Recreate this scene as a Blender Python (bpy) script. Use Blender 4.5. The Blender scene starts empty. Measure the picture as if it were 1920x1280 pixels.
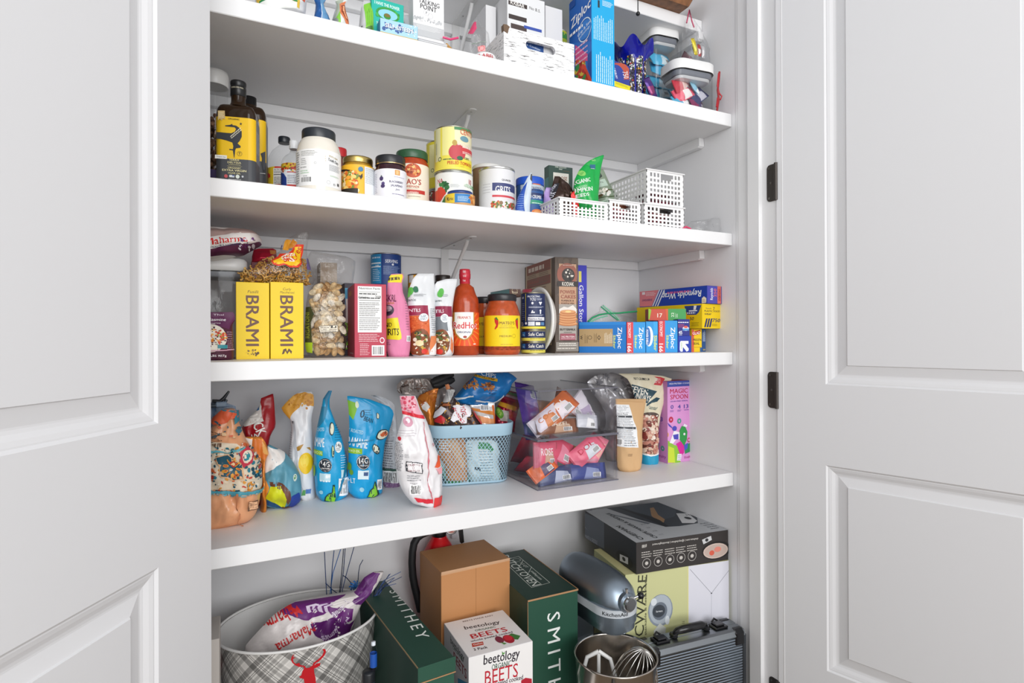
import bpy, bmesh, math, random
from mathutils import Vector, Matrix, noise
# ---------------------------------------------------------------- camera
F, YAW, PIT, ROL, CZ, CY = 1060.96, .45573, .00242, -.00369, 1.05, 631.63
SC = bpy.context.scene
COL = SC.collection
def _cross(a, b): return Vector(a).cross(Vector(b))
FW = Vector((math.sin(YAW)*math.cos(PIT), math.cos(YAW)*math.cos(PIT), math.sin(PIT)))
_r = Vector((math.cos(YAW), -math.sin(YAW), 0)); _u = _r.cross(FW)
RT = _r*math.cos(ROL)+_u*math.sin(ROL); UP = RT.cross(FW)
cam = bpy.data.cameras.new('camera'); camo = bpy.data.objects.new('camera', cam); COL.objects.link(camo)
cam.sensor_fit = 'HORIZONTAL'; cam.sensor_width = 36; cam.lens = F*36/1920; cam.shift_y = (CY-640)/1920; cam.clip_start = .02
m = Matrix((RT, UP, -FW)).transposed().to_4x4(); m.translation = Vector((0, 0, CZ)); camo.matrix_world = m
SC.camera = camo
SC.view_settings.view_transform = 'Standard'; SC.view_settings.look = 'None'
SC.view_settings.gamma = 1; SC.view_settings.use_curve_mapping = False
SC.view_settings.exposure = -0.02
SC.cycles.max_bounces = 8; SC.cycles.transparent_max_bounces = 24; SC.cycles.diffuse_bounces = 4
SC.cycles.caustics_reflective = False; SC.cycles.caustics_refractive = False
# ---------------------------------------------------------------- daylight of the room in front of the pantry, and an added fill light
W = bpy.data.worlds.new('room_daylight'); SC.world = W; W.use_nodes = True
W.node_tree.nodes['Background'].inputs[0].default_value = (.98, .99, 1, 1)
W.node_tree.nodes['Background'].inputs[1].default_value = .64
def area(name, loc, tgt, size, power, col=(1, 1, 1)):
    l = bpy.data.lights.new(name, 'AREA'); l.shape = 'RECTANGLE'; l.size, l.size_y = size; l.energy = power; l.color = col
    o = bpy.data.objects.new(name, l); COL.objects.link(o); o.location = loc
    o.rotation_euler = (Vector(tgt)-Vector(loc)).to_track_quat('-Z', 'Y').to_euler(); return o
area('hall_ceiling_light', (-.25, -.9, 2.35), (.7, 1.4, 1.35), (1.3, .9), 10)
area('hall_fill_light', (.3, -3.2, 1.75), (.7, 1.4, 1.1), (3.6, 2.3), 135)  # unseen area light added behind the camera to brighten the back walls
# ---------------------------------------------------------------- materials
def lin(h):
    h = h.lstrip('#'); c = [int(h[i:i+2], 16)/255 for i in (0, 2, 4)]
    return tuple(x/12.92 if x < .04045 else ((x+.055)/1.055)**2.4 for x in c)+(1,)
_M = {}
def M(col, kind='print', rough=None):
    """procedural materials: every kind carries its own noise nodes"""
    k = (col, kind, rough)
    if k in _M: return _M[k]
    mt = bpy.data.materials.new(kind+'_'+col.lstrip('#')); mt.use_nodes = True
    nt = mt.node_tree; b = nt.nodes['Principled BSDF']; N = nt.nodes.new; L = nt.links.new
    b.inputs['Base Color'].default_value = lin(col)
    r = {'print': .5, 'card': .62, 'paper': .75, 'foil': .28, 'film': .3, 'plastic': .35, 'metal': .3, 'chrome': .08, 'paint': .45, 'rubber': .6, 'food': .6, 'glass': .04, 'clear': .08, 'brushed': .35, 'liquid': .15, 'mottle': .5, 'glassdark': .06}.get(kind, .5)
    if rough is not None: r = rough
    b.inputs['Roughness'].default_value = r
    if kind in ('glass', 'clear'):
        out = nt.nodes['Material Output']; nt.nodes.remove(b)
        tr = N('ShaderNodeBsdfTransparent'); tr.inputs[0].default_value = tuple(x**.15 for x in lin(col)[:3])+(1,)
        gl = N('ShaderNodeBsdfGlossy'); gl.inputs['Roughness'].default_value = r
        lw = N('ShaderNodeLayerWeight'); lw.inputs['Blend'].default_value = .5
        pw = N('ShaderNodeMath'); pw.operation = 'POWER'; pw.inputs[1].default_value = 3.5; L(lw.outputs['Facing'], pw.inputs[0])
        ml = N('ShaderNodeMath'); ml.operation = 'MULTIPLY_ADD'; ml.inputs[1].default_value = .45; ml.inputs[2].default_value = .02 if kind == 'glass' else .06; L(pw.outputs[0], ml.inputs[0])
        ns = N('ShaderNodeTexNoise'); ns.inputs['Scale'].default_value = 30 if kind == 'clear' else 8
        bp = N('ShaderNodeBump'); bp.inputs['Strength'].default_value = .25 if kind == 'clear' else .03; bp.inputs['Distance'].default_value = .01
        L(ns.outputs['Fac'], bp.inputs['Height']); L(bp.outputs[0], gl.inputs['Normal']); L(bp.outputs[0], lw.inputs['Normal'])
        mx = N('ShaderNodeMixShader'); L(ml.outputs[0], mx.inputs[0]); L(tr.outputs[0], mx.inputs[1]); L(gl.outputs[0], mx.inputs[2])
        L(mx.outputs[0], out.inputs[0]); _M[k] = mt; return mt
    if kind in ('metal', 'chrome', 'brushed', 'foil'): b.inputs['Metallic'].default_value = {'foil': .35}.get(kind, 1)
    if kind == 'paint': b.inputs['Specular IOR Level'].default_value = .35
    ns = N('ShaderNodeTexNoise'); ns.inputs['Detail'].default_value = 3
    tc = N('ShaderNodeTexCoord'); L(tc.outputs['Object'], ns.inputs['Vector'])
    sc, st, ds = {'print': (90, .04, .001), 'card': (160, .12, .001), 'paper': (120, .2, .001), 'foil': (45, .35, .004), 'film': (40, .3, .004),
                  'paint': (35, .04, .002), 'rubber': (200, .2, .001), 'food': (140, .6, .003), 'mottle': (60, .3, .002)}.get(kind, (80, .05, .001))
    ns.inputs['Scale'].default_value = sc
    bp = N('ShaderNodeBump'); bp.inputs['Strength'].default_value = st; bp.inputs['Distance'].default_value = ds
    L(ns.outputs['Fac'], bp.inputs['Height']); L(bp.outputs[0], b.inputs['Normal'])
    if kind in ('food', 'mottle', 'card', 'liquid'):
        rp = N('ShaderNodeValToRGB'); c = lin(col); lo = {'food': .55, 'mottle': .6, 'card': .93, 'liquid': .8}[kind]
        rp.color_ramp.elements[0].position = .35; rp.color_ramp.elements[1].position = .65
        rp.color_ramp.elements[0].color = tuple(x*lo for x in c[:3])+(1,); rp.color_ramp.elements[1].color = c
        L(ns.outputs['Fac'], rp.inputs[0]); L(rp.outputs[0], b.inputs['Base Color'])
        if kind == 'card': ns.inputs['Scale'].default_value = 24
    _M[k] = mt; return mt
WHITE = M('#eeeeef', 'paint')
DOORW = M('#dfdfe1', 'paint')  # white set darker than the shelves, putting the doors' weaker light into the colour
# ---------------------------------------------------------------- photo rays, used to measure where things stand
def ray(px, py): return FW+RT*((px-960)/F)+UP*((CY-py)/F)
def onY(px, py, Y): d = ray(px, py); t = Y/d.y; return Vector((d.x*t, Y, CZ+d.z*t))
def onZ(px, py, Z): d = ray(px, py); t = (Z-CZ)/d.z; return Vector((d.x*t, d.y*t, Z))
def onP(px, py, O, n): d = ray(px, py); t = (Vector(O)-Vector((0, 0, CZ))).dot(n)/d.dot(n); return Vector((0, 0, CZ))+d*t
def XatY(px, Y, z):   # X of the vertical line seen at px, standing at depth Y, at height z
    k = (px-960)/F; a = RT-FW*k; return -(a.y*Y+a.z*(z-CZ))/a.x
# ---------------------------------------------------------------- geometry collector
class G:
    def __init__(s): s.v = []; s.f = []; s.m = []; s.s = []; s.mats = []
    def mi(s, mt):
        if mt not in s.mats: s.mats.append(mt)
        return s.mats.index(mt)
    def add(s, vs, fs, mt, smooth=False):
        n = len(s.v); k = s.mi(mt); s.v += [tuple(p) for p in vs]
        for f in fs: s.f.append([i+n for i in f]); s.m.append(k); s.s.append(smooth)
    def quad(s, a, b, c, d, mt): s.add([a, b, c, d], [(0, 1, 2, 3)], mt)
    def box(s, x0, y0, z0, x1, y1, z1, mt, bev=0.0):
        if bev <= 0:
            v = [(x, y, z) for z in (z0, z1) for y in (y0, y1) for x in (x0, x1)]
            s.add(v, [(0, 2, 3, 1), (4, 5, 7, 6), (0, 1, 5, 4), (1, 3, 7, 5), (3, 2, 6, 7), (2, 0, 4, 6)], mt); return
        b = bev; X = (x0, x1); Y = (y0, y1); Z = (z0, z1); v = []; idx = {}
        for i in (0, 1):
            for j in (0, 1):
                for k in (0, 1):
                    sx, sy, sz = (1, -1)[i], (1, -1)[j], (1, -1)[k]
                    for a in range(3):
                        idx[i, j, k, a] = len(v)
                        v.append((X[i]+(b*sx if a != 0 else 0), Y[j]+(b*sy if a != 1 else 0), Z[k]+(b*sz if a != 2 else 0)))
        f = []
        for i in (0, 1): q = [idx[i, 0, 0, 0], idx[i, 0, 1, 0], idx[i, 1, 1, 0], idx[i, 1, 0, 0]]; f.append(q if i == 0 else q[::-1])
        for j in (0, 1): q = [idx[0, j, 0, 1], idx[1, j, 0, 1], idx[1, j, 1, 1], idx[0, j, 1, 1]]; f.append(q if j == 0 else q[::-1])
        for k in (0, 1): q = [idx[0, 0, k, 2], idx[0, 1, k, 2], idx[1, 1, k, 2], idx[1, 0, k, 2]]; f.append(q if k == 0 else q[::-1])
        for i in (0, 1):
            for j in (0, 1): f.append([idx[i, j, 0, 0], idx[i, j, 1, 0], idx[i, j, 1, 1], idx[i, j, 0, 1]])
        for i in (0, 1):
            for k in (0, 1): f.append([idx[i, 0, k, 0], idx[i, 1, k, 0], idx[i, 1, k, 2], idx[i, 0, k, 2]])
        for j in (0, 1):
            for k in (0, 1): f.append([idx[0, j, k, 1], idx[1, j, k, 1], idx[1, j, k, 2], idx[0, j, k, 2]])
        for i in (0, 1):
            for j in (0, 1):
                for k in (0, 1): f.append([idx[i, j, k, 0], idx[i, j, k, 1], idx[i, j, k, 2]])
        c = Vector(((x0+x1)/2, (y0+y1)/2, (z0+z1)/2)); out = []
        for q in f:
            p = [Vector(v[t]) for t in q]; n = (p[1]-p[0]).cross(p[2]-p[0]); out.append(q if n.dot(p[0]-c) > 0 else q[::-1])
        s.add(v, out, mt)
    def lathe(s, prof, mt, n=36, c=(0, 0, 0), smooth=True, a0=0.0, sx=1, sy=1, power=2):
        """prof: (radius, height) from the bottom up; power > 2 squares the section"""
        v = []; f = []
        for r, z in prof:
            for i in range(n):
                t = a0+2*math.pi*i/n; ct, st = math.cos(t), math.sin(t)
                k = 1 if power == 2 else (abs(ct)**power+abs(st)**power)**(-1/power)
                v.append((c[0]+r*ct*k*sx, c[1]+r*st*k*sy, c[2]+z))
        for j in range(len(prof)-1):
            for i in range(n):
                a, b = j*n+i, j*n+(i+1) % n; f.append((a, b, b+n, a+n))
        s.add(v, f, mt, smooth)
        if prof[0][0] > 1e-6: s.add(v[:n], [tuple(range(n))[::-1]], mt)
        if prof[-1][0] > 1e-6: s.add(v[-n:], [tuple(range(n))], mt)
    def tube(s, pts, r, mt, n=8, cap=True):
        pts = [Vector(p) for p in pts]; rs = r if isinstance(r, (list, tuple)) else [r]*len(pts); v = []; f = []
        up = None
        for i, p in enumerate(pts):
            t = (pts[min(i+1, len(pts)-1)]-pts[max(i-1, 0)]).normalized()
            if up is None: up = Vector((0, 0, 1)) if abs(t.z) < .9 else Vector((1, 0, 0))
            a = t.cross(up).normalized(); up = a.cross(t).normalized()
            for k in range(n):
                w = 2*math.pi*k/n; v.append(p+(a*math.cos(w)+up*math.sin(w))*rs[i])
        for i in range(len(pts)-1):
            for k in range(n):
                f.append((i*n+k, i*n+(k+1) % n, (i+1)*n+(k+1) % n, (i+1)*n+k))
        s.add(v, f, mt, True)
        if cap: s.add(v[:n], [tuple(range(n))[::-1]], mt); s.add(v[-n:], [tuple(range(n))], mt)
    def prism(s, pts, axis, a, b, mt):
        """closed 2D outline swept along axis from a to b"""
        def P(p, t): return (t, p[0], p[1]) if axis == 'x' else (p[0], t, p[1]) if axis == 'y' else (p[0], p[1], t)
        n = len(pts); v = [P(p, a) for p in pts]+[P(p, b) for p in pts]
        f = [(i, (i+1) % n, (i+1) % n+n, i+n) for i in range(n)]+[tuple(range(n))[::-1], tuple(range(n, 2*n))]
        s.add(v, f, mt)
    def build(s, name, parent=None, fix=False, **kw):
        me = bpy.data.meshes.new(name); me.from_pydata(s.v, [], s.f)
        for mt in s.mats: me.materials.append(mt)
        me.polygons.foreach_set('material_index', s.m); me.polygons.foreach_set('use_smooth', s.s)
        if fix:
            b = bmesh.new(); b.from_mesh(me); bmesh.ops.recalc_face_normals(b, faces=b.faces); b.to_mesh(me); b.free()
        me.update(); o = bpy.data.objects.new(name, me); COL.objects.link(o)
        if parent: o.parent = parent
        for k, x in kw.items(): o[k] = x
        return o
def thing(name, label, cat, loc=(0, 0, 0), rz=0, group=None):
    o = bpy.data.objects.new(name, None); COL.objects.link(o); o.location = loc; o.rotation_euler = (0, 0, rz); o.empty_display_size = .02
    o['label'] = label; o['category'] = cat
    if group: o['group'] = group
    return o
def tag(o, label, cat, group=None):
    o['label'] = label; o['category'] = cat
    if group: o['group'] = group
    return o
def copytree(o, parent=None):
    c = o.copy(); COL.objects.link(c); c.parent = parent
    for ch in list(o.children): copytree(ch, c)
    return c
def struct(name, g, fix=False): return g.build(name, fix=fix, kind='structure')
# ---------------------------------------------------------------- printed matter: flat 2D shapes laid on a surface
_T = {}
def glyphs(s, bold):
    k = (s, bold)
    if k in _T: return _T[k]
    c = bpy.data.curves.new('t', 'FONT'); c.body = s.lstrip('~'); c.space_character = 1.45 if s[0] == '~' else 1; c.size = 1; c.resolution_u = 2
    o = bpy.data.objects.new('t', c); COL.objects.link(o); me = bpy.data.meshes.new_from_object(o)
    # strokes may cross: give every triangle a hair of its own height
    v = []; f = []
    for p in me.polygons:
        for dx, dy in (((-.017, -.008), (.017, .008)) if bold else ((0, 0),)):
            n_ = len(v); v += [(me.vertices[i].co.x+dx, me.vertices[i].co.y+dy, (len(f) % 23)*1.6e-6+(4e-5 if dx > 0 else 0)) for i in p.vertices]; f.append(tuple(range(n_, len(v))))
    bpy.data.objects.remove(o); bpy.data.curves.remove(c); bpy.data.meshes.remove(me)
    x0 = min([p[0] for p in v] or [0]); x1 = max([p[0] for p in v] or [1])
    _T[k] = (v, f, x0, x1); return _T[k]
CAP = .72
class Art:
    """2D print: coordinates in metres on the surface; q turns a photo pixel into them"""
    STEP = .00006; k = None
    def __init__(s, q=None, kind='print'): s.L = []; s.q = q; s.lv = 1; s.kind = kind; s.rnd = random.Random(5)
    def P(s, px, py): return s.q(px, py)
    def raw(s, vs, fs, col, kind=None):
        s.L.append((vs, fs, M(col, kind or s.kind), s.lv*s.STEP)); s.lv += 1; return s
    # metric versions
    def mrect(s, x0, y0, x1, y1, col, kind=None): return s.raw([(x0, y0), (x1, y0), (x1, y1), (x0, y1)], [(0, 1, 2, 3)], col, kind)
    def mpoly(s, pts, col, kind=None): return s.raw(list(pts), [tuple(range(len(pts)))], col, kind)
    def mell(s, x, y, rx, ry, col, n=20, rot=0, kind=None):
        c, d = math.cos(rot), math.sin(rot)
        return s.mpoly([(x+rx*math.cos(t)*c-ry*math.sin(t)*d, y+rx*math.cos(t)*d+ry*math.sin(t)*c) for t in (2*math.pi*i/n for i in range(n))], col, kind)
    def mring(s, x, y, r, w, col, n=24):
        vs = []; 
        for i in range(n):
            t = 2*math.pi*i/n; vs += [(x+r*math.cos(t), y+r*math.sin(t)), (x+(r-w)*math.cos(t), y+(r-w)*math.sin(t))]
        return s.raw(vs, [(2*i, 2*((i+1) % n), 2*((i+1) % n)+1, 2*i+1) for i in range(n)], col)
    def mtext(s, t, x, y, h, col, w=None, rot=0, bold=True, shear=0, anchor='c'):
        v, f, x0, x1 = glyphs(t, bold); k = h/CAP; kx = k if w is None else w/(x1-x0)
        xc = {'c': (x0+x1)/2, 'l': x0, 'r': x1}[anchor]; c, d = math.cos(math.radians(rot)), math.sin(math.radians(rot)); out = []
        for a, b, e in v:
            X = (a-xc+shear*b)*kx; Y = (b-CAP/2)*k; out.append((x+X*c-Y*d, y+X*d+Y*c, e))
        return s.raw(out, f, col)
    # pixel versions
    def rect(s, px0, py0, px1, py1, col, kind=None):
        a, b = s.P(px0, py0), s.P(px1, py1); return s.mrect(min(a[0], b[0]), min(a[1], b[1]), max(a[0], b[0]), max(a[1], b[1]), col, kind)
    def poly(s, pts, col, kind=None): 
        p = [s.P(*a) for a in pts]; ar = sum(p[i][0]*p[(i+1) % len(p)][1]-p[(i+1) % len(p)][0]*p[i][1] for i in range(len(p)))
        return s.mpoly(p if ar > 0 else p[::-1], col, kind)
    def sz(s, px, py, w, h):
        a, b = s.P(px-w/2, py), s.P(px+w/2, py); c, d = s.P(px, py-h/2), s.P(px, py+h/2)
        return (w*s.k if s.k else abs(b[0]-a[0])), abs(c[1]-d[1])
    def ell(s, px, py, w, h, col, rot=0, n=20):
        x, y = s.P(px, py); a, b = s.sz(px, py, w, h); return s.mell(x, y, a/2, b/2, col, n, rot)
    def ring(s, px, py, w, col, t=.18):
        x, y = s.P(px, py); a, b = s.sz(px, py, w, w); return s.mring(x, y, (a+b)/4, (a+b)/4*t, col)
    def text(s, t, px, py, w, h, col, rot=0, bold=True, shear=0):
        """w, h: size seen in the photo; rot turns the line on the surface"""
        x, y = s.P(px, py); a, b = s.sz(px, py, w, h)
        if abs(rot) in (90, 270): a, b = b, a
        return s.mtext(t, x, y, b, col, a, rot, bold, shear)
    def lines(s, px0, py0, px1, py1, n, col, fill=.45, ragged=.25, vert=False):
        """n lines of print too small to read"""
        a, b = s.P(px0, py0), s.P(px1, py1); x0, x1 = sorted((a[0], b[0])); y0, y1 = sorted((a[1], b[1])); vs = []; fs = []
        if vert: x0, x1, y0, y1 = y0, y1, x0, x1
        H = (y1-y0)/n
        for i in range(n):
            y = y1-(i+.5)*H; x = x0; end = x1-(x1-x0)*ragged*s.rnd.random(); 
            while x < end-1e-6:
                w = min((x1-x0)*s.rnd.uniform(.06, .2), end-x); k = len(vs)
                q = [(x, y-H*fill/2), (x+w, y-H*fill/2), (x+w, y+H*fill/2), (x, y+H*fill/2)]
                vs += [(b_, a_) for a_, b_ in q[::-1]] if vert else q; fs.append((k, k+1, k+2, k+3)); x += w+H*fill*.5
        return s.raw(vs, fs, col)
    def barcode(s, px0, py0, px1, py1, bg='#ffffff', vert=False, col='#1a1a1c'):
        s.rect(px0, py0, px1, py1, bg); a, b = s.P(px0, py0), s.P(px1, py1); x0, x1 = sorted((a[0], b[0])); y0, y1 = sorted((a[1], b[1]))
        dx, dy = (x1-x0)*.1, (y1-y0)*.12; x0 += dx; x1 -= dx; y0 += dy; y1 -= dy; vs = []; fs = []; t = 0
        while t < .97:
            w = s.rnd.choice((.02, .03, .05)); k = len(vs); u0, u1 = t, min(t+w, 1)
            vs += [(x0, y0+(y1-y0)*u0), (x1, y0+(y1-y0)*u0), (x1, y0+(y1-y0)*u1), (x0, y0+(y1-y0)*u1)] if vert else [(x0+(x1-x0)*u0, y0), (x0+(x1-x0)*u1, y0), (x0+(x1-x0)*u1, y1), (x0+(x1-x0)*u0, y1)]
            fs.append((k, k+1, k+2, k+3)); t += w+s.rnd.choice((.02, .03, .045))
        return s.raw(vs, fs, col)
    def facts(s, px0, py0, px1, py1, col='#1b1b1b', bg='#f7f7f5', title=True):
        """a nutrition panel"""
        s.rect(px0, py0, px1, py1, bg); H = py1-py0; X0 = px0+(px1-px0)*.06; X1 = px1-(px1-px0)*.06; w = X1-X0
        if title: s.text('Nutrition Facts', (X0+X1)/2, py0+H*.05, w, H*.045, col)
        for t, th in ((.12, .02), (.21, .008), (.3, .02), (.68, .015)): s.rect(X0, py0+H*t, X1, py0+H*(t+th), col)
        s.lines(X0, py0+H*.14, X1, py0+H*.2, 1, col); s.lines(X0, py0+H*.23, X1, py0+H*.29, 1, col)
        s.lines(X0, py0+H*.34, X1, py0+H*.66, 8, '#4a4a4a', .3); s.lines(X0, py0+H*.71, X1, py0+H*.96, 6, '#666666', .3); return s
    def blobs(s, px0, py0, px1, py1, cols, n, r=(2, 6), asp=(.4, 1), seed=1, kind=None, clip=None):
        """clusters of small shapes: pictured food"""
        R = random.Random(seed); a, b = s.P(px0, py0), s.P(px1, py1); x0, x1 = sorted((a[0], b[0])); y0, y1 = sorted((a[1], b[1])); k = abs(a[0]-b[0])/max(1e-6, abs(px1-px0))
        step = s.STEP; 
        for i in range(n):
            x, y = R.uniform(x0, x1), R.uniform(y0, y1)
            if clip == 'ell' and ((2*x-x0-x1)/(x1-x0))**2+((2*y-y0-y1)/(y1-y0))**2 > 1: continue
            rr = R.uniform(*r)*k; s.mell(x, y, rr, rr*R.uniform(*asp), R.choice(cols), 8, R.uniform(0, 3.1), kind); s.lv -= .8
        s.lv += 1; return s
    def put(s, g, fn, xs=(), ys=(), clip=None, smooth=False):
        """lay the print on a surface: fn(x, y, off) gives the point; xs, ys are the lines the surface bends along"""
        if not s.L: return
        if not xs and not ys and clip is None:
            for vs, fs, mt, off in s.L: g.add([fn(v_[0], v_[1], off+(v_[2] if len(v_) > 2 else 0)) for v_ in vs], fs, mt, smooth)
            return
        by = {}
        for vs, fs, mt, off in s.L: by.setdefault(mt, []).append((vs, fs, off))
        for mt, lst in by.items():
            b = bmesh.new()
            for vs, fs, off in lst:
                bv = [b.verts.new((v_[0], v_[1], off+(v_[2] if len(v_) > 2 else 0))) for v_ in vs]
                for f in fs:
                    try: b.faces.new([bv[i] for i in f])
                    except ValueError: pass
            def cut(co, no, out=False):
                bmesh.ops.bisect_plane(b, geom=b.verts[:]+b.edges[:]+b.faces[:], plane_co=co, plane_no=no, clear_outer=out)
            if clip:
                x0, y0, x1, y1 = clip
                cut((x0, 0, 0), (-1, 0, 0), True); cut((x1, 0, 0), (1, 0, 0), True); cut((0, y0, 0), (0, -1, 0), True); cut((0, y1, 0), (0, 1, 0), True)
            if b.verts:
                ax = min(v.co.x for v in b.verts); bx = max(v.co.x for v in b.verts); ay = min(v.co.y for v in b.verts); by_ = max(v.co.y for v in b.verts)
                for x in xs:
                    if ax < x < bx: cut((x, 0, 0), (1, 0, 0))
                for y in ys:
                    if ay < y < by_: cut((0, y, 0), (0, 1, 0))
            for f in b.faces:
                if f.normal.z < 0: f.normal_flip()
            b.verts.index_update()
            if b.faces: g.add([fn(v.co.x, v.co.y, v.co.z) for v in b.verts], [[v.index for v in f.verts] for f in b.faces], mt, smooth)
            b.free()
# ================================================================ the room: pantry shell
S = {1: (1.666, 1.703), 2: (1.319, 1.354), 3: (.971, 1.0075), 4: (.618, .656), 0: (1.997, 2.034)}
YF, YB, XR, XL = 1.2, 1.6275, 1.307, -.36
def slab(name, x0, y0, z0, x1, y1, z1, mt=WHITE): g = G(); g.box(x0, y0, z0, x1, y1, z1, mt); return struct(name, g)
WALLM = M('#ebebed', 'paint', .7)
slab('wall_back', XL-.1, YB, 0, XR+.1, YB+.08, 2.5, WALLM)
slab('wall_right', XR, 1.183, 0, XR+.1, YB+.0, 2.5, WALLM)
slab('wall_left', XL-.1, 1.183, 0, XL, YB, 2.5, WALLM)
slab('floor', -2.2, -2, -.05, 2.6, YB+.08, 0, M('#8d7a66', 'mottle', .4))
slab('ceiling', -2.2, 1.06, 2.44, 2.6, YB+.08, 2.5, WALLM)
for nm, xa, xb in (('wall_front_right', XR+.02, 2.6), ('wall_front_left', -2.2, XL+.3)): pass
# front wall beside the opening, with the jambs
slab('wall_front', 1.325, 1.06, 0, 2.6, 1.183, 2.44, WALLM)
slab('wall_side', -2.2, 1.06, 0, -.075, 1.183, 2.44, WALLM)
g = G()   # right jamb with its stop
g.prism([(1.325, 1.183), (1.3045, 1.183), (1.3045, 1.175), (1.302, 1.174), (1.302, 1.133), (1.292, 1.132), (1.292, 1.095), (1.304, 1.094), (1.304, 1.03), (1.325, 1.03)], 'z', 0, 2.3, WHITE)
struct('trim_1', g, fix=True)
g = G(); g.prism([(-.075, 1.183), (-.06, 1.183), (-.06, 1.135), (-.045, 1.135), (-.045, 1.095), (-.06, 1.095), (-.06, 1.045), (-.075, 1.045)], 'z', 0, 2.3, WHITE)
struct('trim_2', g, fix=True)
def shelf(k, yf, label, cleat=True, xr=XR):
    zb, zt = S[k]; t = thing('shelf', label, 'shelf', ((XL+xr)/2, (yf+YB)/2, zb), group='long white painted shelves of the pantry')
    ox, oy = (XL+xr)/2, (yf+YB)/2
    g = G(); g.box(XL+.001-ox, yf-oy, 0, xr-.001-ox, YB-.001-oy, zt-zb, WHITE, .0015); g.build('board', t)
    h = .0285
    g = G(); g.box(XL+.02-ox, YB-.021-oy, -h, xr-.001-ox, YB-.001-oy, -.0003, WHITE, .001); g.build('back_cleat', t)
    for x in (xr-.021, XL+.001):
        g = G(); y0 = 1.31-oy; g.prism([(y0, -.0003), (y0-.001, -h+.004), (y0+.006, -h), (YB-.022-oy, -h), (YB-.022-oy, -.0003)], 'x', x-ox, x+.02-ox, WHITE); g.build('side_cleat', t, fix=True)
    return t
shelf(0, 1.315, 'narrower white painted shelf at the very top with a brown tray on it')
shelf(1, YF, 'white painted shelf carrying the plastic bag box and the white crate')
shelf(2, YF, 'white painted shelf carrying oil bottles, jars and white slotted baskets')
shelf(3, YF, 'white painted shelf carrying yellow pasta boxes and storage bag boxes')
shelf(4, YF, 'white painted shelf carrying the blue mesh basket and clear drawers')
# ---------------- doors: leaf in local coords, x along the leaf from the hinge, y = thickness, front face y=0
def leaf(name, hinge, ang, sgn, W_=.655, H_=2.26):
    """ang: heading of the leaf from its hinge edge; seen face looks to -sgn*y"""
    t = bpy.data.objects.new(name, None); COL.objects.link(t); t['kind'] = 'structure'; t.location = (hinge[0], hinge[1], .012)
    t.rotation_euler = (0, 0, ang); g = G()
    prof = [(0, 0), (.004, .0035), (.006, .0035), (.012, .0052), (.019, .0085), (.0235, .0095), (.026, .0095), (.0475, .0045), (.049, .002), (.0505, .002)]
    st = .1185; z0 = -.012
    wins = [(st, .2, W_-st, .7285+z0), (st, .9315+z0, W_-st, H_-.12)]
    th = .035
    def face(ysign, yy):
        def P(x, z, d): return (x, yy+ysign*d, z)
        zs = [0, wins[0][1], wins[0][3], wins[1][1], wins[1][3], H_]; xs = [0, st, W_-st, W_]
        for i in range(3):
            for j in range(5):
                if i == 1 and j in (1, 3): continue
                q = [P(xs[i], zs[j], 0), P(xs[i+1], zs[j], 0), P(xs[i+1], zs[j+1], 0), P(xs[i], zs[j+1], 0)]
                g.quad(*(q if ysign > 0 else q[::-1]), DOORW)
        for (a, b, c, d) in wins:
            for (o1, d1), (o2, d2) in zip(prof, prof[1:]):
                A = [P(a+o1, b+o1, d1), P(c-o1, b+o1, d1), P(c-o1, d-o1, d1), P(a+o1, d-o1, d1)]
                B = [P(a+o2, b+o2, d2), P(c-o2, b+o2, d2), P(c-o2, d-o2, d2), P(a+o2, d-o2, d2)]
                for k in range(4):
                    q = [A[k], A[(k+1) % 4], B[(k+1) % 4], B[k]]; g.quad(*(q if ysign > 0 else q[::-1]), DOORW)
            o, dd = prof[-1]; q = [P(a+o, b+o, dd), P(c-o, b+o, dd), P(c-o, d-o, dd), P(a+o, d-o, dd)]; g.quad(*(q if ysign > 0 else q[::-1]), DOORW)
    face(1, 0); face(-1, th)
    for x0, x1 in ((0, 0), (W_, W_)):
        q = [(x0, 0, 0), (x0, th, 0), (x0, th, H_), (x0, 0, H_)]; g.quad(*(q[::-1] if x0 == 0 else q), DOORW)
    for z in (0, H_):
        q = [(0, 0, z), (W_, 0, z), (W_, th, z), (0, th, z)]; g.quad(*(q if z else q[::-1]), DOORW)
    o = g.build('door_leaf', t)
    if sgn < 0: o.scale = (1, -1, 1)
    o['kind'] = 'structure'
    return t
R_ = math.radians
a2 = math.atan2(-math.cos(R_(16.5)), math.sin(R_(16.5)))
leafR = leaf('door_2', (1.3005, 1.045), a2, 1)
a1 = math.atan2(-math.cos(R_(31.76)), -math.sin(R_(31.76)))
leafL = leaf('door_1', (-.035, 1.04), a1, -1)
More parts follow.
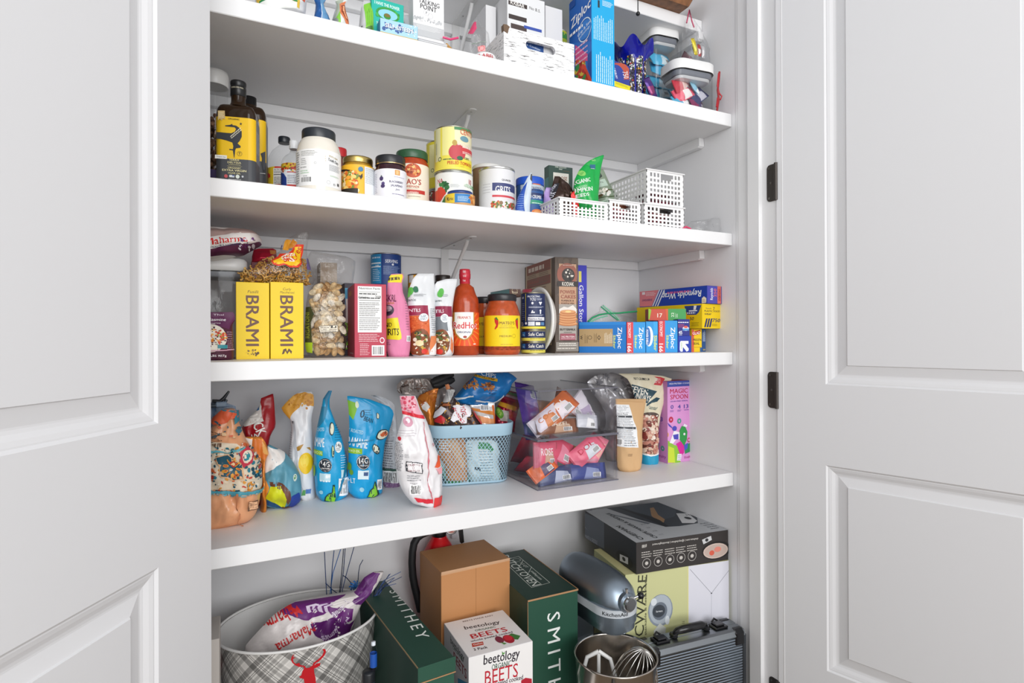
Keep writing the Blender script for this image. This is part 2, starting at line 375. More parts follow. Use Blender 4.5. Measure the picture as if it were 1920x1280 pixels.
def hinge(parent, z0, z1):
    """dark plate with rounded free corners, screwed on the jamb rebate"""
    g = G(); y0, y1 = 1.048, 1.077; r = .010; pts = [(y0, z0), (y1-r, z0)]
    pts += [(y1-r+r*math.sin(t), z0+r-r*math.cos(t)) for t in (.4, .8, 1.2, 1.57)]+[(y1-r+r*math.cos(t), z1-r+r*math.sin(t)) for t in (0, .4, .8, 1.2, 1.57)]+[(y0, z1)]
    HM = M('#55504d', 'brushed', .5); g.prism(pts, 'x', 1.3022, 1.304, HM)
    g.tube([(1.2985, 1.0455, z0), (1.2985, 1.0455, z1)], .0045, HM, 10)
    h = g.build('door_hinge', None, fix=True, kind='structure')
    for y, z in ((1.069, z0+.009), (1.064, (z0+z1)/2), (1.069, z1-.009)):
        s = G(); s.prism([(y+.0028*math.cos(k*.63), z+.0028*math.sin(k*.63)) for k in range(10)], 'x', 1.3014, 1.3022, M('#8b8580', 'metal')); s.prism([(y-.0016, z-.0004), (y+.0016, z-.0004), (y+.0016, z+.0004), (y-.0016, z+.0004)], 'x', 1.3012, 1.3014, M('#1c1a19', 'metal')); s.build('screw', h, fix=True)
for ya, yb in ((308, 377), (697, 765), (1273, 1335)):
    hinge(None, onY(1448, yb, 1.06).z, onY(1448, ya, 1.06).z)

def bracket(k, px, py):
    """white pressed steel bracket: arm under the shelf, leg on the cleat, diagonal brace"""
    p = onZ(px, py, S[k][0]); t = thing('shelf_bracket', {0: 'white steel bracket under the topmost shelf behind the clear bags', 1: 'white steel bracket under the shelf above the yellow tomato can', 2: 'white steel bracket under the shelf above the hot sauce bottle'}[k], 'bracket', (p.x, YB-.0215, S[k][0]), 0)
    L_ = YB-.0215-p.y; w = .023; wm = M('#e2e2e2', 'paint', .3)
    g = G(); pts = [(-w/2, 0), (w/2, 0), (w/2, -L_+w/2)]+[(w/2*math.cos(a), -L_+w/2-w/2*math.sin(a)) for a in (.5, 1, 1.57, 2.1, 2.6)]+[(-w/2, -L_+w/2)]
    g.prism(pts, 'z', -.0025, -.0001, wm); g.build('arm', t, fix=True)
    g = G(); g.box(-w/2, -.0024, -.165, w/2, 0, -.0026, wm); g.build('leg', t)
    g = G(); g.box(-w*.42, .0001, -.17, w*.42, .0204, -.0305, wm, .001); g.build('spacer', t)
    g = G(); g.tube([(0, -L_*.8, -.003), (0, -L_*.77, -.012), (0, -.014, -.135), (0, -.0028, -.15)], .0056, wm, 8); g.build('brace', t)
    for y in (-L_*.9, -L_*.35):
        s = G(); s.lathe([(0, -.0045), (.0026, -.004), (.0034, -.0026)], M('#c9c9c8', 'metal'), 12, c=(0, y, 0)); s.build('screw', t)
bracket(2, 889, 442); bracket(1, 889, 203); bracket(0, 893, -8)
# ================================================================ builders for the goods (photo measurements in a chosen crop)
CUR = [0, 0, 1]
def crop(x, y, s): CUR[:] = [x, y, s]
def PX(x): return CUR[0]+x/CUR[2]
def PY(y): return CUR[1]+y/CUR[2]
CAMP = Vector((0, 0, CZ))
def along(A, e, px):  # how far along e from A the photo column px lies
    a = RT-FW*((px-960)/F); return -a.dot(A-CAMP)/a.dot(e)
def cart(q):
    ox, oy, sc = CUR
    return Art(lambda x, y: q(ox+x/sc, oy+y/sc))
def loc_plane(A, n, e1, e2, o=(0, 0)):
    def q(px, py): p = onP(px, py, A, n)-A; return (p.dot(e1)-o[0], p.dot(e2)-o[1])
    return q
class Carton:
    """box measured from the photo: pl, pr columns of the front face, top row, pb column of its back-left edge"""
    def __init__(s, z, Y, pl, pr, top, d=.05, yaw=0, tx=None, pb=None, roll=0, h=None, w=None, A=None):
        c, n_ = math.cos(R_(yaw)), math.sin(R_(yaw)); s.yaw = yaw
        s.ex = Vector((c, n_, 0)); s.ey = Vector((-n_, c, 0)); s.ez = Vector((0, 0, 1))
        s.A = Vector(A) if A is not None else Vector((XatY(PX(pl), Y, z), Y, z))
        s.roll = roll
        if roll:
            rm = Matrix.Rotation(R_(roll), 3, s.ey); s.ex = rm @ s.ex; s.ez = rm @ s.ez
        s.w = w if w else along(s.A, s.ex, PX(pr)); s.d = along(s.A, s.ey, PX(pb)) if pb is not None else d
        if h: s.h = h
        else:
            p = onP(PX(tx if tx is not None else (pl+pr)/2), PY(top), s.A, s.ey); s.h = (p-s.A).dot(s.ez)
        A, w, d, h = s.A, s.w, s.d, s.h
        s.F = cart(loc_plane(A, s.ey, s.ex, s.ez)); s.B = cart(loc_plane(A, s.ey, s.ex, s.ez))
        ql = loc_plane(A, s.ex, s.ey, s.ez); s.Lf = cart(lambda x, y: (d-ql(x, y)[0], ql(x, y)[1]))
        s.R = cart(loc_plane(A+s.ex*w, s.ex, s.ey, s.ez)); s.T = cart(loc_plane(A+s.ez*h, s.ez, s.ex, s.ey)); s.U = cart(loc_plane(A, s.ez, s.ex, s.ey))
        s.g = G()
    def col(s, **k):
        e = .0006
        for f, c in k.items():
            a = getattr(s, f); W_ = s.w if f in 'FTU' else s.d; H = s.h if f in ('F', 'Lf', 'R') else s.d
            a.mrect(e, e, W_-e, H-e, c)
        return s
    def make(s, name, label, cat, base, group=None, bev=.0009, kind='card', mesh='carton', bow=0):
        w, d, h = s.w, s.d, s.h; s.g.box(0, 0, 0, w, d, h, M(base, kind), bev)
        s.F.put(s.g, lambda x, y, o: (x, -o, y), clip=(0, 0, w, h)); s.Lf.put(s.g, lambda x, y, o: (-o, d-x, y), clip=(0, 0, d, h)); s.R.put(s.g, lambda x, y, o: (w+o, x, y), clip=(0, 0, d, h))
        s.T.put(s.g, lambda x, y, o: (x, y, h+o), clip=(0, 0, w, d)); s.U.put(s.g, lambda x, y, o: (x, y, -o))
        o = s.g.build(name); o.matrix_world = Matrix((s.ex, s.ey, s.ez)).transposed().to_4x4(); o.location = s.A
        tag(o, label, cat, group); s.o = o; return o
    def flaps(s, base, side='R', n=1):
        """closing seams of the end flaps"""
        g = G(); w, d, h = s.w, s.d, s.h
        g.box(w-.0002, .002, h*.5-.0006, w+.0006, d-.002, h*.5+.0006, M(base, 'card')); return g.build('end_flap', s.o)
class Can:
    """upright round thing: pl, pr its outline columns, Y the depth of its axis"""
    def __init__(s, z, Y, pl, pr, top=None, h=None):
        a0 = math.atan((PX(pl)-960)/F); a1 = math.atan((PX(pr)-960)/F); am = (a0+a1)/2+YAW
        s.z = z; s.c = Vector((Y*math.tan(am), Y, z)); dist = math.hypot(s.c.x, Y); s.r = dist*math.sin((a1-a0)/2); s.dist = dist
        s.f0 = math.atan2(-s.c.y, -s.c.x); u = Vector((math.cos(s.f0), math.sin(s.f0), 0)); s.u = u; s.fp = s.c+u*s.r
        s.h = h if h is not None else s.zat(top)-z
        R = s.r
        def q(px, py, R=R):
            d = ray(px, py); dx, dy = d.x, d.y; cx, cy = s.c.x, s.c.y
            A = dx*dx+dy*dy; B = -2*(dx*cx+dy*cy); C_ = cx*cx+cy*cy-R*R; D = B*B-4*A*C_
            t = (-B-math.sqrt(max(D, 0)))/(2*A); x, y = dx*t-cx, dy*t-cy; ph = math.atan2(y, x)-s.f0
            ph = (ph+math.pi) % (2*math.pi)-math.pi; return (R*ph, CZ+d.z*t-s.z)
        s.q = q; s.A = cart(q); s.A.k = 2*s.r/(pr-pl)
    def zat(s, py, px=None):
        """height of photo row py on the near side"""
        return onP(PX(px) if px is not None else 960+F*math.tan(math.atan2(s.c.x, s.c.y)-YAW), PY(py), s.fp, s.u).z
    def H(s, py): return s.zat(py)-s.z
    def rr(s, pl, pr): return s.dist*math.sin((math.atan((PX(pr)-960)/F)-math.atan((PX(pl)-960)/F))/2)
    def root(s, name, label, cat, group=None): s.o = thing(name, label, cat, s.c, 0, group); return s.o
    def part(s, name, prof, mt, n=40, **k):
        g = G(); g.lathe(prof, mt, n); return g.build(name, s.o, **k)
    def band(s, z0, z1, col, r=None, name='label', art=None, kind='print', span=math.pi, n=48, th=.0003):
        """paper or film wrapped round the wall; span is the half angle it covers"""
        R = (r or s.r)+th; g = G(); full = span > 3.1; N = n; vs = []; f = []
        for i in range(N+(0 if full else 1)):
            t = s.f0-span+2*span*i/N
            for zz in (z0, z1): vs.append((R*math.cos(t), R*math.sin(t), zz))
        K = len(vs)//2
        for i in range(N): j = (i+1) % K; f.append((2*i, 2*j, 2*j+1, 2*i+1))
        g.add(vs, f, M(col, kind), True)
        a = art if art is not None else s.A; rs = s.r
        step = 2*span*rs/N
        # bend lines coincide with the facets
        xs = [-span*rs+i*step for i in range(N+1)]
        a.put(g, lambda x, y, o: ((R+o)*math.cos(s.f0+x/rs), (R+o)*math.sin(s.f0+x/rs), y), xs=[x for x in xs if abs(x) < 1.75*rs], clip=(-span*rs, z0, span*rs, z1), smooth=True)
        return g.build(name, s.o)
def tin(s, metal='#c9cacb', lab='#ffffff', name='label', art=None, rim=.0022):
    """steel can: beaded body, rolled rims, recessed lids"""
    r, h = s.r, s.h; s.part('can_body', [(r*.86, .0012), (r*.9, .0), (r, 0), (r+.0004, .001), (r, rim), (r-.0009, rim+.001), (r-.0009, h-rim-.001), (r, h-rim), (r+.0004, h-.001), (r-.001, h), (r*.95, h-.002), (r*.93, h-.0035), (0, h-.0035)], M(metal, 'metal'), 48)
    s.band(rim+.0012, h-rim-.0012, lab, r-.0006, name, art)
def interp(rows, t):
    if t <= rows[0][0]: return rows[0][1:]
    for a, b in zip(rows, rows[1:]):
        if t <= b[0]:
            k = (t-a[0])/max(1e-9, b[0]-a[0]); k2 = k
            return tuple(x+(y-x)*k2 for x, y in zip(a[1:], b[1:]))
    return rows[-1][1:]
class Bag:
    """flexible bag standing in a vertical plane; rows = (row, left column, right column) from top to bottom.
    t: thickness; prof: thickness factors from bottom (0) to top (1)"""
    def __init__(s, z, Y, rows, t=.05, prof=((0, .8), (.25, 1), (.6, .75), (.88, .1), (1, .03)), yaw=0, wr=.0025, nu=22, nv=26, seed=0, lean=0, fr=28, side=.55, px0=None, twist=0, hz=None, zfix=True):
        mid = (rows[-1][1]+rows[-1][2])/2 if px0 is None else px0
        c, n_ = math.cos(R_(yaw)), math.sin(R_(yaw)); s.ex = Vector((c, n_, 0)); s.n = Vector((-n_, c, 0)); s.yaw = yaw
        s.A = Vector((XatY(PX(mid), Y, z), Y, z)); s.z = z
        rr = []
        for py, a, b in rows:
            p = onP(PX(a), PY(py), s.A, s.n)-s.A; q = onP(PX(b), PY(py), s.A, s.n)-s.A
            rr.append(((p.z+q.z)/2, p.dot(s.ex), q.dot(s.ex), p.z, q.z))
        rr = rr[::-1]; z0 = rr[0][0]
        if zfix:
            for i, r_ in enumerate(rr):
                if i == 0: rr[i] = (0, r_[1], r_[2], 0, 0)
        s.rows = [tuple(r_) for r_ in rr]; 
        for i in range(1, len(s.rows)):
            if s.rows[i][0] <= s.rows[i-1][0]: s.rows[i] = (s.rows[i-1][0]+1e-4,)+s.rows[i][1:]
        s.h = s.rows[-1][0]; s.hb = s.rows[0][0]; s.t = t; s.prof = [tuple(p) for p in prof]; s.wr = wr; s.nu, s.nv = nu, nv; s.seed = seed; s.lean = lean; s.fr = fr; s.side = side; s.twist = twist
        A, ex, n = s.A, s.ex, s.n
        s.F = cart(lambda px, py: (lambda p: (p.dot(ex), p.z))(onP(px, py, A-n*t*.3, n)-A)); s.K = Art(s.F.q); s.grid = None
    def pt(s, u, v, sd):
        zz = s.hb+(s.h-s.hb)*v; xl, xr, zl, zr = interp(s.rows, zz); x = xl+(xr-xl)*u
        e = max(0, 1-abs(2*u-1)**2.6)**s.side
        T = s.t/2*interp(s.prof, v)[0]*e
        N = noise.noise_vector(Vector((x*s.fr+s.seed*7.3, zz*s.fr, sd*.6+s.seed))); rg = 1-3.2*abs(noise.noise(Vector((x*s.fr*1.5+s.seed*3.1+zz*9, zz*s.fr*.8, s.seed+5)))); rg2 = 1-3*abs(noise.noise(Vector((x*s.fr*2.6-zz*30, zz*s.fr*1.6, s.seed+sd*3))))
        amp = s.wr*(.25+.75*e if 0 < u < 1 else .25); lo = 1 if v > .03 else .2
        y = sd*T+(N.y*.7+sd*(rg*.9+rg2*.5))*amp*lo*(min(1, T/.012)*.7+.3)+s.lean*v*v
        tw = s.twist*v; 
        return (x+N.x*amp*.6*lo, y+(x*tw), zz+(zl-zz)*(1-u)*(1 if zl != zr else 0)+(zr-zz)*u*(1 if zl != zr else 0)+N.z*amp*.4*lo)
    def mk(s):
        nu, nv = s.nu, s.nv
        s.gf = [[s.pt(i/nu, j/nv, -1) for i in range(nu+1)] for j in range(nv+1)]
        s.gb = [[s.pt(i/nu, j/nv, 1) if 0 < i < nu else s.gf[j][i] for i in range(nu+1)] for j in range(nv+1)]
    def uv(s, x, y):
        v = min(max((y-s.hb)/(s.h-s.hb), 0), 1); xl, xr = interp(s.rows, s.hb+(s.h-s.hb)*v)[:2]
        return (x-xl)/max(1e-6, xr-xl), v
    def on(s, u, v, off, gr, sg):
        u = min(max(u, 0), 1); v = min(max(v, 0), 1)
        i = min(int(u*s.nu), s.nu-1); j = min(int(v*s.nv), s.nv-1); a, b = u*s.nu-i, v*s.nv-j
        p00, p10, p01, p11 = map(Vector, (gr[j][i], gr[j][i+1], gr[j+1][i], gr[j+1][i+1]))
        p = p00*(1-a)*(1-b)+p10*a*(1-b)+p01*(1-a)*b+p11*a*b
        n = ((p10-p00)*(1-b)+(p11-p01)*b).cross((p01-p00)*(1-a)+(p11-p10)*a)
        if n.length > 1e-12: n.normalize()
        return p+n*(off+.00012+.13*s.wr)*sg
    def make(s, name, label, cat, base, kind='film', group=None, clear=False):
        s.mk(); g = G(); nu, nv = s.nu, s.nv; mt = M(base, kind)
        vs = [p for r in s.gf for p in r]+[p for r in s.gb for p in r]; K = (nu+1)*(nv+1); f = []
        for j in range(nv):
            for i in range(nu):
                a = j*(nu+1)+i; f.append((a, a+1, a+nu+2, a+nu+1)); f.append((K+a, K+a+nu+1, K+a+nu+2, K+a+1))
        for i in range(nu): f.append((i, K+i, K+i+1, i+1)); a = nv*(nu+1)+i; f.append((a, a+1, K+a+1, K+a))
        g.add(vs, f, mt, True)
        # print is cut in surface coordinates (u, v) so that it bends with the bag
        for art, gr, sg in ((s.F, s.gf, 1), (s.K, s.gb, -1)):
            if not art.L: continue
            b = Art(); 
            for V, Fc, m_, off in art.L:
                b.L.append(([s.uv(q_[0], q_[1])+tuple(q_[2:]) for q_ in V], Fc, m_, off))
            b.put(g, lambda x, y, o, gr=gr, sg=sg: s.on(x, y, o, gr, sg), xs=[i/nu for i in range(1, nu)], ys=[j/nv for j in range(1, nv)], clip=(0.002, 0.002, .998, .998), smooth=True)
        o = g.build(name); o.location = s.A; o.rotation_euler = (0, 0, R_(s.yaw)); tag(o, label, cat, group); s.o = o; return o
    def seal(s, v0, v1, col, kind='film', name='seal', th=.0008):
        """crimped or zipped strip across the bag"""
        g = G(); nu = s.nu; vs = []; f = []
        for sd, gr in ((-1, s.gf), (1, s.gb)):
            for v in (v0, v1):
                for i in range(nu+1):
                    p = Vector(s.pt(i/nu, v, sd)); vs.append((p.x, p.y+sd*th, p.z))
        n = nu+1
        for i in range(nu): f += [(i, i+1, n+i+1, n+i), (2*n+i+1, 2*n+i, 3*n+i, 3*n+i+1), (n+i, n+i+1, 3*n+i+1, 3*n+i), (i+1, i, 2*n+i, 2*n+i+1)]
        f += [(0, n, 3*n, 2*n), (n-1, 3*n-1, 4*n-1, 2*n-1)]
        g.add(vs, f, M(col, kind), False); return g.build(name, s.o)
def wrapper(name, w, h, t, col, col2, label, cat, M4, group=None, seed=0, text=None, tcol='#ffffff', bar=True, kind='foil', stripe=None, nu=9, nv=7):
    """pillow pack with crimped ends; M4 places its centre (local x long, y across, z up)"""
    g = G(); R = random.Random(seed); mt = M(col, kind); ce = .1
    def P(u, v, sd):
        x = (u-.5)*w; y = (v-.5)*h; e = max(0, 1-abs(2*v-1)**2.5)**.6*min(1, max(0, min(u-ce*.9, 1-ce*.9-u)/.16))**.6
        if e <= 0: e = .02
        n = noise.noise((x*60+seed, y*60, sd*2))
        z = sd*t/2*e+n*t*.16
        if u < ce or u > 1-ce: z = math.sin(v*h*900)*t*.03
        return Vector((x, y*(1-.05*(1-min(1, e*2))), z))
    us = [0, ce*.5, ce]+[ce+(1-2*ce)*(i+1)/nu for i in range(nu-1)]+[1-ce, 1-ce*.5, 1]; vsn = [i/nv for i in range(nv+1)]
    NU = len(us)-1
    gr = {sd: [[P(u, v, sd) for u in us] for v in vsn] for sd in (1, -1)}
    pts = [p for r in gr[1] for p in r]+[p for r in gr[-1] for p in r]; K = (NU+1)*(nv+1); f = []
    for j in range(nv):
        for i in range(NU): a = j*(NU+1)+i; f.append((a, a+1, a+NU+2, a+NU+1)); f.append((K+a, K+a+NU+1, K+a+NU+2, K+a+1))
    g.add(pts, f, mt, True)
    def fn(x, y, o, sd=1):
        u, v = min(max(x/w+.5, 0), 1), min(max(y/h+.5, 0), 1); i = max(k for k in range(NU) if us[k] <= u+1e-9); j = min(int(v*nv), nv-1)
        a = (u-us[i])/(us[i+1]-us[i]); b = v*nv-j; q = gr[sd]; p = q[j][i]*(1-a)*(1-b)+q[j][i+1]*a*(1-b)+q[j+1][i]*(1-a)*b+q[j+1][i+1]*a*b
        return p+Vector((0, 0, sd*(o+.0002)))
    A = Art(kind=kind)
    if stripe: A.mrect(-w*.5, -h*.5, -w*.5+w*stripe, h*.5, col2)
    else: A.mpoly([(-w*.1, -h*.45), (w*.36, -h*.45), (w*.28, h*.1), (-w*.02, h*.25)], col2)
    if text: A.mtext(text, w*.02, h*.14, h*.26, tcol, w*.5)
    if bar: A.mrect(w*.12, -h*.36, w*.34, -h*.1, '#f4f4f4'); A.L.append(([(w*(.135+.03*k)+d_, y_) for k in range(6) for d_, y_ in ((0, -h*.33), (w*.014, -h*.33), (w*.014, -h*.13), (0, -h*.13))], [(4*k, 4*k+1, 4*k+2, 4*k+3) for k in range(6)], M('#222222'), .0006))
    xs = [(u-.5)*w for u in us[1:-1]]; ys = [(v-.5)*h for v in vsn[1:-1]]
    A.put(g, fn, xs, ys, clip=(-w*.499, -h*.499, w*.499, h*.499), smooth=True)
    o = g.build(name); o.matrix_world = M4; tag(o, label, cat, group); return o
def TR(loc, rx=0, ry=0, rz=0):
    from mathutils import Euler
    return Matrix.Translation(Vector(loc)) @ Euler((R_(rx), R_(ry), R_(rz)), 'XYZ').to_matrix().to_4x4()
def rbox(g, w, d, z0, z1, r, mt, n=5, taper=1, cx=0, cy=0, smooth=True, cap=(True, True)):
    """upright box with rounded vertical corners"""
    def ring(k, z):
        o = []
        for qx, qy, a in ((1, -1, -90), (1, 1, 0), (-1, 1, 90), (-1, -1, 180)):
            for i in range(n+1):
                t = math.radians(a+90*i/n); o.append((cx+(qx*(w/2-r)+r*math.cos(t))*k, cy+(qy*(d/2-r)+r*math.sin(t))*k, z))
        return o
    A, B = ring(1, z0), ring(taper, z1); m_ = len(A)
    g.add(A+B, [(i, (i+1) % m_, (i+1) % m_+m_, i+m_) for i in range(m_)], mt, smooth)
    if cap[0]: g.add(A, [tuple(range(m_))[::-1]], mt)
    if cap[1]: g.add(B, [tuple(range(m_))], mt)
def rshell(g, w, d, prof, r, mt, n=5, cx=0, cy=0, caps=(True, False)):
    """rounded-square vessel wall from (scale inset, z) steps"""
    rings = []
    for ins, z in prof:
        o = []
        for qx, qy, a in ((1, -1, -90), (1, 1, 0), (-1, 1, 90), (-1, -1, 180)):
            for i in range(n+1):
                t = math.radians(a+90*i/n); rr = max(r-ins, .0005); o.append((cx+qx*(w/2-ins-rr)+rr*math.cos(t), cy+qy*(d/2-ins-rr)+rr*math.sin(t), z))
        rings.append(o)
    m_ = len(rings[0]); vs = [p for o in rings for p in o]; f = []
    for j in range(len(rings)-1):
        for i in range(m_): f.append((j*m_+i, j*m_+(i+1) % m_, (j+1)*m_+(i+1) % m_, (j+1)*m_+i))
    g.add(vs, f, mt, True)
    if caps[0]: g.add(rings[0], [tuple(range(m_))[::-1]], mt)
    if caps[1]: g.add(rings[-1], [tuple(range(m_))], mt)
# ================================================================ third shelf (eye level)
z3 = S[3][1]
crop(390, 410, 4.267)
# clear square canister at the left end
def canister(z, cx, cy, w, h, lidh=.028, rz=0, label='', cat='canister', group=None, body='#f1f3f4', lid='#e9e9e8'):
    t = thing('food_canister', label, cat, (cx, cy, z), R_(rz), group)
    g = G(); rshell(g, w*.94, w*.94, [(.004, .0), (0, .004), (0, h-lidh-.004), (-.0012, h-lidh)], w*.24, M(body, 'glass'), 7); rshell(g, w*.94, w*.94, [(.006, .0025), (.0025, .006), (.0025, h-lidh)], w*.22, M(body, 'glass'), 7); g.build('clear_body', t)
    g = G(); rshell(g, w, w, [(.003, h-lidh), (0, h-lidh+.0015), (-.0004, h-lidh+.012), (0, h-.005), (.0045, h), ], w*.27, M(lid, 'plastic'), 7, caps=(False, True)); g.build('lid', t)
    g = G(); rshell(g, w*.94-.008, w*.94-.008, [(.004, h-lidh-.014), (0, h-lidh-.011), (0, h-lidh-.002)], w*.2, M('#8c8f96', 'rubber'), 7, caps=(True, True)); g.build('seal_ring', t)
    g = G(); g.lathe([(w*.2, h+.0), (w*.2, h+.0018), (w*.17, h+.0026), (0, h+.0026)], M('#dededd', 'plastic'), 28); g.build('push_button', t)
    return t
ctop = onY(400, PY(318), 1.39).z
canister(z3, -.03, 1.45, .112, ctop-z3+.004, label='empty clear square canister with white lid behind the purple rice pouch')
b = Bag(z3, 1.384, [(72, -80, 60), (78, -150, 260), (100, -160, 360), (135, -160, 412), (175, -160, 433), (215, -160, 425), (255, -150, 352), (290, -120, 290), (325, -80, 120), (334, -60, 60)], t=.15, prof=((0, .3), (.2, .8), (.5, 1), (.8, .8), (1, .2)), seed=3, wr=.004, px0=150, zfix=False)
b.F.poly([(-100, 60), (300, 60), (380, 130), (200, 130), (-100, 170)], '#b59a96').poly([(-100, 250), (120, 215), (330, 215), (420, 190), (420, 290), (200, 290), (-100, 340)], '#5b1f45')
b.F.poly([(-100, 165), (150, 140), (330, 130), (330, 200), (120, 232), (-100, 262)], '#f0ecea')
b.F.text('Maharma', 150, 183, 330, 48, '#d8201f', rot=7).text("AMERICA'S FAVORITE", 130, 226, 260, 14, '#33456f', rot=7).blobs(250, 170, 370, 260, ['#e9e3ef', '#6d3b78', '#ffffff', '#4b2355'], 26, (6, 16))
b.make('rice_bag', 'plump rice bag with red lettering lying on the clear square canister', 'bag', '#e8e0dd', 'film')
b = Bag(z3, 1.322, [(745, -110, 200), (770, -115, 214), (800, -118, 216), (850, -118, 196), (900, -118, 200), (1000, -118, 203), (1110, -112, 203), (1117, -100, 200)], t=.045, seed=4)
b.F.poly([(-120, 745), (216, 745), (216, 800), (170, 885), (60, 850), (-120, 850)], '#5e1b4f').poly([(-120, 850), (60, 850), (190, 890), (203, 1117), (-120, 1117)], '#4d1030')
b.F.ell(10, 955, 285, 230, '#ece4d6').blobs(-60, 880, 150, 1010, ['#e8862a', '#d8502a', '#7ba23a', '#f0b04a', '#c9341f', '#f1e2c0'], 90, (5, 16), clip='ell').rect(80, 1008, 152, 1036, '#2f8f9b')
b.F.text('Jasmine', 75, 806, 130, 26, '#f5f0f5').text('Fragrant', 55, 835, 90, 12, '#e7d9e6').text('Thai', 80, 765, 90, 14, '#d9c3d6').poly([(-120, 1062), (203, 1040), (203, 1048), (-120, 1072)], '#d7a4b8').lines(150, 900, 198, 1050, 9, '#b793a5')
b.F.text('2 LBS 907g', 70, 1093, 150, 17, '#f3e9ee')
b.make('rice_pouch', 'purple jasmine rice pouch in front of the clear canister', 'pouch', '#4d1030')
def brami(pl, pr, top, sub, label):
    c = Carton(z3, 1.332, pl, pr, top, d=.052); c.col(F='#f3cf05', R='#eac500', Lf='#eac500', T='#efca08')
    m_ = (pl+pr)/2; c.F.text('BRAMI', m_, top+308, 108, 405, '#6a4638', rot=-90)
    return c, m_
c, m_ = brami(225, 492, 508, '', '')
c.F.text('Fusilli', m_, 583, 84, 24, '#5d4a17', bold=False, shear=.2).blobs(m_-48, 1050, m_+48, 1092, ['#5a3f22', '#7a5a2a', '#e7c21a'], 26, (5, 13))
c.make('pasta_box', 'yellow pasta carton under the bag of curly pasta, nearer the rice pouch', 'box', '#f0cb05', 'yellow pasta cartons')
c, m_ = brami(500, 765, 508, '', '')
c.F.text('Curly', m_-2, 562, 66, 22, '#5d4a17', bold=False, shear=.2).text('Maccheroni', m_, 588, 112, 20, '#5d4a17', bold=False, shear=.2)
c.F.poly([(m_-42, 1085), (m_-30, 1045), (m_-8, 1036), (m_, 1062), (m_+14, 1036), (m_+40, 1060), (m_+34, 1082), (m_+18, 1058), (m_+2, 1084), (m_-14, 1056), (m_-24, 1080)], '#5a3f22')
c.make('pasta_box', 'yellow curly pasta carton beside the bag of shells', 'box', '#f0cb05', 'yellow pasta cartons')
# bag of curly pasta lying across the two boxes
zt = z3+c.h
b = Bag(zt, 1.361, [(100, 760, 800), (130, 690, 812), (180, 600, 800), (260, 580, 790), (330, 420, 800), (400, 300, 820), (440, 196, 850), (480, 200, 862), (510, 262, 840)], t=.085, prof=((0, .5), (.12, .95), (.35, 1), (.6, .35), (1, .05)), seed=9, wr=.003, px0=550)
b.make('curly_pasta_bag', 'clear bag of curly golden pasta lying on the yellow boxes', 'bag', '#f6f4f0', 'clear')
pr_ = random.Random(4); g = G()
for i in range(300):
    v = pr_.random()**1.5*.47; u = pr_.uniform(.07, .93); x, y_, z_ = b.pt(u, v, 1); x, yf, z_ = b.pt(u, v, -1)
    yy = yf+(y_-yf)*pr_.uniform(.14, .6)+.004; a = pr_.uniform(0, 6.28); L_ = pr_.uniform(.006, .010); pts = []
    e1 = Vector((math.cos(a), pr_.uniform(-.4, .4), math.sin(a))).normalized(); e2 = e1.orthogonal().normalized(); e3 = e1.cross(e2)
    for k in range(5): w = k*1.5; pts.append(Vector((x, yy, max(z_, .004)))+e1*(k-2)*L_/2.4+(e2*math.cos(w)+e3*math.sin(w))*.0022)
    g.tube(pts, .0019, M(pr_.choice(['#e2ae58', '#d9a047', '#ecc277', '#cf9238']), 'food'), 5)
g.build('curly_pasta', b.o, kind='stuff')
g = G(); tmp = Art(b.F.q); tmp.q = b.K.q
tmp.poly([(500, 335), (530, 315), (560, 295), (575, 270), (640, 275), (690, 200), (770, 205), (760, 280), (738, 330), (745, 370), (720, 402), (650, 400), (610, 375), (560, 385), (520, 368)], '#e03a1c')
tmp.poly([(515, 338), (560, 320), (600, 290), (660, 290), (700, 222), (752, 222), (735, 310), (735, 362), (700, 388), (650, 385), (600, 362), (560, 370), (528, 358)], '#f7c51c')
tmp.poly([(585, 300), (630, 275), (690, 275), (695, 300), (640, 305), (690, 335), (680, 355), (630, 350), (585, 330)], '#f6efe0').text('SKU', 650, 318, 110, 60, '#e03a1c', rot=12).text('es', 722, 250, 60, 48, '#c8281a', rot=60)
tmp.poly([(605, 235), (640, 150), (672, 162), (640, 250)], '#e09a2a').poly([(645, 235), (690, 155), (722, 190), (690, 225)], '#c9801d').poly([(555, 185), (595, 175), (605, 200), (590, 235), (565, 225)], '#4a3b8a').rect(790, 320, 830, 420, '#6a5a8e')
bb = Art(); 
for V, Fc, m_, off in tmp.L: bb.L.append(([b.uv(q_[0], q_[1])+tuple(q_[2:]) for q_ in V], Fc, m_, off))
bb.put(g, lambda x, y, o: b.on(x, y, o, b.gf, 1), xs=[i/b.nu for i in range(1, b.nu)], ys=[j/b.nv for j in range(1, b.nv)], clip=(.002, .002, .998, .998))
g.build('printed_label', b.o)
b = Bag(z3+.1, 1.505, [(238, 400, 520), (250, 365, 545), (300, 352, 550), (345, 350, 550)], t=.03, seed=2, px0=450, wr=.001, zfix=False)
b.F.poly([(495, 250), (545, 255), (545, 290), (500, 285)], '#d98a4a'); b.make('red_packet', 'red glossy packet wedged behind the bag of curly pasta', 'packet', '#c41f3b', 'foil')
c = Carton(z3, 1.505, 350, 545, 345, d=.05); c.col(F='#8a2f3f').make('red_carton', 'dark red carton mostly hidden behind the yellow pasta boxes', 'box', '#8a2f3f')
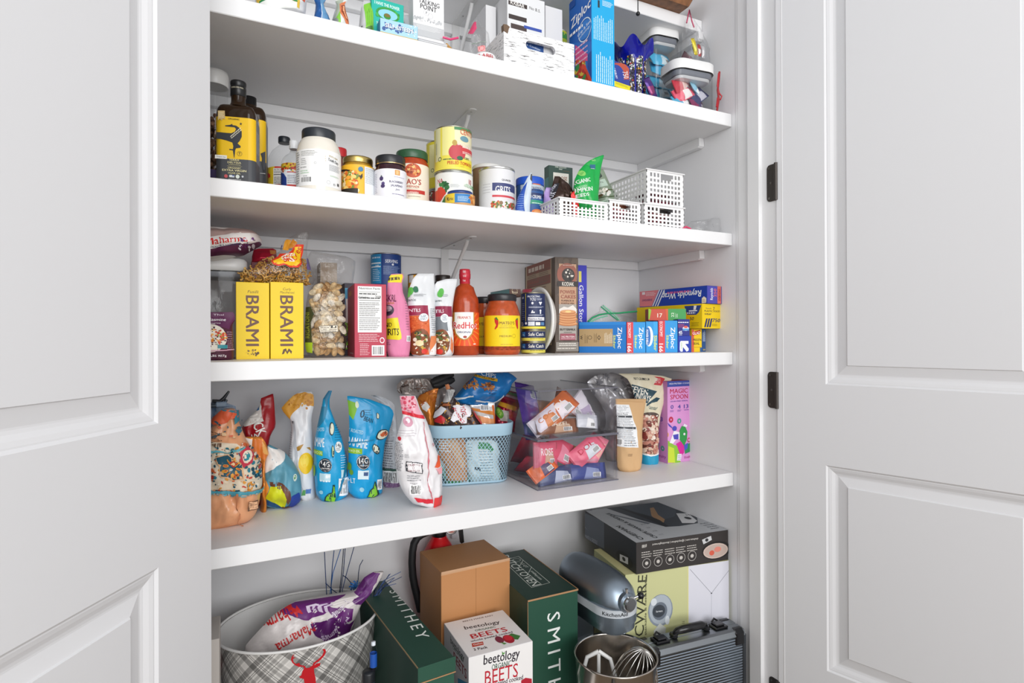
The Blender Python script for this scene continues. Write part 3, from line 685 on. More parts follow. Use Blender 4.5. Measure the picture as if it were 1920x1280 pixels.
# bag of large shells
def clearbag(name, label, z, Y, rows, t, **k):
    b = Bag(z, Y, rows, t=t, **k); b.make(name, label, 'bag', '#f4f2ee', 'clear'); return b
b = clearbag('shell_pasta_bag', 'clear bag of big pale pasta shells beside the yellow boxes', z3, 1.345, [(505, 880, 1000), (540, 830, 1060), (600, 800, 1092), (700, 783, 1110), (850, 776, 1114), (1000, 776, 1108), (1080, 790, 1095), (1112, 830, 1070)], .075, seed=12, prof=((0, .5), (.1, .95), (.5, 1), (.85, .8), (1, .3)), wr=.0015)
g = G(); pr_ = random.Random(8)
def shellp(g, c, s, R, mt):
    e = Vector((R.uniform(-.6, .6), -1, R.uniform(-.7, .7))).normalized(); a = e.orthogonal().normalized(); bq = e.cross(a); w = R.uniform(0, 6.28); a, bq = a*math.cos(w)+bq*math.sin(w), bq*math.cos(w)-a*math.sin(w)
    if R.random() < .55: e = -e
    n1, n2 = 9, 7; vs = []
    for j in range(n2+1):
        th = -2.0+4.0*j/n2
        for i in range(n1+1):
            s_ = -1+2*i/n1; rad = s*.5*math.sqrt(max(0.02, 1-s_*s_*.96))*(1+.05*math.cos(i*3.1)); vs.append(c+a*s_*s*.95+bq*math.sin(th)*rad*1.15+e*math.cos(th)*rad)
    f = [(j*(n1+1)+i, j*(n1+1)+i+1, (j+1)*(n1+1)+i+1, (j+1)*(n1+1)+i) for j in range(n2) for i in range(n1)]
    g.add(vs, f, mt, True)
for j in range(13):
    for i in range(6):
        u = (i+.5+pr_.uniform(-.2, .2)+(j % 2)*.3)/6.3; v = .05+.92*(j+.5)/13; 
        if not .1 < u < .9: continue
        p = b.pt(u, v, -1); q = b.pt(u, v, 1); shellp(g, Vector((p[0], p[1]*.55+q[1]*.45, p[2])), .0125, pr_, M(pr_.choice(['#ecd0a2', '#e3c08c', '#f0dcb8', '#dcb27a', '#f6ebd8']), 'food'))
g.build('pasta_shells', b.o, kind='stuff')
def overlay(b, draw, name='printed_label'):
    t = Art(b.K.q); draw(t); bb = Art(); g = G()
    for V, Fc, m_, off in t.L: bb.L.append(([b.uv(q_[0], q_[1])+tuple(q_[2:]) for q_ in V], Fc, m_, off))
    bb.put(g, lambda x, y, o: b.on(x, y, o, b.gf, 1), xs=[i/b.nu for i in range(1, b.nu)], ys=[j/b.nv for j in range(1, b.nv)], clip=(.002, .002, .998, .998), smooth=True)
    return g.build(name, b.o)
def dr(t):
    t.poly([(780, 700), (822, 700), (845, 760), (822, 830), (830, 990), (776, 990)], '#3b4228').poly([(776, 990), (836, 990), (836, 1075), (800, 1070)], '#a5c62b').text('RIGATONI', 800, 850, 24, 210, '#8d9b3a', rot=90).rect(1090, 950, 1112, 1060, '#2e3322')
    t.poly([(880, 860), (1030, 850), (1036, 905), (890, 912)], '#2c2c2c').poly([(883, 863), (1027, 853), (1032, 902), (893, 909)], '#ece3d0').lines(895, 865, 1022, 905, 3, '#4a3a30', .35, .1)
overlay(b, dr)
b = clearbag('crumpled_clear_bag', 'empty crinkled clear bag behind the bag of shells', z3+.06, 1.463, [(268, 820, 860), (300, 800, 1100), (340, 790, 1180), (420, 780, 1175), (520, 800, 1160)], .09, seed=17, prof=((0, .8), (.4, 1), (.8, .7), (1, .25)), wr=.006, px0=980, zfix=False)
c = Carton(z3, 1.536, 900, 1035, 350, d=.06); c.col(F='#b6a593').F.rect(905, 352, 960, 520, '#a8937c'); c.make('brown_paper_box', 'plain tan box standing behind the crinkled clear bag', 'box', '#b6a593')
crop(640, 430, 4.741)
c = Carton(z3+.083, 1.474, 40, 188, 222, h=.062, d=.06); c.col(F='#e7e4e2', Lf='#dcdad9').F.lines(90, 240, 175, 300, 3, '#3a3a3a', .2).rect(110, 235, 150, 470, '#f2f0ee').lines(125, 260, 165, 460, 3, '#7d7f55', .3, vert=True)
c.make('white_packet', 'white wrapped packet lying on the box behind the red carton', 'packet', '#e7e4e2', kind='film')
c = Carton(z3, 1.475, 30, 150, 478, d=.075); c.col(F='#3a3444').F.rect(32, 520, 60, 700, '#4da7cf').blobs(35, 830, 75, 1060, ['#7fd11c', '#2d2336', '#8de02a'], 30, (8, 18)); c.make('dark_carton', 'dark carton with bright green print behind the red carton', 'box', '#3a3444')
# red carton with the nutrition panel
c = Carton(z3, 1.328, 118, 402, 480, d=.05, yaw=-4, pb=48, tx=130)
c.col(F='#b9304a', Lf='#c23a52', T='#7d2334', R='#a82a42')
c.F.facts(145, 503, 358, 915); c.F.text('Calories', 196, 602, 90, 18, '#222222').text('210', 326, 600, 50, 24, '#222222').lines(155, 925, 362, 1000, 5, '#e9c3c9', .35).lines(165, 1010, 255, 1120, 7, '#e9c3c9', .35).barcode(270, 1030, 382, 1120).ell(362, 985, 44, 54, '#f4e6e8').ell(362, 985, 30, 36, '#b9304a')
c.Lf.rect(66, 560, 90, 585, '#d8772c').lines(78, 1090, 108, 1110, 2, '#f1d6da')
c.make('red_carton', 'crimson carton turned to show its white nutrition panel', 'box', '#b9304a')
# blue can behind, standing on a hidden tin
k = Can(z3, 1.547, 262, 535, top=205); k.root('coffee_can', 'blue canister with white lettering behind the pink pouch', 'canister')
A = k.A; A.rect(240, 230, 355, 480, '#2b8fc6').text('SERVING', 452, 282, 125, 30, '#eef3fa').lines(372, 320, 520, 410, 8, '#a9bfe2', .3).lines(275, 240, 345, 262, 1, '#dfeefa').text('140', 318, 322, 34, 18, '#eaf4fb').lines(280, 350, 345, 460, 7, '#dfeefa', .3).ell(458, 312, 22, 18, '#eef3fa').rect(268, 300, 350, 303, '#eaf4fb').rect(268, 332, 350, 335, '#eaf4fb')
tin(k, '#b9bcc2', '#123d86')
# pink grits bag
b = Bag(z3, 1.343, [(396, 445, 548), (425, 425, 556), (470, 412, 540), (560, 405, 548), (640, 402, 575), (700, 402, 596), (800, 402, 606), (950, 402, 610), (1070, 402, 606), (1122, 420, 598)], t=.06, seed=21, prof=((0, .9), (.3, 1), (.7, .6), (.9, .12), (1, .05)))
b.F.poly([(400, 396), (556, 396), (545, 472), (420, 462)], '#efdd1f').lines(430, 415, 530, 450, 1, '#4a3a10', .8, 0).text('-EYE CORN', 475, 432, 95, 30, '#4a3a10', rot=8)
b.F.poly([(400, 790), (495, 785), (520, 970), (500, 982), (400, 975)], '#f0de2c').text('IND', 425, 845, 46, 40, '#3a2a18').text('GRITS', 445, 910, 105, 62, '#2e2216')
b.F.text('SKRL', 448, 605, 78, 62, '#6b1f44', rot=-4).text('GRANA', 432, 650, 76, 22, '#c7772a').ell(425, 715, 84, 96, '#4c4250').ell(425, 700, 50, 52, '#b9a6b2').ell(425, 738, 56, 26, '#33293a').lines(565, 620, 600, 900, 12, '#9c6d85', .35).barcode(565, 945, 605, 995).lines(418, 1000, 440, 1030, 2, '#5a2a40')
b.make('grits_bag', 'pink paper bag of grits with a yellow folded top', 'bag', '#e58bb0', 'paper')
# white lentil pouches and tins behind
k = Can(z3, 1.494, 592, 826, top=392); k.root('food_can', 'tin with orange label behind the first white lentil pouch', 'can'); k.A.rect(600, 400, 640, 470, '#f3f0e8'); tin(k, '#c9bda4', '#e9a82a')
k = Can(z3, 1.526, 828, 978, h=.148); k.h = k.H(402); k.root('dark_jar', 'dark lidded jar behind the second white lentil pouch', 'jar')
k.part('glass_body', [(k.r*.9, 0), (k.r, .004), (k.r, k.h-.02), (k.r*.85, k.h-.014)], M('#3b2c24', 'liquid'))
k.part('lid', [(k.r*.9, k.h-.015), (k.r*.92, k.h-.002), (k.r*.88, k.h), (0, k.h)], M('#2a211d', 'plastic'))
def lentil(rows, xo, label, seed, mid, t):
    b = Bag(z3, 1.343, rows, t=t, seed=seed, yaw=0, prof=((0, .85), (.3, 1), (.7, .55), (.9, .1), (1, .05)))
    A = b.F; X = lambda x: x+xo
    return b
b = lentil([(392, 680, 825), (430, 640, 822), (520, 605, 832), (640, 590, 835), (800, 600, 835), (950, 612, 834), (1080, 615, 832), (1112, 640, 826)], 0, '', 31, 0, .06)
A = b.F; A.rect(585, 672, 770, 764, '#9c2a4b').text('LENTILS', 640, 716, 115, 30, '#f4e9ee').poly([(600, 764), (770, 764), (770, 1112), (620, 1112)], '#d9652f')
A.blobs(605, 770, 765, 890, ['#e2753a', '#c95526', '#ee8c50'], 90, (4, 8)).ell(695, 1000, 165, 235, '#8a4a28').blobs(630, 900, 755, 1105, ['#c9a13a', '#e7dcc0', '#c23a22', '#5d6b33', '#7d4a2a', '#f0e5cf', '#3c4f32'], 90, (6, 18), clip='ell').ell(690, 1010, 60, 55, '#f0e0b0').ell(728, 1080, 50, 45, '#d6301f')
A.ell(722, 785, 80, 72, '#eaf0f6').lines(695, 762, 750, 808, 4, '#54657c').ell(628, 545, 48, 78, '#57b347', rot=-.4).ell(612, 575, 34, 48, '#6cc258').ell(672, 530, 44, 58, '#1f6b4a').text('rganic', 625, 622, 80, 24, '#3d4a50', bold=False).lines(650, 570, 760, 600, 3, '#8a9096', .3)
A.rect(775, 945, 832, 1112, '#e08350').lines(785, 700, 830, 920, 12, '#7d8288', .35).poly([(780, 1075), (832, 1000), (832, 1112), (770, 1112)], '#f2f2f0')
b.make('lentil_pouch', 'white pouch of red lentils with a maroon band beside the pink grits', 'pouch', '#e4e7ea', 'film')
b = lentil([(440, 930, 1028), (470, 832, 1026), (540, 832, 1012), (640, 832, 995), (700, 832, 985), (850, 832, 975), (1000, 832, 988), (1090, 832, 990), (1112, 836, 975)], 0, '', 37, 0, .055)
A = b.F; A.rect(828, 680, 985, 776, '#93284a').text('TILS', 878, 725, 60, 30, '#f4e9ee').rect(828, 776, 935, 900, '#7d8288').poly([(940, 776), (990, 776), (1000, 1112), (975, 1112)], '#eceeef').poly([(955, 950), (990, 1010), (985, 1105), (955, 1060)], '#df7f50')
A.ell(885, 1000, 130, 230, '#8a4a28').blobs(835, 900, 945, 1105, ['#c9a13a', '#e7dcc0', '#c23a22', '#5d6b33', '#7d4a2a', '#f0e5cf', '#3c4f32'], 80, (6, 16), clip='ell').ell(870, 1085, 50, 44, '#d6301f').ell(912, 790, 66, 78, '#eaf0f6').lines(892, 765, 935, 812, 4, '#54657c').ell(895, 560, 50, 90, '#57b347', rot=-.4).lines(905, 570, 960, 600, 3, '#8a9096', .3).text('ganic', 868, 630, 50, 20, '#3d4a50', bold=False)
b.make('lentil_pouch', 'white pouch of mixed lentils leaning beside the hot sauce bottle', 'pouch', '#e4e7ea', 'film')
# hot sauce
k = Can(z3, 1.371, 975, 1224, top=335); k.root('hot_sauce_bottle', 'tall hot sauce bottle with a red cap and white label', 'bottle')
h = k.h; r = k.r; rn = k.rr(1042, 1135); H = k.H
k.part('glass_body', [(r*.9, 0), (r, .004), (r, H(735)), (r, H(660)), (r*.96, H(610)), (r*.8, H(570)), (r*.72, H(540)), (r*.64, H(505)), (rn*.98, H(478)), (rn*.9, H(440)), (rn*.9, H(428))], M('#b8461f', 'liquid'), 48)
A = k.A; A.rect(900, 735, 1300, 1035, '#e84f1c'); 
for a_ in range(-9, 10): 
    x0, y0 = A.P(1095, 870); t = R_(-90+a_*17); A.mpoly([(x0, y0), (x0+.05*math.cos(t-.05), y0+.05*math.sin(t-.05)), (x0+.05*math.cos(t+.05), y0+.05*math.sin(t+.05))], '#f07a2a')
A.poly([(1000, 735), (1180, 735), (1180, 860), (1165, 930), (1125, 975), (1090, 985), (1050, 970), (1015, 930), (1000, 860)], '#b98a3a').poly([(1012, 735), (1170, 735), (1172, 860), (1155, 925), (1120, 965), (1090, 975), (1058, 962), (1024, 922), (1010, 860)], '#f8f5ee')
A.text("FRANK'S", 1092, 782, 112, 24, '#c92f2a').text('RedHot', 1100, 850, 224, 68, '#ffffff').text('RedHot', 1100, 850, 214, 61, '#d3202c').text('ORIGINAL', 1092, 912, 120, 17, '#29427a').ell(1100, 955, 32, 22, '#a33a2a').ell(1180, 1018, 30, 10, '#f6e9dc')
k.band(H(1035), H(735), '#e84f1c', art=A)
g = G(); g.lathe([(rn*.92, H(478)), (rn, H(470)), (rn*.98, H(430)), (rn*1.08, H(425)), (rn*1.12, H(385)), (rn*1.06, H(378)), (rn*1.06, H(362)), (rn*.98, H(340)), (0, H(338))], M('#c62a3c', 'plastic'), 32)
A = cart(k.q); A.text('FRANK', 1085, 365, 60, 24, '#f3dfe0').text('THE ORIG', 1090, 405, 70, 16, '#f3dfe0').text('Frank', 1085, 445, 56, 18, '#f3dfe0')
k2 = rn/r; A.put(g, lambda x, y, o: ((rn*1.11+o)*math.cos(k.f0+x/r), (rn*1.11+o)*math.sin(k.f0+x/r), y), xs=[i*.004 for i in range(-8, 9)])
g.build('cap', k.o)
# salsa jars
crop(860, 450, 5.335)
def salsa(Y, pl, pr, top, label, art, lidx):
    k = Can(z3, Y, pl, pr, top=top); k.root('salsa_jar', label, 'jar', 'salsa jars'); r, h = k.r, k.h; H = k.H; sc = h/.124
    k.part('glass_body', [(r*.88, 0), (r*.97, .004), (r, .01), (r, h*.63), (r*.98, h*.68), (r*.86, h*.8), (r*.76, h*.86), (r*.75, h*.9)], M('#c05428', 'liquid'), 48)
    k.part('chunks', [(r*.981, .012), (r*1.0005, .0125), (r*1.0005, h*.625)], M('#b9502a', 'food'), 48)
    k.part('lid', [(r*.78, h*.885), (r*.8, h*.9), (r*.8, h*.965), (r*.78, h*.99), (r*.74, h), (r*.7, h*.985), (0, h*.985)], M('#26262a', 'plastic'), 48)
    k.band(h*.14, h*.64, '#f2d411', art=art(k), span=1.35 if lidx else 1.5); return k
def sa(k):
    A = k.A; A.text("MATEO'S", 488, 828, 155, 30, '#6b3a1c').text('GOURMET SALSA', 480, 858, 120, 10, '#a88a1c', bold=False).lines(405, 872, 560, 882, 1, '#b08d1a', .5, 0).text('MEDIUM', 470, 960, 118, 20, '#8f7416').ring(552, 958, 40, '#8f7416', .12).lines(420, 1035, 545, 1050, 1, '#c3a312', .4, 0)
    A.poly([(358, 780), (395, 800), (400, 830), (390, 870), (365, 895), (360, 885), (376, 850), (362, 820)], '#c9241c').poly([(362, 778), (380, 770), (398, 800), (380, 800)], '#3f7a2c').poly([(565, 800), (590, 785), (592, 880), (585, 892), (570, 850)], '#c9241c').poly([(568, 792), (585, 778), (592, 790), (575, 803)], '#3f7a2c'); return A
salsa(1.36, 252, 616, 530, 'jar of red salsa with yellow label in front of the other one', sa, 1)
def sb(k): A = k.A; A.text('MATEO', 225, 838, 90, 28, '#6b3a1c').text('MEDIUM', 222, 965, 70, 20, '#8f7416'); return A
k = salsa(1.463, 128, 400, 562, 'salsa jar half hidden between the hot sauce bottle and front salsa jar', sb, 0)
c = Carton(z3+k.h+.001, 1.426, 508, 622, 462, h=.022, d=.09, yaw=0, pb=318); c.col(F='#5d4138', Lf='#6ba3a6', T='#4c3830').F.text('Born', 562, 520, 55, 22, '#d9c9ad').ring(560, 510, 60, '#cdbb98', .1); c.make('small_tea_box', 'small brown and teal box lying on the rear salsa jar', 'box', '#5d4138')
# stack of fish cans
Hc = Can(z3, 1.375, 622, 868, top=520); zz = z3; hs = Hc.h*.195
for i, (yc, lb) in enumerate(((1068, 'flat navy and yellow fish can at the bottom of the stack'), (950, 'flat navy and yellow fish can under the tall navy can'))):
    k = Can(zz, 1.375, 622, 868, h=hs-.0004); k.root('fish_can', lb, 'can', 'flat fish cans'); A = k.A
    A.rect(540, yc-52, 950, yc+26, '#1c2a55').text('Safe Catch', 782, yc-10, 170, 34, '#f4f1e6').lines(700, yc-46, 868, yc-34, 1, '#e8e6dc', .6).rect(632, yc-30, 665, yc+14, '#3a7ab8').text('42g', 648, yc-4, 24, 14, '#e9f1f7').lines(715, yc+30, 850, yc+42, 1, '#8a7a1c', .5)
    tin(k, '#b9b49a', '#e9dc5c'); zz += hs
k = Can(zz, 1.375, 622, 868, h=z3+Hc.h-zz); k.root('fish_can', 'tall navy can with white icons on top of the stack', 'can'); A = k.A
A.text('PROTECTING', 752, 562, 130, 17, '#eef0f6').text('YOU', 742, 590, 62, 30, '#eef0f6').lines(785, 578, 840, 605, 2, '#c9cfdf', .5).ell(738, 630, 22, 26, '#eef0f6').poly([(800, 620), (810, 614), (818, 620), (826, 614), (834, 622), (818, 652)], '#eef0f6').lines(700, 662, 850, 682, 2, '#c9cfdf', .4)
A.poly([(722, 730), (735, 700), (745, 702), (742, 714), (762, 716), (762, 728)], '#eef0f6').ell(818, 705, 22, 24, '#eef0f6').rect(812, 714, 824, 738, '#eef0f6').lines(700, 742, 850, 762, 2, '#c9cfdf', .4).rect(693, 770, 855, 805, '#e8e8ec').text('Nutrition Facts', 772, 787, 140, 18, '#20305c').text('catch', 642, 575, 34, 26, '#dfe3f0').lines(634, 630, 660, 800, 9, '#8c97bb', .3).rect(668, 520, 674, 810, '#c9b93a')
A.rect(560, 866, 930, 900, '#f1e04a').rect(695, 815, 760, 855, '#dfe6ee').rect(770, 820, 815, 852, '#f2efe6').rect(822, 820, 852, 852, '#5a87b5').ell(675, 832, 22, 26, '#e9e9ef').lines(630, 820, 655, 860, 3, '#d9d9de')
tin(k, '#b9b49a', '#1b2a58')
k = Can(z3, 1.588, 640, 790, top=488); k.root('red_lid_jar', 'jar with a pink lid behind the navy can stack', 'jar'); k.part('jar_body', [(k.r*.9, 0), (k.r*.95, .003), (k.r*.95, k.h-.012)], M('#d9d4cf', 'plastic')); k.part('lid', [(k.r, k.h-.013), (k.r, k.h-.001), (k.r*.97, k.h), (0, k.h)], M('#c64a5f', 'plastic'))
# shallow round container standing on edge against the brown carton
t = thing('round_container', 'shallow round white plastic container standing on edge beside the cans', 'container', (.808, 1.435, z3+.0955), 0)
rr = .095; t.rotation_euler = (0, R_(-90), R_(-3))
g = G(); g.lathe([(0, 0), (rr*.80, 0), (rr*.84, .003), (rr*.9, .014), (rr*.93, .015)], M('#d9d6d0', 'plastic'), 56); g.build('bowl', t)
g = G(); g.lathe([(rr*.97, .0145), (rr*.995, .016), (rr, .019), (rr*.985, .022), (rr*.9, .0225), (rr*.86, .0205), (rr*.78, .020), (0, .0205)], M('#ecebe7', 'plastic'), 64); g.build('lid', t)
# tall brown mix box
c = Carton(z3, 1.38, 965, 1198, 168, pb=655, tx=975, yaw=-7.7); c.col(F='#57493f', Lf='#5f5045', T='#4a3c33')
c.F.blobs(970, 175, 1195, 1110, ['#5f5147', '#4f4239', '#66584c'], 60, (20, 60), seed=2).rect(1002, 235, 1178, 1000, '#c39a7c').rect(1002, 640, 1178, 1000, '#a9a29a')
c.F.ell(1085, 345, 205, 230, '#9c5d4d').ell(1095, 350, 130, 140, '#37312e').blobs(1040, 290, 1140, 410, ['#1c1a1a', '#e9e2d6', '#5a534e'], 34, (5, 14), clip='ell').text('100% WHOLE GRAINS', 1090, 252, 100, 9, '#e9d5c6').rect(985, 408, 1195, 468, '#332d2b').text('KODIAK', 1092, 438, 118, 40, '#efe8dc')
c.F.text('POWER', 1090, 518, 150, 36, '#9c5848').text('CAKES', 1095, 565, 150, 36, '#9c5848').text('FLAPJACK &', 1088, 605, 125, 17, '#5a3a2e').text('WAFFLE MIX', 1088, 632, 135, 15, '#5a3a2e')
c.F.poly([(1002, 690), (1050, 665), (1090, 675), (1140, 650), (1178, 690), (1178, 730), (1002, 730)], '#e9e2da')
for i, (x, y, w_) in enumerate(((1092, 838, 190), (1088, 815, 170), (1094, 792, 186), (1088, 768, 172), (1092, 742, 180), (1090, 722, 160))): c.F.ell(x, y, w_, 44, '#c07a48').ell(x, y-8, w_*.94, 34, '#dda06c')
c.F.ell(1092, 715, 60, 20, '#f0d08a').text('BUTTERMILK', 1090, 893, 155, 22, '#33261f').lines(1050, 918, 1130, 926, 1, '#4a3a30', .5, 0).rect(1012, 935, 1165, 1000, '#9a4a58').text('14G PROTEIN', 1090, 966, 130, 18, '#f0e0e0').lines(1020, 980, 1160, 992, 1, '#e0c0c6', .4, 0)
c.F.rect(970, 1020, 1195, 1110, '#8a837b').lines(1000, 1025, 1180, 1060, 2, '#efe9df', .35, .1).lines(985, 1070, 1180, 1095, 1, '#cfc8be', .4)
c.Lf.rect(672, 240, 930, 1050, '#cbb698').rect(682, 262, 922, 430, '#bfa587').rect(684, 268, 920, 290, '#9c5d4d').rect(684, 405, 920, 425, '#9c5d4d').lines(690, 300, 795, 400, 8, '#7d6a58', .35).lines(805, 300, 915, 400, 8, '#7d6a58', .35).lines(700, 272, 910, 286, 1, '#efe0d0', .5).lines(690, 450, 915, 1030, 26, '#7d6a58', .3)
c.make('pancake_mix_box', 'tall dark brown pancake mix carton with stacked cakes pictured', 'box', '#4a3d34')
c = Carton(z3, 1.44, 1190, 1285, 250, d=.05, tx=1215, yaw=-6)
c.col(F='#3a3ac0', Lf='#3333a8'); c.F.rect(1200, 310, 1228, 420, '#e8df6a').text('Gallon Stor', 1228, 640, 44, 380, '#f0f0f8', rot=-90); c.make('storage_bag_box', 'tall violet blue gallon bag box behind the brown mix carton', 'box', '#3a3ac0')
# ---------------- storage bag boxes, foil and wrap
crop(1070, 480, 5.819)
def zip_art(A, x, w=1, y=0):
    """white slider-bag lettering turned to read downward"""
    A.text('Ziploc', x+18, 892, 48*w, 232, '#ffffff', rot=-90).text('Slider', x-42, 935, 26*w, 150, '#e9ef5a', rot=-90)
c = Carton(z3, 1.40, 90, 606, 718, d=.05, tx=300, yaw=-42); E = c.A+c.ex*c.w; c.col(F='#1177c8', T='#1a6fc0', Lf='#1177c8')
c.F.rect(92, 795, 460, 985, '#b99a6c').rect(92, 720, 606, 748, '#2187d6').lines(365, 830, 455, 950, 8, '#efe6d2', .35, vert=True).lines(150, 840, 190, 950, 3, '#6a5434', .3, vert=True).lines(250, 840, 290, 940, 3, '#6a5434', .3, vert=True).ring(210, 888, 44, '#3d3020').poly([(290, 888), (310, 862), (328, 888), (310, 916)], '#3d3020').poly([(297, 888), (310, 872), (321, 888), (310, 904)], '#b99a6c').text('W', 118, 888, 26, 44, '#3d3020', rot=-90)
zip_art(c.F, 520); c.make('storage_bag_box', 'open blue slider bag box with a tan panel beside the mix carton', 'box', '#1177c8', None)
def zbox(pl, pr, top, label, Y=None, mid=None, shade='#1b96dc'):
    global E
    c = Carton(z3, 1.2, pl, pr, top, d=.09, A=E+Vector((.0015, -.001, 0)), yaw=-17); E = c.A+c.ex*c.w; c.col(F=shade, T='#b5334a', Lf='#c8303c', R='#1b86cc')
    c.F.rect(pl, top+2, pl+76, 1055, '#d8363f').text('ECONOMY', pl+34, top+95, 32, 165, '#f6e6e6', rot=-90).text('166', pl+34, 1000, 44, 92, '#ffffff', rot=-90)
    zip_art(c.F, pl+145); globals()['ZT'] = c.A.z+c.h+.0008; return c
c = zbox(608, 818, 718, ''); c.make('storage_bag_box', 'blue slider bag box with red end band in the middle of the row', 'box', '#1b86cc')
c = Carton(z3, 1.222, 820, 952, 712, d=.09, A=E+Vector((.0015, 0, 0)), yaw=-17); E = c.A+c.ex*c.w; c.col(F='#1b96dc', T='#1b86cc'); c.F.ell(855, 875, 90, 220, '#eef6fc').ell(842, 875, 60, 200, '#1468b8').text('POWER SHIELD', 835, 885, 24, 165, '#ffffff', rot=-90).text('Slider', 925, 948, 34, 170, '#e9ef5a', rot=-90).rect(900, 715, 950, 850, '#2aa5e6'); c.make('storage_bag_box', 'blue slider bag box with a white oval between two red-banded ones', 'box', '#1b86cc')
c = zbox(954, 1168, 702, ''); c.make('storage_bag_box', 'blue slider bag box with red band beside the white arrow box', 'box', '#1b86cc')
UA = E+Vector((.0015, 0, 0)); c = Carton(z3, 1.222, 1170, 1318, 868, d=.05, A=UA, yaw=-12); c.col(F='#1636a4', T='#1a3a9a', R='#d8584a'); c.F.poly([(1200, 925), (1285, 925), (1285, 955), (1250, 958), (1288, 1010), (1285, 1030), (1265, 1042), (1225, 990), (1222, 1040), (1200, 1042), (1190, 1020), (1192, 940)], '#f7f8fb').lines(1205, 940, 1215, 1010, 1, '#7fae4a', .7, 0, vert=True); c.make('wrap_box', 'navy box with a big white arrow under the small navy box', 'box', '#1636a4'); hz = c.h; 
c = Carton(z3+hz, 1.222, 1160, 1300, 688, d=.05, A=UA+Vector((0, 0, hz)), yaw=-12); c.col(F='#222a86', T='#8a8fae', Lf='#26307e'); c.F.lines(1172, 715, 1285, 730, 1, '#eceaf4', .7, 0).lines(1172, 740, 1240, 780, 3, '#c0455a', .5).text('45', 1197, 832, 40, 36, '#ffffff').ell(1255, 790, 70, 50, '#e9e2ea').rect(1222, 790, 1288, 812, '#5aa3d8').ell(1255, 772, 44, 26, '#d8584a').lines(1180, 856, 1215, 864, 1, '#dfe2f0', .8, 0); c.make('parchment_box', 'small navy box stacked on the white arrow box', 'box', '#222a86')
c = Carton(z3, 1.275, 1322, 1432, 795, d=.12, yaw=-3); c.col(F='#f0cd1c', R='#2f5f98'); c.F.rect(1322, 800, 1345, 1050, '#d8584a').poly([(1330, 825), (1416, 805), (1412, 850), (1328, 868)], '#c8281f').text('GLAD', 1372, 838, 84, 32, '#ffffff', rot=5).text("PRESS'N", 1380, 912, 90, 26, '#3b3a22').text('SEAL', 1370, 952, 72, 26, '#3b3a22').rect(1330, 990, 1418, 996, '#c9a30f').rect(1410, 996, 1432, 1045, '#2f5f98'); c.make('wrap_box', 'yellow sealing wrap box with a red logo at the end of the row', 'box', '#f0cd1c')
c = Carton(z3, 1.285, 1434, 1474, 790, d=.12); c.col(F='#2d5690', T='#2d5690'); c.F.lines(1440, 810, 1468, 930, 4, '#cfdcec', .4, vert=True).text('50', 1455, 1020, 26, 18, '#e8c94a'); c.make('blue_wrap_box', 'narrow steel blue box right of the yellow sealing wrap', 'box', '#2d5690')
# boxes lying behind: green/red box, yellow wrap, foil on top
zy = onY(PX(1400), PY(788), 1.235).z
c = Carton(ZT, 1.32, 848, 1258, 575, d=.04, yaw=-26); c.col(F='#c8432a', T='#6ab82c')
c.F.poly([(848, 560), (880, 590), (860, 690), (848, 690)], '#8ec41f').rect(1062, 560, 1262, 700, '#2f9a48').text('17', 972, 645, 54, 46, '#f3ead8').text('22', 1112, 640, 30, 50, '#dff0d8', rot=90).lines(1140, 620, 1170, 670, 3, '#cfe6cc', vert=True).poly([(1030, 560), (1062, 560), (1062, 700), (1046, 700)], '#d8581f')
c.make('sandwich_bag_box', 'green and red bag box with the number 17 behind the row', 'box', '#b8401f')
# yellow food wrap: long box, end face seen at right
c = Carton(zy, 1.236, 1436, 1638, 522, d=.21, yaw=0, tx=1540); hy = c.h
E0 = c.A
c = Carton(zy, 1.236, 1436, 1638, 522, pb=722, yaw=8.0)
c.col(F='#f2cf08', Lf='#efcb0a', T='#e9c60c')
c.F.text('Reynolds', 1505, 568, 62, 16, '#3a3a44', shear=.2, bold=False).text('7', 1562, 572, 18, 34, '#3a3a44').text('PLASTIC FOOD', 1542, 600, 168, 20, '#33333c', shear=.15).text('WRAP', 1495, 632, 74, 20, '#33333c', shear=.15).text('750', 1585, 700, 84, 40, '#26306a', shear=.15)
for k_ in range(3): x = 1460+k_*26; c.F.poly([(x+18, 680), (x+34, 680), (x+14, 775), (x-4, 775)], '#26306a')
c.F.lines(1540, 735, 1600, 765, 3, '#7a6a1a', .3)
c.Lf.poly([(1240, 545), (1425, 535), (1400, 610), (1370, 640), (1270, 640)], '#2a4488').rect(1290, 592, 1380, 600, '#e8ecf4').text('50', 1320, 680, 46, 36, '#33333c', shear=.15).poly([(1345, 540), (1375, 540), (1365, 585), (1340, 585)], '#f2f2f2').lines(1270, 610, 1360, 630, 1, '#dfe6f0', .6, 0).lines(1320, 720, 1400, 765, 3, '#8a7a1a', .3)
c.make('food_wrap_box', 'long yellow food wrap box under the blue foil box', 'box', '#f0cd0a')
zf = c.A.z+c.h+.0005
A_ = onY(PX(752), PY(550), 1.34)
c = Carton(zf, 1.232, 1490, 1648, 320, pb=754, yaw=8, tx=1500)
c.col(Lf='#1c3fa8', T='#e0736a', F='#3a3f9a')
c.Lf.poly([(740, 380), (960, 370), (885, 545), (740, 552)], '#e4828a').text('EVERYDAY', 832, 480, 110, 22, '#4a2f6e', rot=180).rect(780, 395, 812, 420, '#f6ebee').lines(822, 395, 930, 430, 3, '#f6dfe2', .35)
for k_ in range(3): x = 965+k_*26; c.Lf.poly([(x, 368), (x+12, 368), (x-62, 545), (x-74, 545)], '#eef1f8')
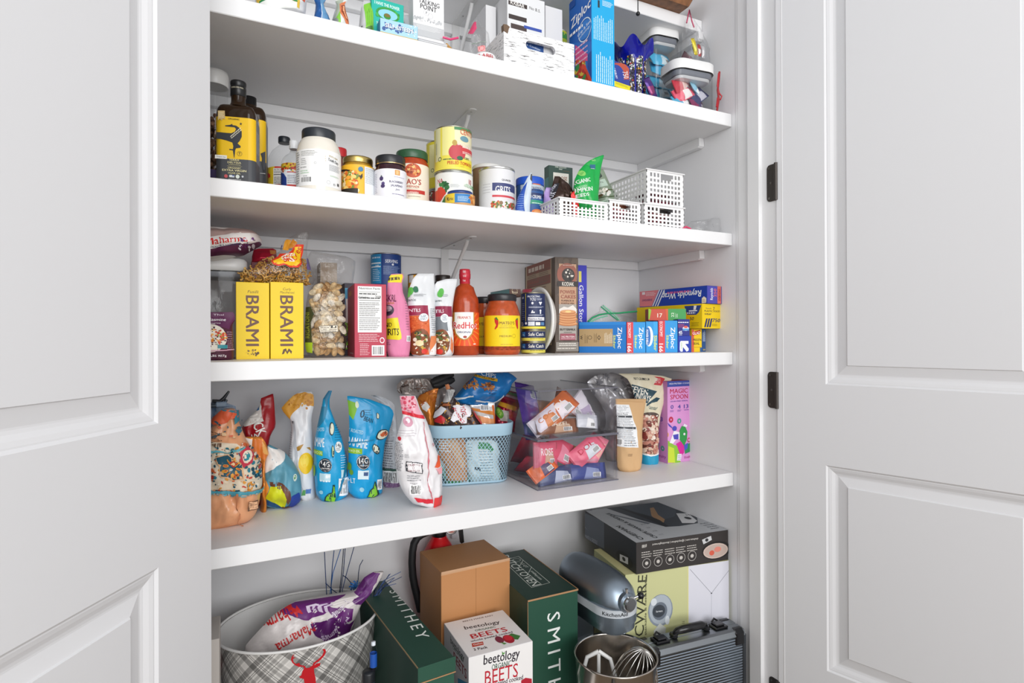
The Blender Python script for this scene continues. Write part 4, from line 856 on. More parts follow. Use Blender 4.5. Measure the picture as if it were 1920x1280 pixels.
c.Lf.text('Reynolds Wrap', 1205, 425, 430, 70, '#f4f6fb', rot=180, shear=.15).lines(1055, 385, 1310, 400, 1, '#c85a96', .6, 0).poly([(1432, 460), (1455, 438), (1482, 458), (1480, 508), (1432, 512)], '#f2e8d0').lines(1440, 470, 1475, 500, 2, '#b08a3a', .5)
c.F.rect(1490, 325, 1600, 520, '#4a4ab0').rect(1600, 325, 1640, 520, '#e0705e').text('Reynolds', 1535, 412, 30, 130, '#e9ecf8', rot=90).text('250', 1575, 400, 28, 90, '#e87a7a', rot=90).text('EVERYDAY', 1622, 420, 20, 130, '#7a1f2a', rot=90)
c.make('foil_box', 'long blue and pink foil box on top of the yellow wrap', 'box', '#1c3fa8')
# zip bags spilling out of the open box
b = Bag(z3+.066, 1.40, [(532, 335, 360), (560, 318, 392), (600, 318, 470), (640, 250, 560), (680, 190, 700), (720, 170, 720)], t=.03, seed=44, wr=.005, prof=((0, .8), (.5, .6), (1, .1)), px0=440, zfix=False); b.make('zip_bag', 'clear zip bag with green strip spilling over the tan-panelled box', 'bag', '#eef3f0', 'clear')
g = G(); pz = lambda x, y, Y=1.385: onY(PX(x), PY(y), Y)-b.A
g.tube([pz(332, 552), pz(390, 600), pz(450, 650), pz(515, 700)], .0022, M('#46a878', 'film'), 6); g.tube([pz(352, 538), pz(420, 592), pz(500, 660), pz(532, 698)], .0022, M('#8fd0ae', 'film'), 6)
g.tube([pz(190, 715), pz(240, 670), pz(310, 640), pz(400, 625), pz(520, 622), pz(620, 612), pz(720, 603, 1.40)], .003, M('#2f9a66', 'film'), 6); g.tube([pz(210, 722), pz(270, 690), pz(330, 668), pz(400, 650)], .0022, M('#7cc8a0', 'film'), 6)
g.build('zip_strip', b.o)
# ================================================================ second shelf (above eye level)
z2 = S[2][1]
crop(390, 120, 5.119)
# tall round canister of nuts, half behind the door
k = Can(z2, 1.435, -70, 207, top=34); k.root('food_canister', 'tall clear canister of nuts with white lid behind the olive oil', 'canister'); r, h = k.r, k.h
k.part('clear_body', [(r*.9, 0), (r*.94, .004), (r*.94, h-.03)], M('#f1f3f4', 'glass')); k.part('lid', [(r*.94, h-.032), (r, h-.028), (r, h-.008), (r*.95, h), (0, h)], M('#dcdbd9', 'plastic'))
g = G(); pr_ = random.Random(2)
for i in range(330):
    a = pr_.uniform(0, 6.28); q = pr_.random()**.3*r*.84; zc = .008+pr_.random()*h*.62; cc = pr_.choice(['#8a6248', '#a67c5c', '#6f4a36', '#c49c78'])
    s_ = .0065; pts = [(0, -1), (.7, -.5), (.9, 0), (.7, .6), (0, 1)]; g.lathe([(max(0, x)*s_*.8, y*s_) for x, y in pts], M(cc, 'food'), 7, c=(q*math.cos(a), q*math.sin(a), zc))
g.build('nuts', k.o, kind='stuff')
k.band(h*.18, h*.24, '#5a4a86', r*.94)
def oil(A, w, d, yaw, label, full=True, hz=None):
    c = Carton(z2, 1.28, 68, 450, 112, d=d, yaw=yaw, w=w, A=A, h=hz)
    H = lambda y: onP(PX(260), PY(y), c.A, c.ey).z-z2 if full else hz*(1-(y-112)/(1150-112)*1)
    t = thing('olive_oil_bottle', label, 'bottle', c.A, R_(yaw), 'square dark olive oil bottles'); h = c.h
    gl = M('#2c1b0c', 'glassdark', .06); g = G(); cx, cy = w/2, d/2; sh = H(365); nk = H(262)
    ro = w*.185; rshell(g, w, d, [(.004, 0), (.0005, .004), (0, .01), (0, sh-.022), (.0015, sh-.013), (.006, sh-.005), (.013, sh-.001), (w*.30, sh+.003)], .013, gl, 6, cx, cy); g.build('glass_body', t)
    g = G(); g.lathe([(ro*1.35, sh), (ro*1.06, sh+.007), (ro, sh+.012), (ro, h-.02)], gl, 32, (cx, cy, 0)); g.build('neck', t)
    g = G(); g.lathe([(ro*1.02, nk), (ro*1.1, nk+.001), (ro*1.1, h-.012), (ro*1.03, h-.010), (ro*1.1, h-.008), (ro*1.12, h-.002), (ro*1.05, h), (0, h)], M('#1b1b1d', 'plastic'), 36, (cx, cy, 0)); g.build('cap', t)
    g = G(); y0, y1, ym = .004, H(510), H(912); e = .0006
    for (x0, x1, fn) in ((.012, w-.012, lambda x, z, o: (x, -e-o, z)), ):
        g.quad(fn(x0, y0, 0), fn(x1, y0, 0), fn(x1, ym, 0), fn(x0, ym, 0), M('#44464b')); g.quad(fn(x0, ym, 0), fn(x1, ym, 0), fn(x1, y1, 0), fn(x0, y1, 0), M('#f4c50a'))
    # round the corner to the side
    rr = .013; n = 6; 
    for sx in (0, 1):
        for i in range(n):
            a0, a1 = math.pi/2*i/n, math.pi/2*(i+1)/n
            def P(a, z): 
                x, y = rr-(rr+e)*math.cos(a), rr-(rr+e)*math.sin(a)
                return (x if sx == 0 else w-x, y, z)
            A0, A1 = (P(a0, 0), P(a1, 0))
            for za, zb, cc in ((y0, ym, '#44464b'), (ym, y1, '#f4c50a')):
                q = [(A0[0], A0[1], za), (A1[0], A1[1], za), (A1[0], A1[1], zb), (A0[0], A0[1], zb)]; g.quad(*(q if sx == 0 else q[::-1]), M(cc))
    for sx, X in ((0, -e), (1, w+e)):
        for za, zb, cc in ((y0, ym, '#44464b'), (ym, y1, '#6d727c')):
            q = [(X, d-rr, za), (X, rr, za), (X, rr, zb), (X, d-rr, zb)]; g.quad(*(q if sx == 0 else q[::-1]), M(cc))
    return c, t, g, H, w, h
c0 = Carton(z2, 1.28, 68, 450, 112, d=.065, yaw=-12)
c, t, g, H, w, h = oil(c0.A, c0.w, .062, -12, 'square dark olive oil bottle with yellow label at the front', hz=c0.h)
A = c.F; ink = '#2b2e36'
A.rect(66, 905, 182, 878, '#f4f2ea').text('Trace me', 125, 890, 88, 12, '#555555')
A.poly([(80, 655), (115, 655), (180, 662), (225, 665), (258, 650), (270, 625), (255, 608), (225, 606), (165, 598), (165, 590), (215, 585), (232, 575), (238, 588), (270, 592), (300, 612), (325, 650), (325, 700), (305, 740), (285, 762), (315, 790), (312, 805), (270, 810), (262, 830), (255, 900), (250, 902), (240, 830), (205, 825), (206, 815), (240, 818), (244, 790), (235, 755), (180, 735), (120, 720), (80, 715)], ink)
for i in range(6): x, y = 212+i*17, 700-i*14; A.poly([(x, y), (x+20, y-22), (x+16, y-4)], '#f1ead0').poly([(x+6, y+8), (x+36, y+2), (x+16, y+14)], '#f1ead0')
A.text('ORGANIC', 250, 530, 110, 15, '#3a3420').ring(305, 862, 46, ink, .1).text('T', 305, 862, 18, 24, ink)
p = [(317+14*(1 if i % 2 == 0 else .42)*math.sin(i*math.pi/5), 577-14*(1 if i % 2 == 0 else .42)*math.cos(i*math.pi/5)) for i in range(10)]; A.poly(p, ink)
A.poly([(97, 450), (163, 450), (167, 535), (150, 525), (133, 545), (115, 528), (98, 545)], '#cdb27a').lines(105, 462, 158, 520, 4, '#f0e2bd', .4)
A.text('TERRA', 253, 922, 98, 19, '#e9dfa8').text('DELYSSA', 255, 948, 130, 19, '#e9dfa8').lines(200, 962, 315, 978, 1, '#d9cf98', .5, 0).lines(185, 978, 330, 990, 1, '#d9cf98', .6, 0).text('ORGANIC', 255, 1000, 125, 16, '#e9dfa8').text('EXTRA VIRGIN', 255, 1024, 232, 20, '#efe6b4').text('OLIVE OIL', 255, 1050, 122, 16, '#e9dfa8')
A.ell(175, 1078, 34, 34, '#d05a5e').rect(207, 1066, 256, 1092, '#dfe4e6').rect(236, 1068, 254, 1080, '#5c6fb0').ell(287, 1084, 38, 38, '#dfe6dd').ell(335, 1084, 20, 20, '#c9ccd0').lines(200, 1104, 320, 1118, 1, '#e9e9e9', .6, 0)
A.put(g, lambda x, y, o: (x, -.0008-o, y), clip=(.0, .003, w, H(440)))
c.R.lines(460, 640, 490, 900, 14, '#c9ccd2', .35); c.R.put(g, lambda x, y, o: (w+.0008+o, x, y), clip=(.014, .004, .05, H(520)))
g.build('label', t)
cap = G(); a = Art(); a.mtext('TERRA DELYSSA', 0, h-.016, .0028, '#d9d2b8', .026); ro = w*.185*1.1
a.put(cap, lambda x, y, o: (w/2+(ro+.0003+o)*math.sin(x/ro), .031-(ro+.0003+o)*math.cos(x/ro), y), xs=[i*.003 for i in range(-6, 7)]); cap.build('cap_print', t)
B0 = Vector((XatY(PX(212), 1.40, z2), 1.40, z2))
c, t, g, H, w, h = oil(B0, c0.w*.98, .062, -8, 'second dark olive oil bottle standing behind the first', full=True, hz=.9*c0.h)
A = c.F; A.poly([(505, 860), (560, 835), (562, 920), (552, 960), (545, 1010), (535, 1030), (515, 960), (520, 905)], ink).lines(500, 1045, 560, 1058, 1, '#dddddd', .6, 0)
A.put(g, lambda x, y, o: (x, -.0008-o, y), clip=(.0, .003, w, H(440))); g.build('label', t)
k = Can(z2, 1.545, 420, 506, top=440); k.root('blue_cap_bottle', 'grey bottle with a blue cap behind the olive oil bottles', 'bottle'); r, h = k.r, k.h
k.part('bottle_body', [(r*.9, 0), (r, .004), (r, h-.05), (r*.5, h-.03)], M('#b9bcc4', 'plastic')); k.part('cap', [(r*.52, h-.03), (r*.55, h-.002), (r*.4, h), (0, h)], M('#1f3f9a', 'plastic'))
def flask(Y, pl, pr, top, cl, cr, label, capcol, H_, liquid, lab, art, n_):
    k = Can(z2, Y, pl, pr, top=top); k.root('vinegar_bottle', label, 'bottle'); r, h = k.r, k.h; rc = k.rr(cl, cr); H = k.H
    cy, ny, sy, by = H_
    k.part('glass_body', [(r*.9, 0), (r, .004), (r, H(by)), (r*.93, H(by)+(H(sy)-H(by))*.35), (r*.72, H(by)+(H(sy)-H(by))*.7), (rc*1.02, H(sy)), (rc*.82, H(ny)), (rc*.8, H(cy)-.004)], M('#dfe3e4', 'glass')); 
    k.part('liquid', [(r*.86, .003), (r*.94, .006), (r*.94, H(liquid)), (0, H(liquid))], M('#d3d6d6', 'glass'))
    k.part('cap', [(rc*.96, H(cy)), (rc, H(cy)+.001), (rc, h-.002), (rc*.92, h), (0, h)], M(capcol, 'plastic'))
    A = k.A; art(A); k.band(.006, H(lab), '#c9281f', art=A, span=1.7); return k
def a1_(A): A.rect(540, 1000, 640, 1180, '#e9c62a').poly([(575, 1040), (598, 1060), (600, 1085), (580, 1100)], '#d3372a').rect(628, 1000, 860, 1180, '#f2efe9').text('NUTRITION', 678, 1010, 92, 15, '#222222').rect(632, 1066, 800, 1070, '#222222').lines(635, 1080, 800, 1170, 6, '#4a4a4a', .4).rect(540, 985, 900, 998, '#c9281f').lines(635, 1024, 790, 1060, 3, '#4a4a4a', .4)
flask(1.46, 572, 898, 655, 680, 797, 'clear vinegar bottle with black cap and nutrition label', '#20252c', (715, 735, 745, 930), 985, 985, a1_, 1)
def a2_(A): A.rect(690, 1030, 1000, 1200, '#e9edf2').rect(690, 945, 1000, 1035, '#d9b52a').blobs(720, 950, 850, 1030, ['#a8341f', '#e9c14a', '#5a7a2c', '#d98a2a'], 30, (6, 16)).poly([(700, 1040), (730, 1050), (755, 1090), (757, 1170), (700, 1170)], '#27408c').rect(760, 1040, 900, 1046, '#c9281f').lines(765, 1060, 850, 1150, 5, '#7a7f8c', .3)
flask(1.375, 708, 955, 705, 786, 880, 'small clear vinegar bottle with white cap beside the creamy jar', '#eceef0', (785, 800, 828, 930), 990, 948, a2_, 2)
# creamy dressing jar
k = Can(z2, 1.30, 850, 1282, top=580); k.root('dressing_jar', 'big jar of creamy dressing with black lid', 'jar'); r, h = k.r, k.h; H = k.H; rl = k.rr(910, 1237)
k.part('glass_body', [(r*.86, 0), (r*.97, .004), (r, .014), (r, H(880)), (r*.985, H(800)), (r*.93, H(745)), (r*.84, H(700)), (r*.74, H(672))], M('#ece6da', 'plastic', .12), 56)
k.part('lid', [(rl*.98, H(715)), (rl, H(710)), (rl, h-.004), (rl*.97, h-.001), (rl*.9, h), (0, h-.0005)], M('#2c3138', 'plastic'), 64)
A = k.A; A.lines(895, 835, 1050, 880, 4, '#8c8c86', .35).lines(895, 905, 950, 965, 4, '#6a6a66', .3).lines(890, 985, 950, 998, 1, '#8a8a86').lines(890, 1020, 975, 1050, 2, '#8cbf8c', .3).barcode(890, 1085, 1010, 1135, '#fbfbfa').lines(915, 1070, 955, 1078, 1, '#555555').text('SMOOTH, CREAMY', 1205, 900, 110, 16, '#b9a878', rot=-8).text('Totally Dairy', 1205, 935, 130, 28, '#33373d', rot=-8, shear=.2).lines(1160, 960, 1260, 1060, 7, '#8d9096', .3).lines(1170, 1065, 1255, 1110, 3, '#9fc49a', .3).ring(1030, 948, 22, '#9a9a9a').ring(1155, 1135, 36, '#777777', .1).ring(1210, 1160, 28, '#777777', .1).text('BPA', 1210, 1160, 20, 10, '#555555').rect(1236, 1148, 1252, 1180, '#555555').lines(858, 850, 885, 1150, 14, '#77777a', .35).lines(1120, 875, 1135, 940, 3, '#c9b27a', .4)
k.band(H(1165), H(815), '#f6f6f5', art=A, span=2.2)
k = Can(z2, 1.47, 1190, 1338, top=795); k.root('red_lid_jar', 'jar with a round red lid between the creamy jar and the bouillon', 'jar'); r, h = k.r, k.h
k.part('jar_body', [(r*.9, 0), (r*.95, .004), (r*.95, h-.02)], M('#6a2f22', 'liquid')); k.part('lid', [(r, h-.022), (r, h-.003), (r*.95, h), (0, h)], M('#c22a30', 'plastic'))
def jar(z, Y, pl, pr, top, lidp, lidh, label, content, lidcol, labcol, ly, art, kind='liquid', lk='plastic', ring=None, group=None, span=math.pi, name='food_jar', waist=.93):
    k = Can(z, Y, pl, pr, top=top); k.root(name, label, 'jar', group); r, h = k.r, k.h; H = k.H; rl = k.rr(*lidp); hl = h-H(lidh)
    k.part('glass_body', [(r*.88, 0), (r*.97, .003), (r, .009), (r, h-hl-.018), (r*.985, h-hl-.010), (rl*waist, h-hl-.002), (rl*waist, h-hl)], M(content, kind, .12), 48)
    k.part('lid', [(rl*.97, h-hl), (rl, h-hl+.0008), (rl*.985, h-hl+.003), (rl, h-hl+.006), (rl, h-.0025), (rl*.97, h), (rl*.9, h+.0), (rl*.86, h-.001), (0, h-.001)], M(lidcol, lk), 56)
    art(k.A); k.band(H(ly[1]), H(ly[0]), labcol, art=k.A, span=span)
    if ring: k.part('gold_ring', [(rl*1.012, h-hl+.001), (rl*1.012, h-hl+.0025)], M(ring, 'metal'), 48)
    return k
def a3_(A): A.rect(1600, 955, 1720, 1300, '#dfe5e8').rect(1260, 955, 1500, 1300, '#f0b92a').poly([(1260, 1020), (1330, 1010), (1420, 1030), (1460, 1070), (1450, 1085), (1410, 1065), (1330, 1052), (1260, 1058)], '#2b1d14').text('AN BOUILLON', 1350, 1040, 150, 22, '#f2ead8', rot=-6).blobs(1262, 1065, 1440, 1235, ['#e07a2a', '#f2a53a', '#f7d27a', '#c9531f', '#7a8a2c', '#f3e3b4'], 110, (8, 20)).rect(1500, 985, 1640, 1300, '#eff2f4').lines(1508, 995, 1605, 1190, 13, '#7d8790', .3).ell(1465, 1010, 46, 46, '#3f7fa6').rect(1260, 1222, 1440, 1300, '#26211c').poly([(1455, 1080), (1480, 1050), (1482, 1085), (1465, 1110)], '#26211c')
jar(z2, 1.33, 1280, 1606, 868, (1310, 1601), 930, 'bouillon jar with gold lid and orange food label', '#b58a2a', '#c9b06a', '#f0b92a', (962, 1242), a3_, lk='metal')
crop(690, 190, 5.566)
def a4_(A): A.rect(280, 712, 332, 776, '#d99a4c').rect(292, 722, 320, 766, '#f0c48a').ell(140, 805, 46, 46, '#4a3a6a').ell(158, 855, 38, 34, '#5a4a80').ell(155, 882, 48, 40, '#4a3a6a').poly([(140, 768), (150, 780), (132, 785)], '#3a5a4a').text('BLACKBERRY', 300, 840, 155, 22, '#4a4466').text('JALAPENO', 302, 880, 130, 22, '#4a4466').text('Jam', 306, 918, 46, 22, '#55506e', bold=False, shear=.3).lines(270, 790, 375, 805, 1, '#b9b3c8', .5, 0).lines(250, 970, 375, 980, 1, '#8f8aa4', .5, 0).lines(78, 760, 100, 960, 12, '#9a96aa', .3)
jar(z2, 1.30, 72, 407, 545, (84, 399), 640, 'blackberry jam jar with black lid and pale lavender label', '#3a1a26', '#26272b', '#eeeef4', (700, 1022), a4_, ring='#c9a878')
def a5_(A): A.ell(470, 720, 175, 150, '#c9552f').blobs(400, 655, 545, 785, ['#e08a3a', '#b9441f', '#f0c27a', '#8a3018'], 60, (8, 18), clip='ell').rect(385, 722, 550, 734, '#e9c98a').text("RAO'S", 460, 835, 190, 58, '#b23a2c').text('HOMEMADE', 448, 886, 170, 20, '#c0503a').lines(420, 902, 520, 912, 1, '#a8a090', .5, 0).rect(360, 925, 590, 978, '#c2352c').text('MARINARA', 465, 950, 125, 20, '#f4e9dc').lines(420, 985, 545, 1000, 1, '#8a8070', .6, 0)
jar(z2, 1.37, 288, 641, 488, (293, 626), 575, 'marinara jar with dark green lid and cream label', '#b8431c', '#2f5a3c', '#efe6d2', (645, 1045), a5_, name='sauce_jar')
# stacked tomato cans
def tom_low(k): 
    A = k.A; A.rect(660, 738, 1300, 770, '#3f8a58').text('NA', 752, 830, 82, 50, '#b2242c').blobs(745, 860, 830, 930, ['#2f6a3a', '#3f8a4a', '#285a34'], 14, (14, 26)).poly([(730, 905), (765, 890), (800, 920), (815, 960), (790, 990), (760, 1040), (725, 1075), (712, 1000)], '#d9452f').poly([(690, 950), (725, 930), (735, 1000), (720, 1070), (690, 1070)], '#e25a3f').poly([(770, 1060), (800, 990), (830, 980), (830, 1080)], '#3f7a3a').text('10', 1065, 845, 44, 55, '#b2242c').lines(860, 860, 960, 900, 3, '#9aa3a8', .25).blobs(1020, 880, 1095, 915, ['#4a8a50', '#88b48a', '#c9d9c6'], 24, (5, 12))
    tin(k, '#c3c6c6', '#f0f0ea')
k = Can(z2, 1.345, 705, 1101, top=722); k.root('tomato_can', 'white and green tomato can under the yellow one', 'can', 'tomato cans'); tom_low(k); zc_ = z2+k.h
k = Can(zc_+.0003, 1.345, 697, 1089, top=248); k.root('tomato_can', 'tall yellow tomato can on top of the front stack', 'can', 'tomato cans'); A = k.A
A.rect(900, 290, 1320, 640, '#efe7c0').rect(690, 655, 1300, 740, '#f0df3a').rect(690, 250, 905, 740, '#f1e35a').rect(705, 300, 755, 620, '#e9e6b4').rect(775, 270, 905, 560, '#f4ee9a').rect(900, 292, 1300, 302, '#4a8a5a').text('CENTO', 1040, 335, 190, 58, '#d2572c').ell(1010, 395, 110, 60, '#6f9aa8').ell(935, 530, 185, 170, '#c9464e').ell(905, 430, 50, 60, '#c0a04a').rect(975, 480, 1200, 590, '#d4474b').text('SAN MARZANO', 1040, 462, 250, 38, '#f6efe2').lines(985, 488, 1085, 515, 1, '#f0d9d0', .6, 0).lines(985, 545, 1085, 575, 2, '#f0d9d0', .5).ell(960, 592, 66, 44, '#2f6a48').text('CERT', 1030, 600, 70, 22, '#2f5a3c').text('PEELED TOMATO', 975, 645, 290, 34, '#cf3a28').ring(752, 605, 44, '#3a5a2a', .25).lines(785, 600, 900, 608, 1, '#3a6a4a', .8, 0).lines(960, 678, 1020, 688, 1, '#8a7a2a', .5).lines(712, 440, 722, 560, 2, '#9a9a7a', .4, vert=True)
tin(k, '#c9c8b4', '#f1e35a')
k = Can(z2, 1.50, 620, 965, h=.0); k.h = zc_-z2-.004; k.root('tomato_can', 'tomato can at the bottom of the stack behind', 'can', 'tomato cans'); A = k.A; A.rect(600, 860, 800, 890, '#3f8a58').blobs(640, 900, 700, 1030, ['#b23a2f', '#3f6a3a', '#8a3028'], 30, (10, 24)).text('ENA', 668, 905, 50, 36, '#b2242c'); tin(k, '#c3c6c6', '#e9e9e2'); zk = k.h
k = Can(z2+zk+.0003, 1.50, 614, 960, top=400); k.root('tomato_can', 'yellow tomato can standing behind the front stack', 'can', 'tomato cans'); A = k.A; A.rect(640, 460, 700, 790, '#efe9a8').ring(672, 720, 40, '#3a5a2a', .25); tin(k, '#c9c8b4', '#eadb3a')
def a6_(A): A.rect(780, 968, 905, 1062, '#f0cf3a').text('Eric', 860, 1015, 78, 34, '#2b2a3a').text('A', 830, 1015, 24, 40, '#2b2a3a').rect(905, 962, 1068, 1065, '#2f7fc0').lines(935, 985, 1060, 1050, 4, '#cfe4f4', .35).blobs(1070, 960, 1112, 1080, ['#d98a3a', '#e9b46a', '#c2702a'], 20, (8, 14)).rect(820, 1075, 1110, 1110, '#c79a68')
jar(z2, 1.262, 812, 1118, 915, (835, 1097), 945, 'small spread jar with blue lid in front of the tomato cans', '#a8764a', '#2a4a94', '#c9a47a', (955, 1120), a6_)
# oats canisters
k = Can(z2, 1.47, 1092, 1412, top=640); k.root('oats_canister', 'canister with brown side and white lid behind the grits', 'canister'); r, h = k.r, k.h
k.part('card_body', [(r*.97, 0), (r*.97, h-.008)], M('#8d6f5e', 'card')); k.part('lid', [(r, h-.01), (r, h-.002), (r*.96, h), (0, h)], M('#e9e8e6', 'plastic'))
k = Can(z2, 1.36, 1162, 1538, top=672); k.root('grits_canister', 'white grits canister with a navy and red band', 'canister'); r, h = k.r, k.h; A = k.A
A.rect(1296, 848, 1640, 975, '#3c4476').rect(1296, 975, 1640, 1040, '#cf4650').text('GRITS', 1415, 918, 172, 74, '#f4f3f1').text('OLD FASHIONED', 1418, 1012, 178, 22, '#f6e4e2').text('QUAKER', 1448, 822, 110, 20, '#3a3a44').blobs(1290, 1052, 1530, 1140, ['#e9e2cc', '#c94a3a', '#5a7a3a', '#e0953f', '#f4f0e4', '#8a6a4a'], 70, (7, 18)).lines(1200, 860, 1285, 960, 4, '#9a9aa0', .08, .1)
k.part('card_body', [(r*.985, 0), (r*.985, h-.003)], M('#dcdcdd', 'card'), 56); k.band(.002, h-.006, '#e4e4e6', r*.985, art=A, n=56); k.part('rim', [(r*.985, h-.006), (r*1.005, h-.005), (r*1.005, h-.001), (r, h), (r*.96, h-.002), (0, h-.002)], M('#d9d9d8', 'metal'), 56)
crop(980, 240, 4.571)
k = Can(z2, 1.38, -55, 189, top=408); k.root('crumb_canister', 'bread crumb canister with a bright blue lid', 'canister'); r, h = k.r, k.h; A = k.A
A.ell(125, 470, 90, 40, '#d86a2c').lines(80, 452, 175, 466, 1, '#e9e4d6', .6, 0).rect(-20, 490, 260, 545, '#b9c4cf').text('PROGRESSO', 92, 518, 170, 36, '#1f2a5a').rect(-20, 560, 260, 612, '#1f3164').text('BREAD CRUMBS', 90, 585, 170, 30, '#f4f4f4').rect(-20, 622, 260, 672, '#2f9a7a').lines(80, 635, 175, 660, 1, '#e9f4ee', .6, 0).ell(130, 718, 110, 48, '#e07a3a').ell(130, 718, 70, 30, '#f0a868')
k.part('card_body', [(r*.97, 0), (r*.97, h-.012)], M('#233c80', 'card'), 48); k.band(.002, h-.018, '#2c5a98', r*.97, art=A); k.part('lid', [(r, h-.02), (r, h-.003), (r*.97, h), (r*.9, h), (r*.88, h-.002), (0, h-.002)], M('#1f56c4', 'plastic'), 48)
crop(690, 190, 5.566)
b = Bag(z2, 1.30, [(745, 1700, 1709), (800, 1660, 1712), (900, 1610, 1708), (1000, 1565, 1700), (1100, 1538, 1690), (1180, 1535, 1690)], t=.035, seed=51, prof=((0, 1), (.5, .6), (.85, .1), (1, .05)), yaw=-30)
b.F.poly([(1660, 830), (1640, 1170), (1530, 1170), (1560, 1000), (1620, 880)], '#1f4fb0').lines(1560, 960, 1630, 1150, 8, '#9fc0ea', .2).poly([(1700, 745), (1712, 745), (1712, 830), (1690, 800)], '#3b3d44')
b.make('blue_pouch', 'pale pouch with a blue panel leaning on the crumb canister', 'pouch', '#cfdbe8')
crop(980, 240, 4.571)
c = Carton(z2, 1.45, 224, 431, 318, pb=187, yaw=-4, tx=240); c.col(F='#2f4a42', Lf='#3f5f56', U='#263c36'); c.F.rect(262, 378, 395, 560, '#e9e6dc').text('MOOSE', 328, 430, 108, 34, '#8a4a2a').lines(285, 395, 370, 404, 1, '#8a8a7a', .5, 0).text('DARK CHOCOLATE', 326, 337, 96, 12, '#d9e0d4').text('MINT', 326, 353, 30, 12, '#d9e0d4').lines(350, 368, 400, 376, 1, '#b9702a', .6, 0); c.Lf.rect(187, 440, 224, 600, '#4f8a8a')
c.make('chocolate_box', 'dark green chocolate carton with white label behind the snack bags', 'box', '#2f4a42')
def bag2(name, label, Y, rows, t, seed, base, art=None, kind='film', z=None, **k):
    b = Bag(z if z is not None else z2, Y, rows, t=t, seed=seed, **k)
    if art: art(b.F)
    b.make(name, label, 'bag', base, kind); return b
bag2('lilac_bag', 'plain lilac bag between the crumb canister and the brown bag', 1.345, [(510, 200, 245), (560, 184, 262), (640, 182, 270), (720, 190, 280)], .05, 61, '#b59ad6')
def d(A): A.poly([(230, 600), (250, 540), (300, 460), (330, 460), (300, 520), (260, 600)], '#23232b').text('BOX', 262, 560, 60, 28, '#e9e9f0', rot=60).text('LOVERS', 280, 500, 70, 18, '#c9c9d6', rot=55).poly([(400, 560), (420, 545), (430, 590), (405, 600)], '#c98a6a').lines(345, 470, 400, 580, 2, '#6a4a40', .1, vert=True)
bag2('brown_snack_bag', 'crumpled dark brown snack bag sticking out of the front basket', 1.335, [(415, 278, 318), (440, 268, 345), (480, 255, 400), (540, 240, 432), (600, 228, 445), (720, 240, 440)], .06, 63, '#3d2a24', d, wr=.006, kind='foil')
bag2('red_wrapper', 'small bright red wrapper beside the green seed pouch', 1.30, [(538, 440, 452), (552, 425, 470), (575, 412, 482), (620, 420, 478), (700, 430, 470)], .02, 65, '#e02a2a', None, wr=.004, kind='foil')
def d(A): A.poly([(560, 290), (640, 255), (695, 235), (680, 280), (600, 330)], '#2fae54').ell(517, 375, 46, 60, '#8fd26a', rot=.5).text('GO', 517, 375, 30, 18, '#1e8a3a', rot=40).text('ORGANIC', 500, 445, 140, 36, '#f2fbf2', rot=8).text('SPROUTED', 490, 495, 100, 16, '#bfe8c4', rot=8).text('PUMPKIN', 508, 522, 150, 38, '#f2fbf2', rot=5).text('SEEDS', 505, 568, 100, 30, '#f2fbf2', rot=5).rect(590, 300, 640, 350, '#2f6a8a').lines(590, 335, 640, 352, 1, '#e9f4ee').text('GO', 630, 262, 30, 16, '#c9f0b0')
bag2('seed_pouch', 'bright green pumpkin seed pouch standing in the front basket', 1.30, [(235, 675, 697), (262, 600, 690), (300, 540, 680), (360, 485, 668), (430, 450, 656), (520, 440, 645), (600, 445, 640), (740, 505, 630)], .05, 67, '#12a84a', d, wr=.003)
def d(A): A.poly([(650, 360), (685, 350), (705, 400), (680, 420), (655, 400)], '#2c3a34').poly([(652, 430), (722, 425), (740, 490), (650, 495)], '#bfd4c4').text('OATS', 680, 452, 50, 14, '#5a6a5f').rect(640, 508, 800, 540, '#5f6a48').blobs(670, 515, 740, 570, ['#f4f2ea', '#e9e6d6', '#5a4a2c'], 16, (8, 18)).rect(640, 570, 810, 600, '#4a5a34')
bag2('grey_green_pouch', 'grey and olive pouch tapering behind the green seed pouch', 1.44, [(350, 655, 690), (420, 652, 722), (500, 650, 752), (580, 648, 795), (600, 650, 805), (720, 655, 790)], .06, 69, '#8f9f8a', d)
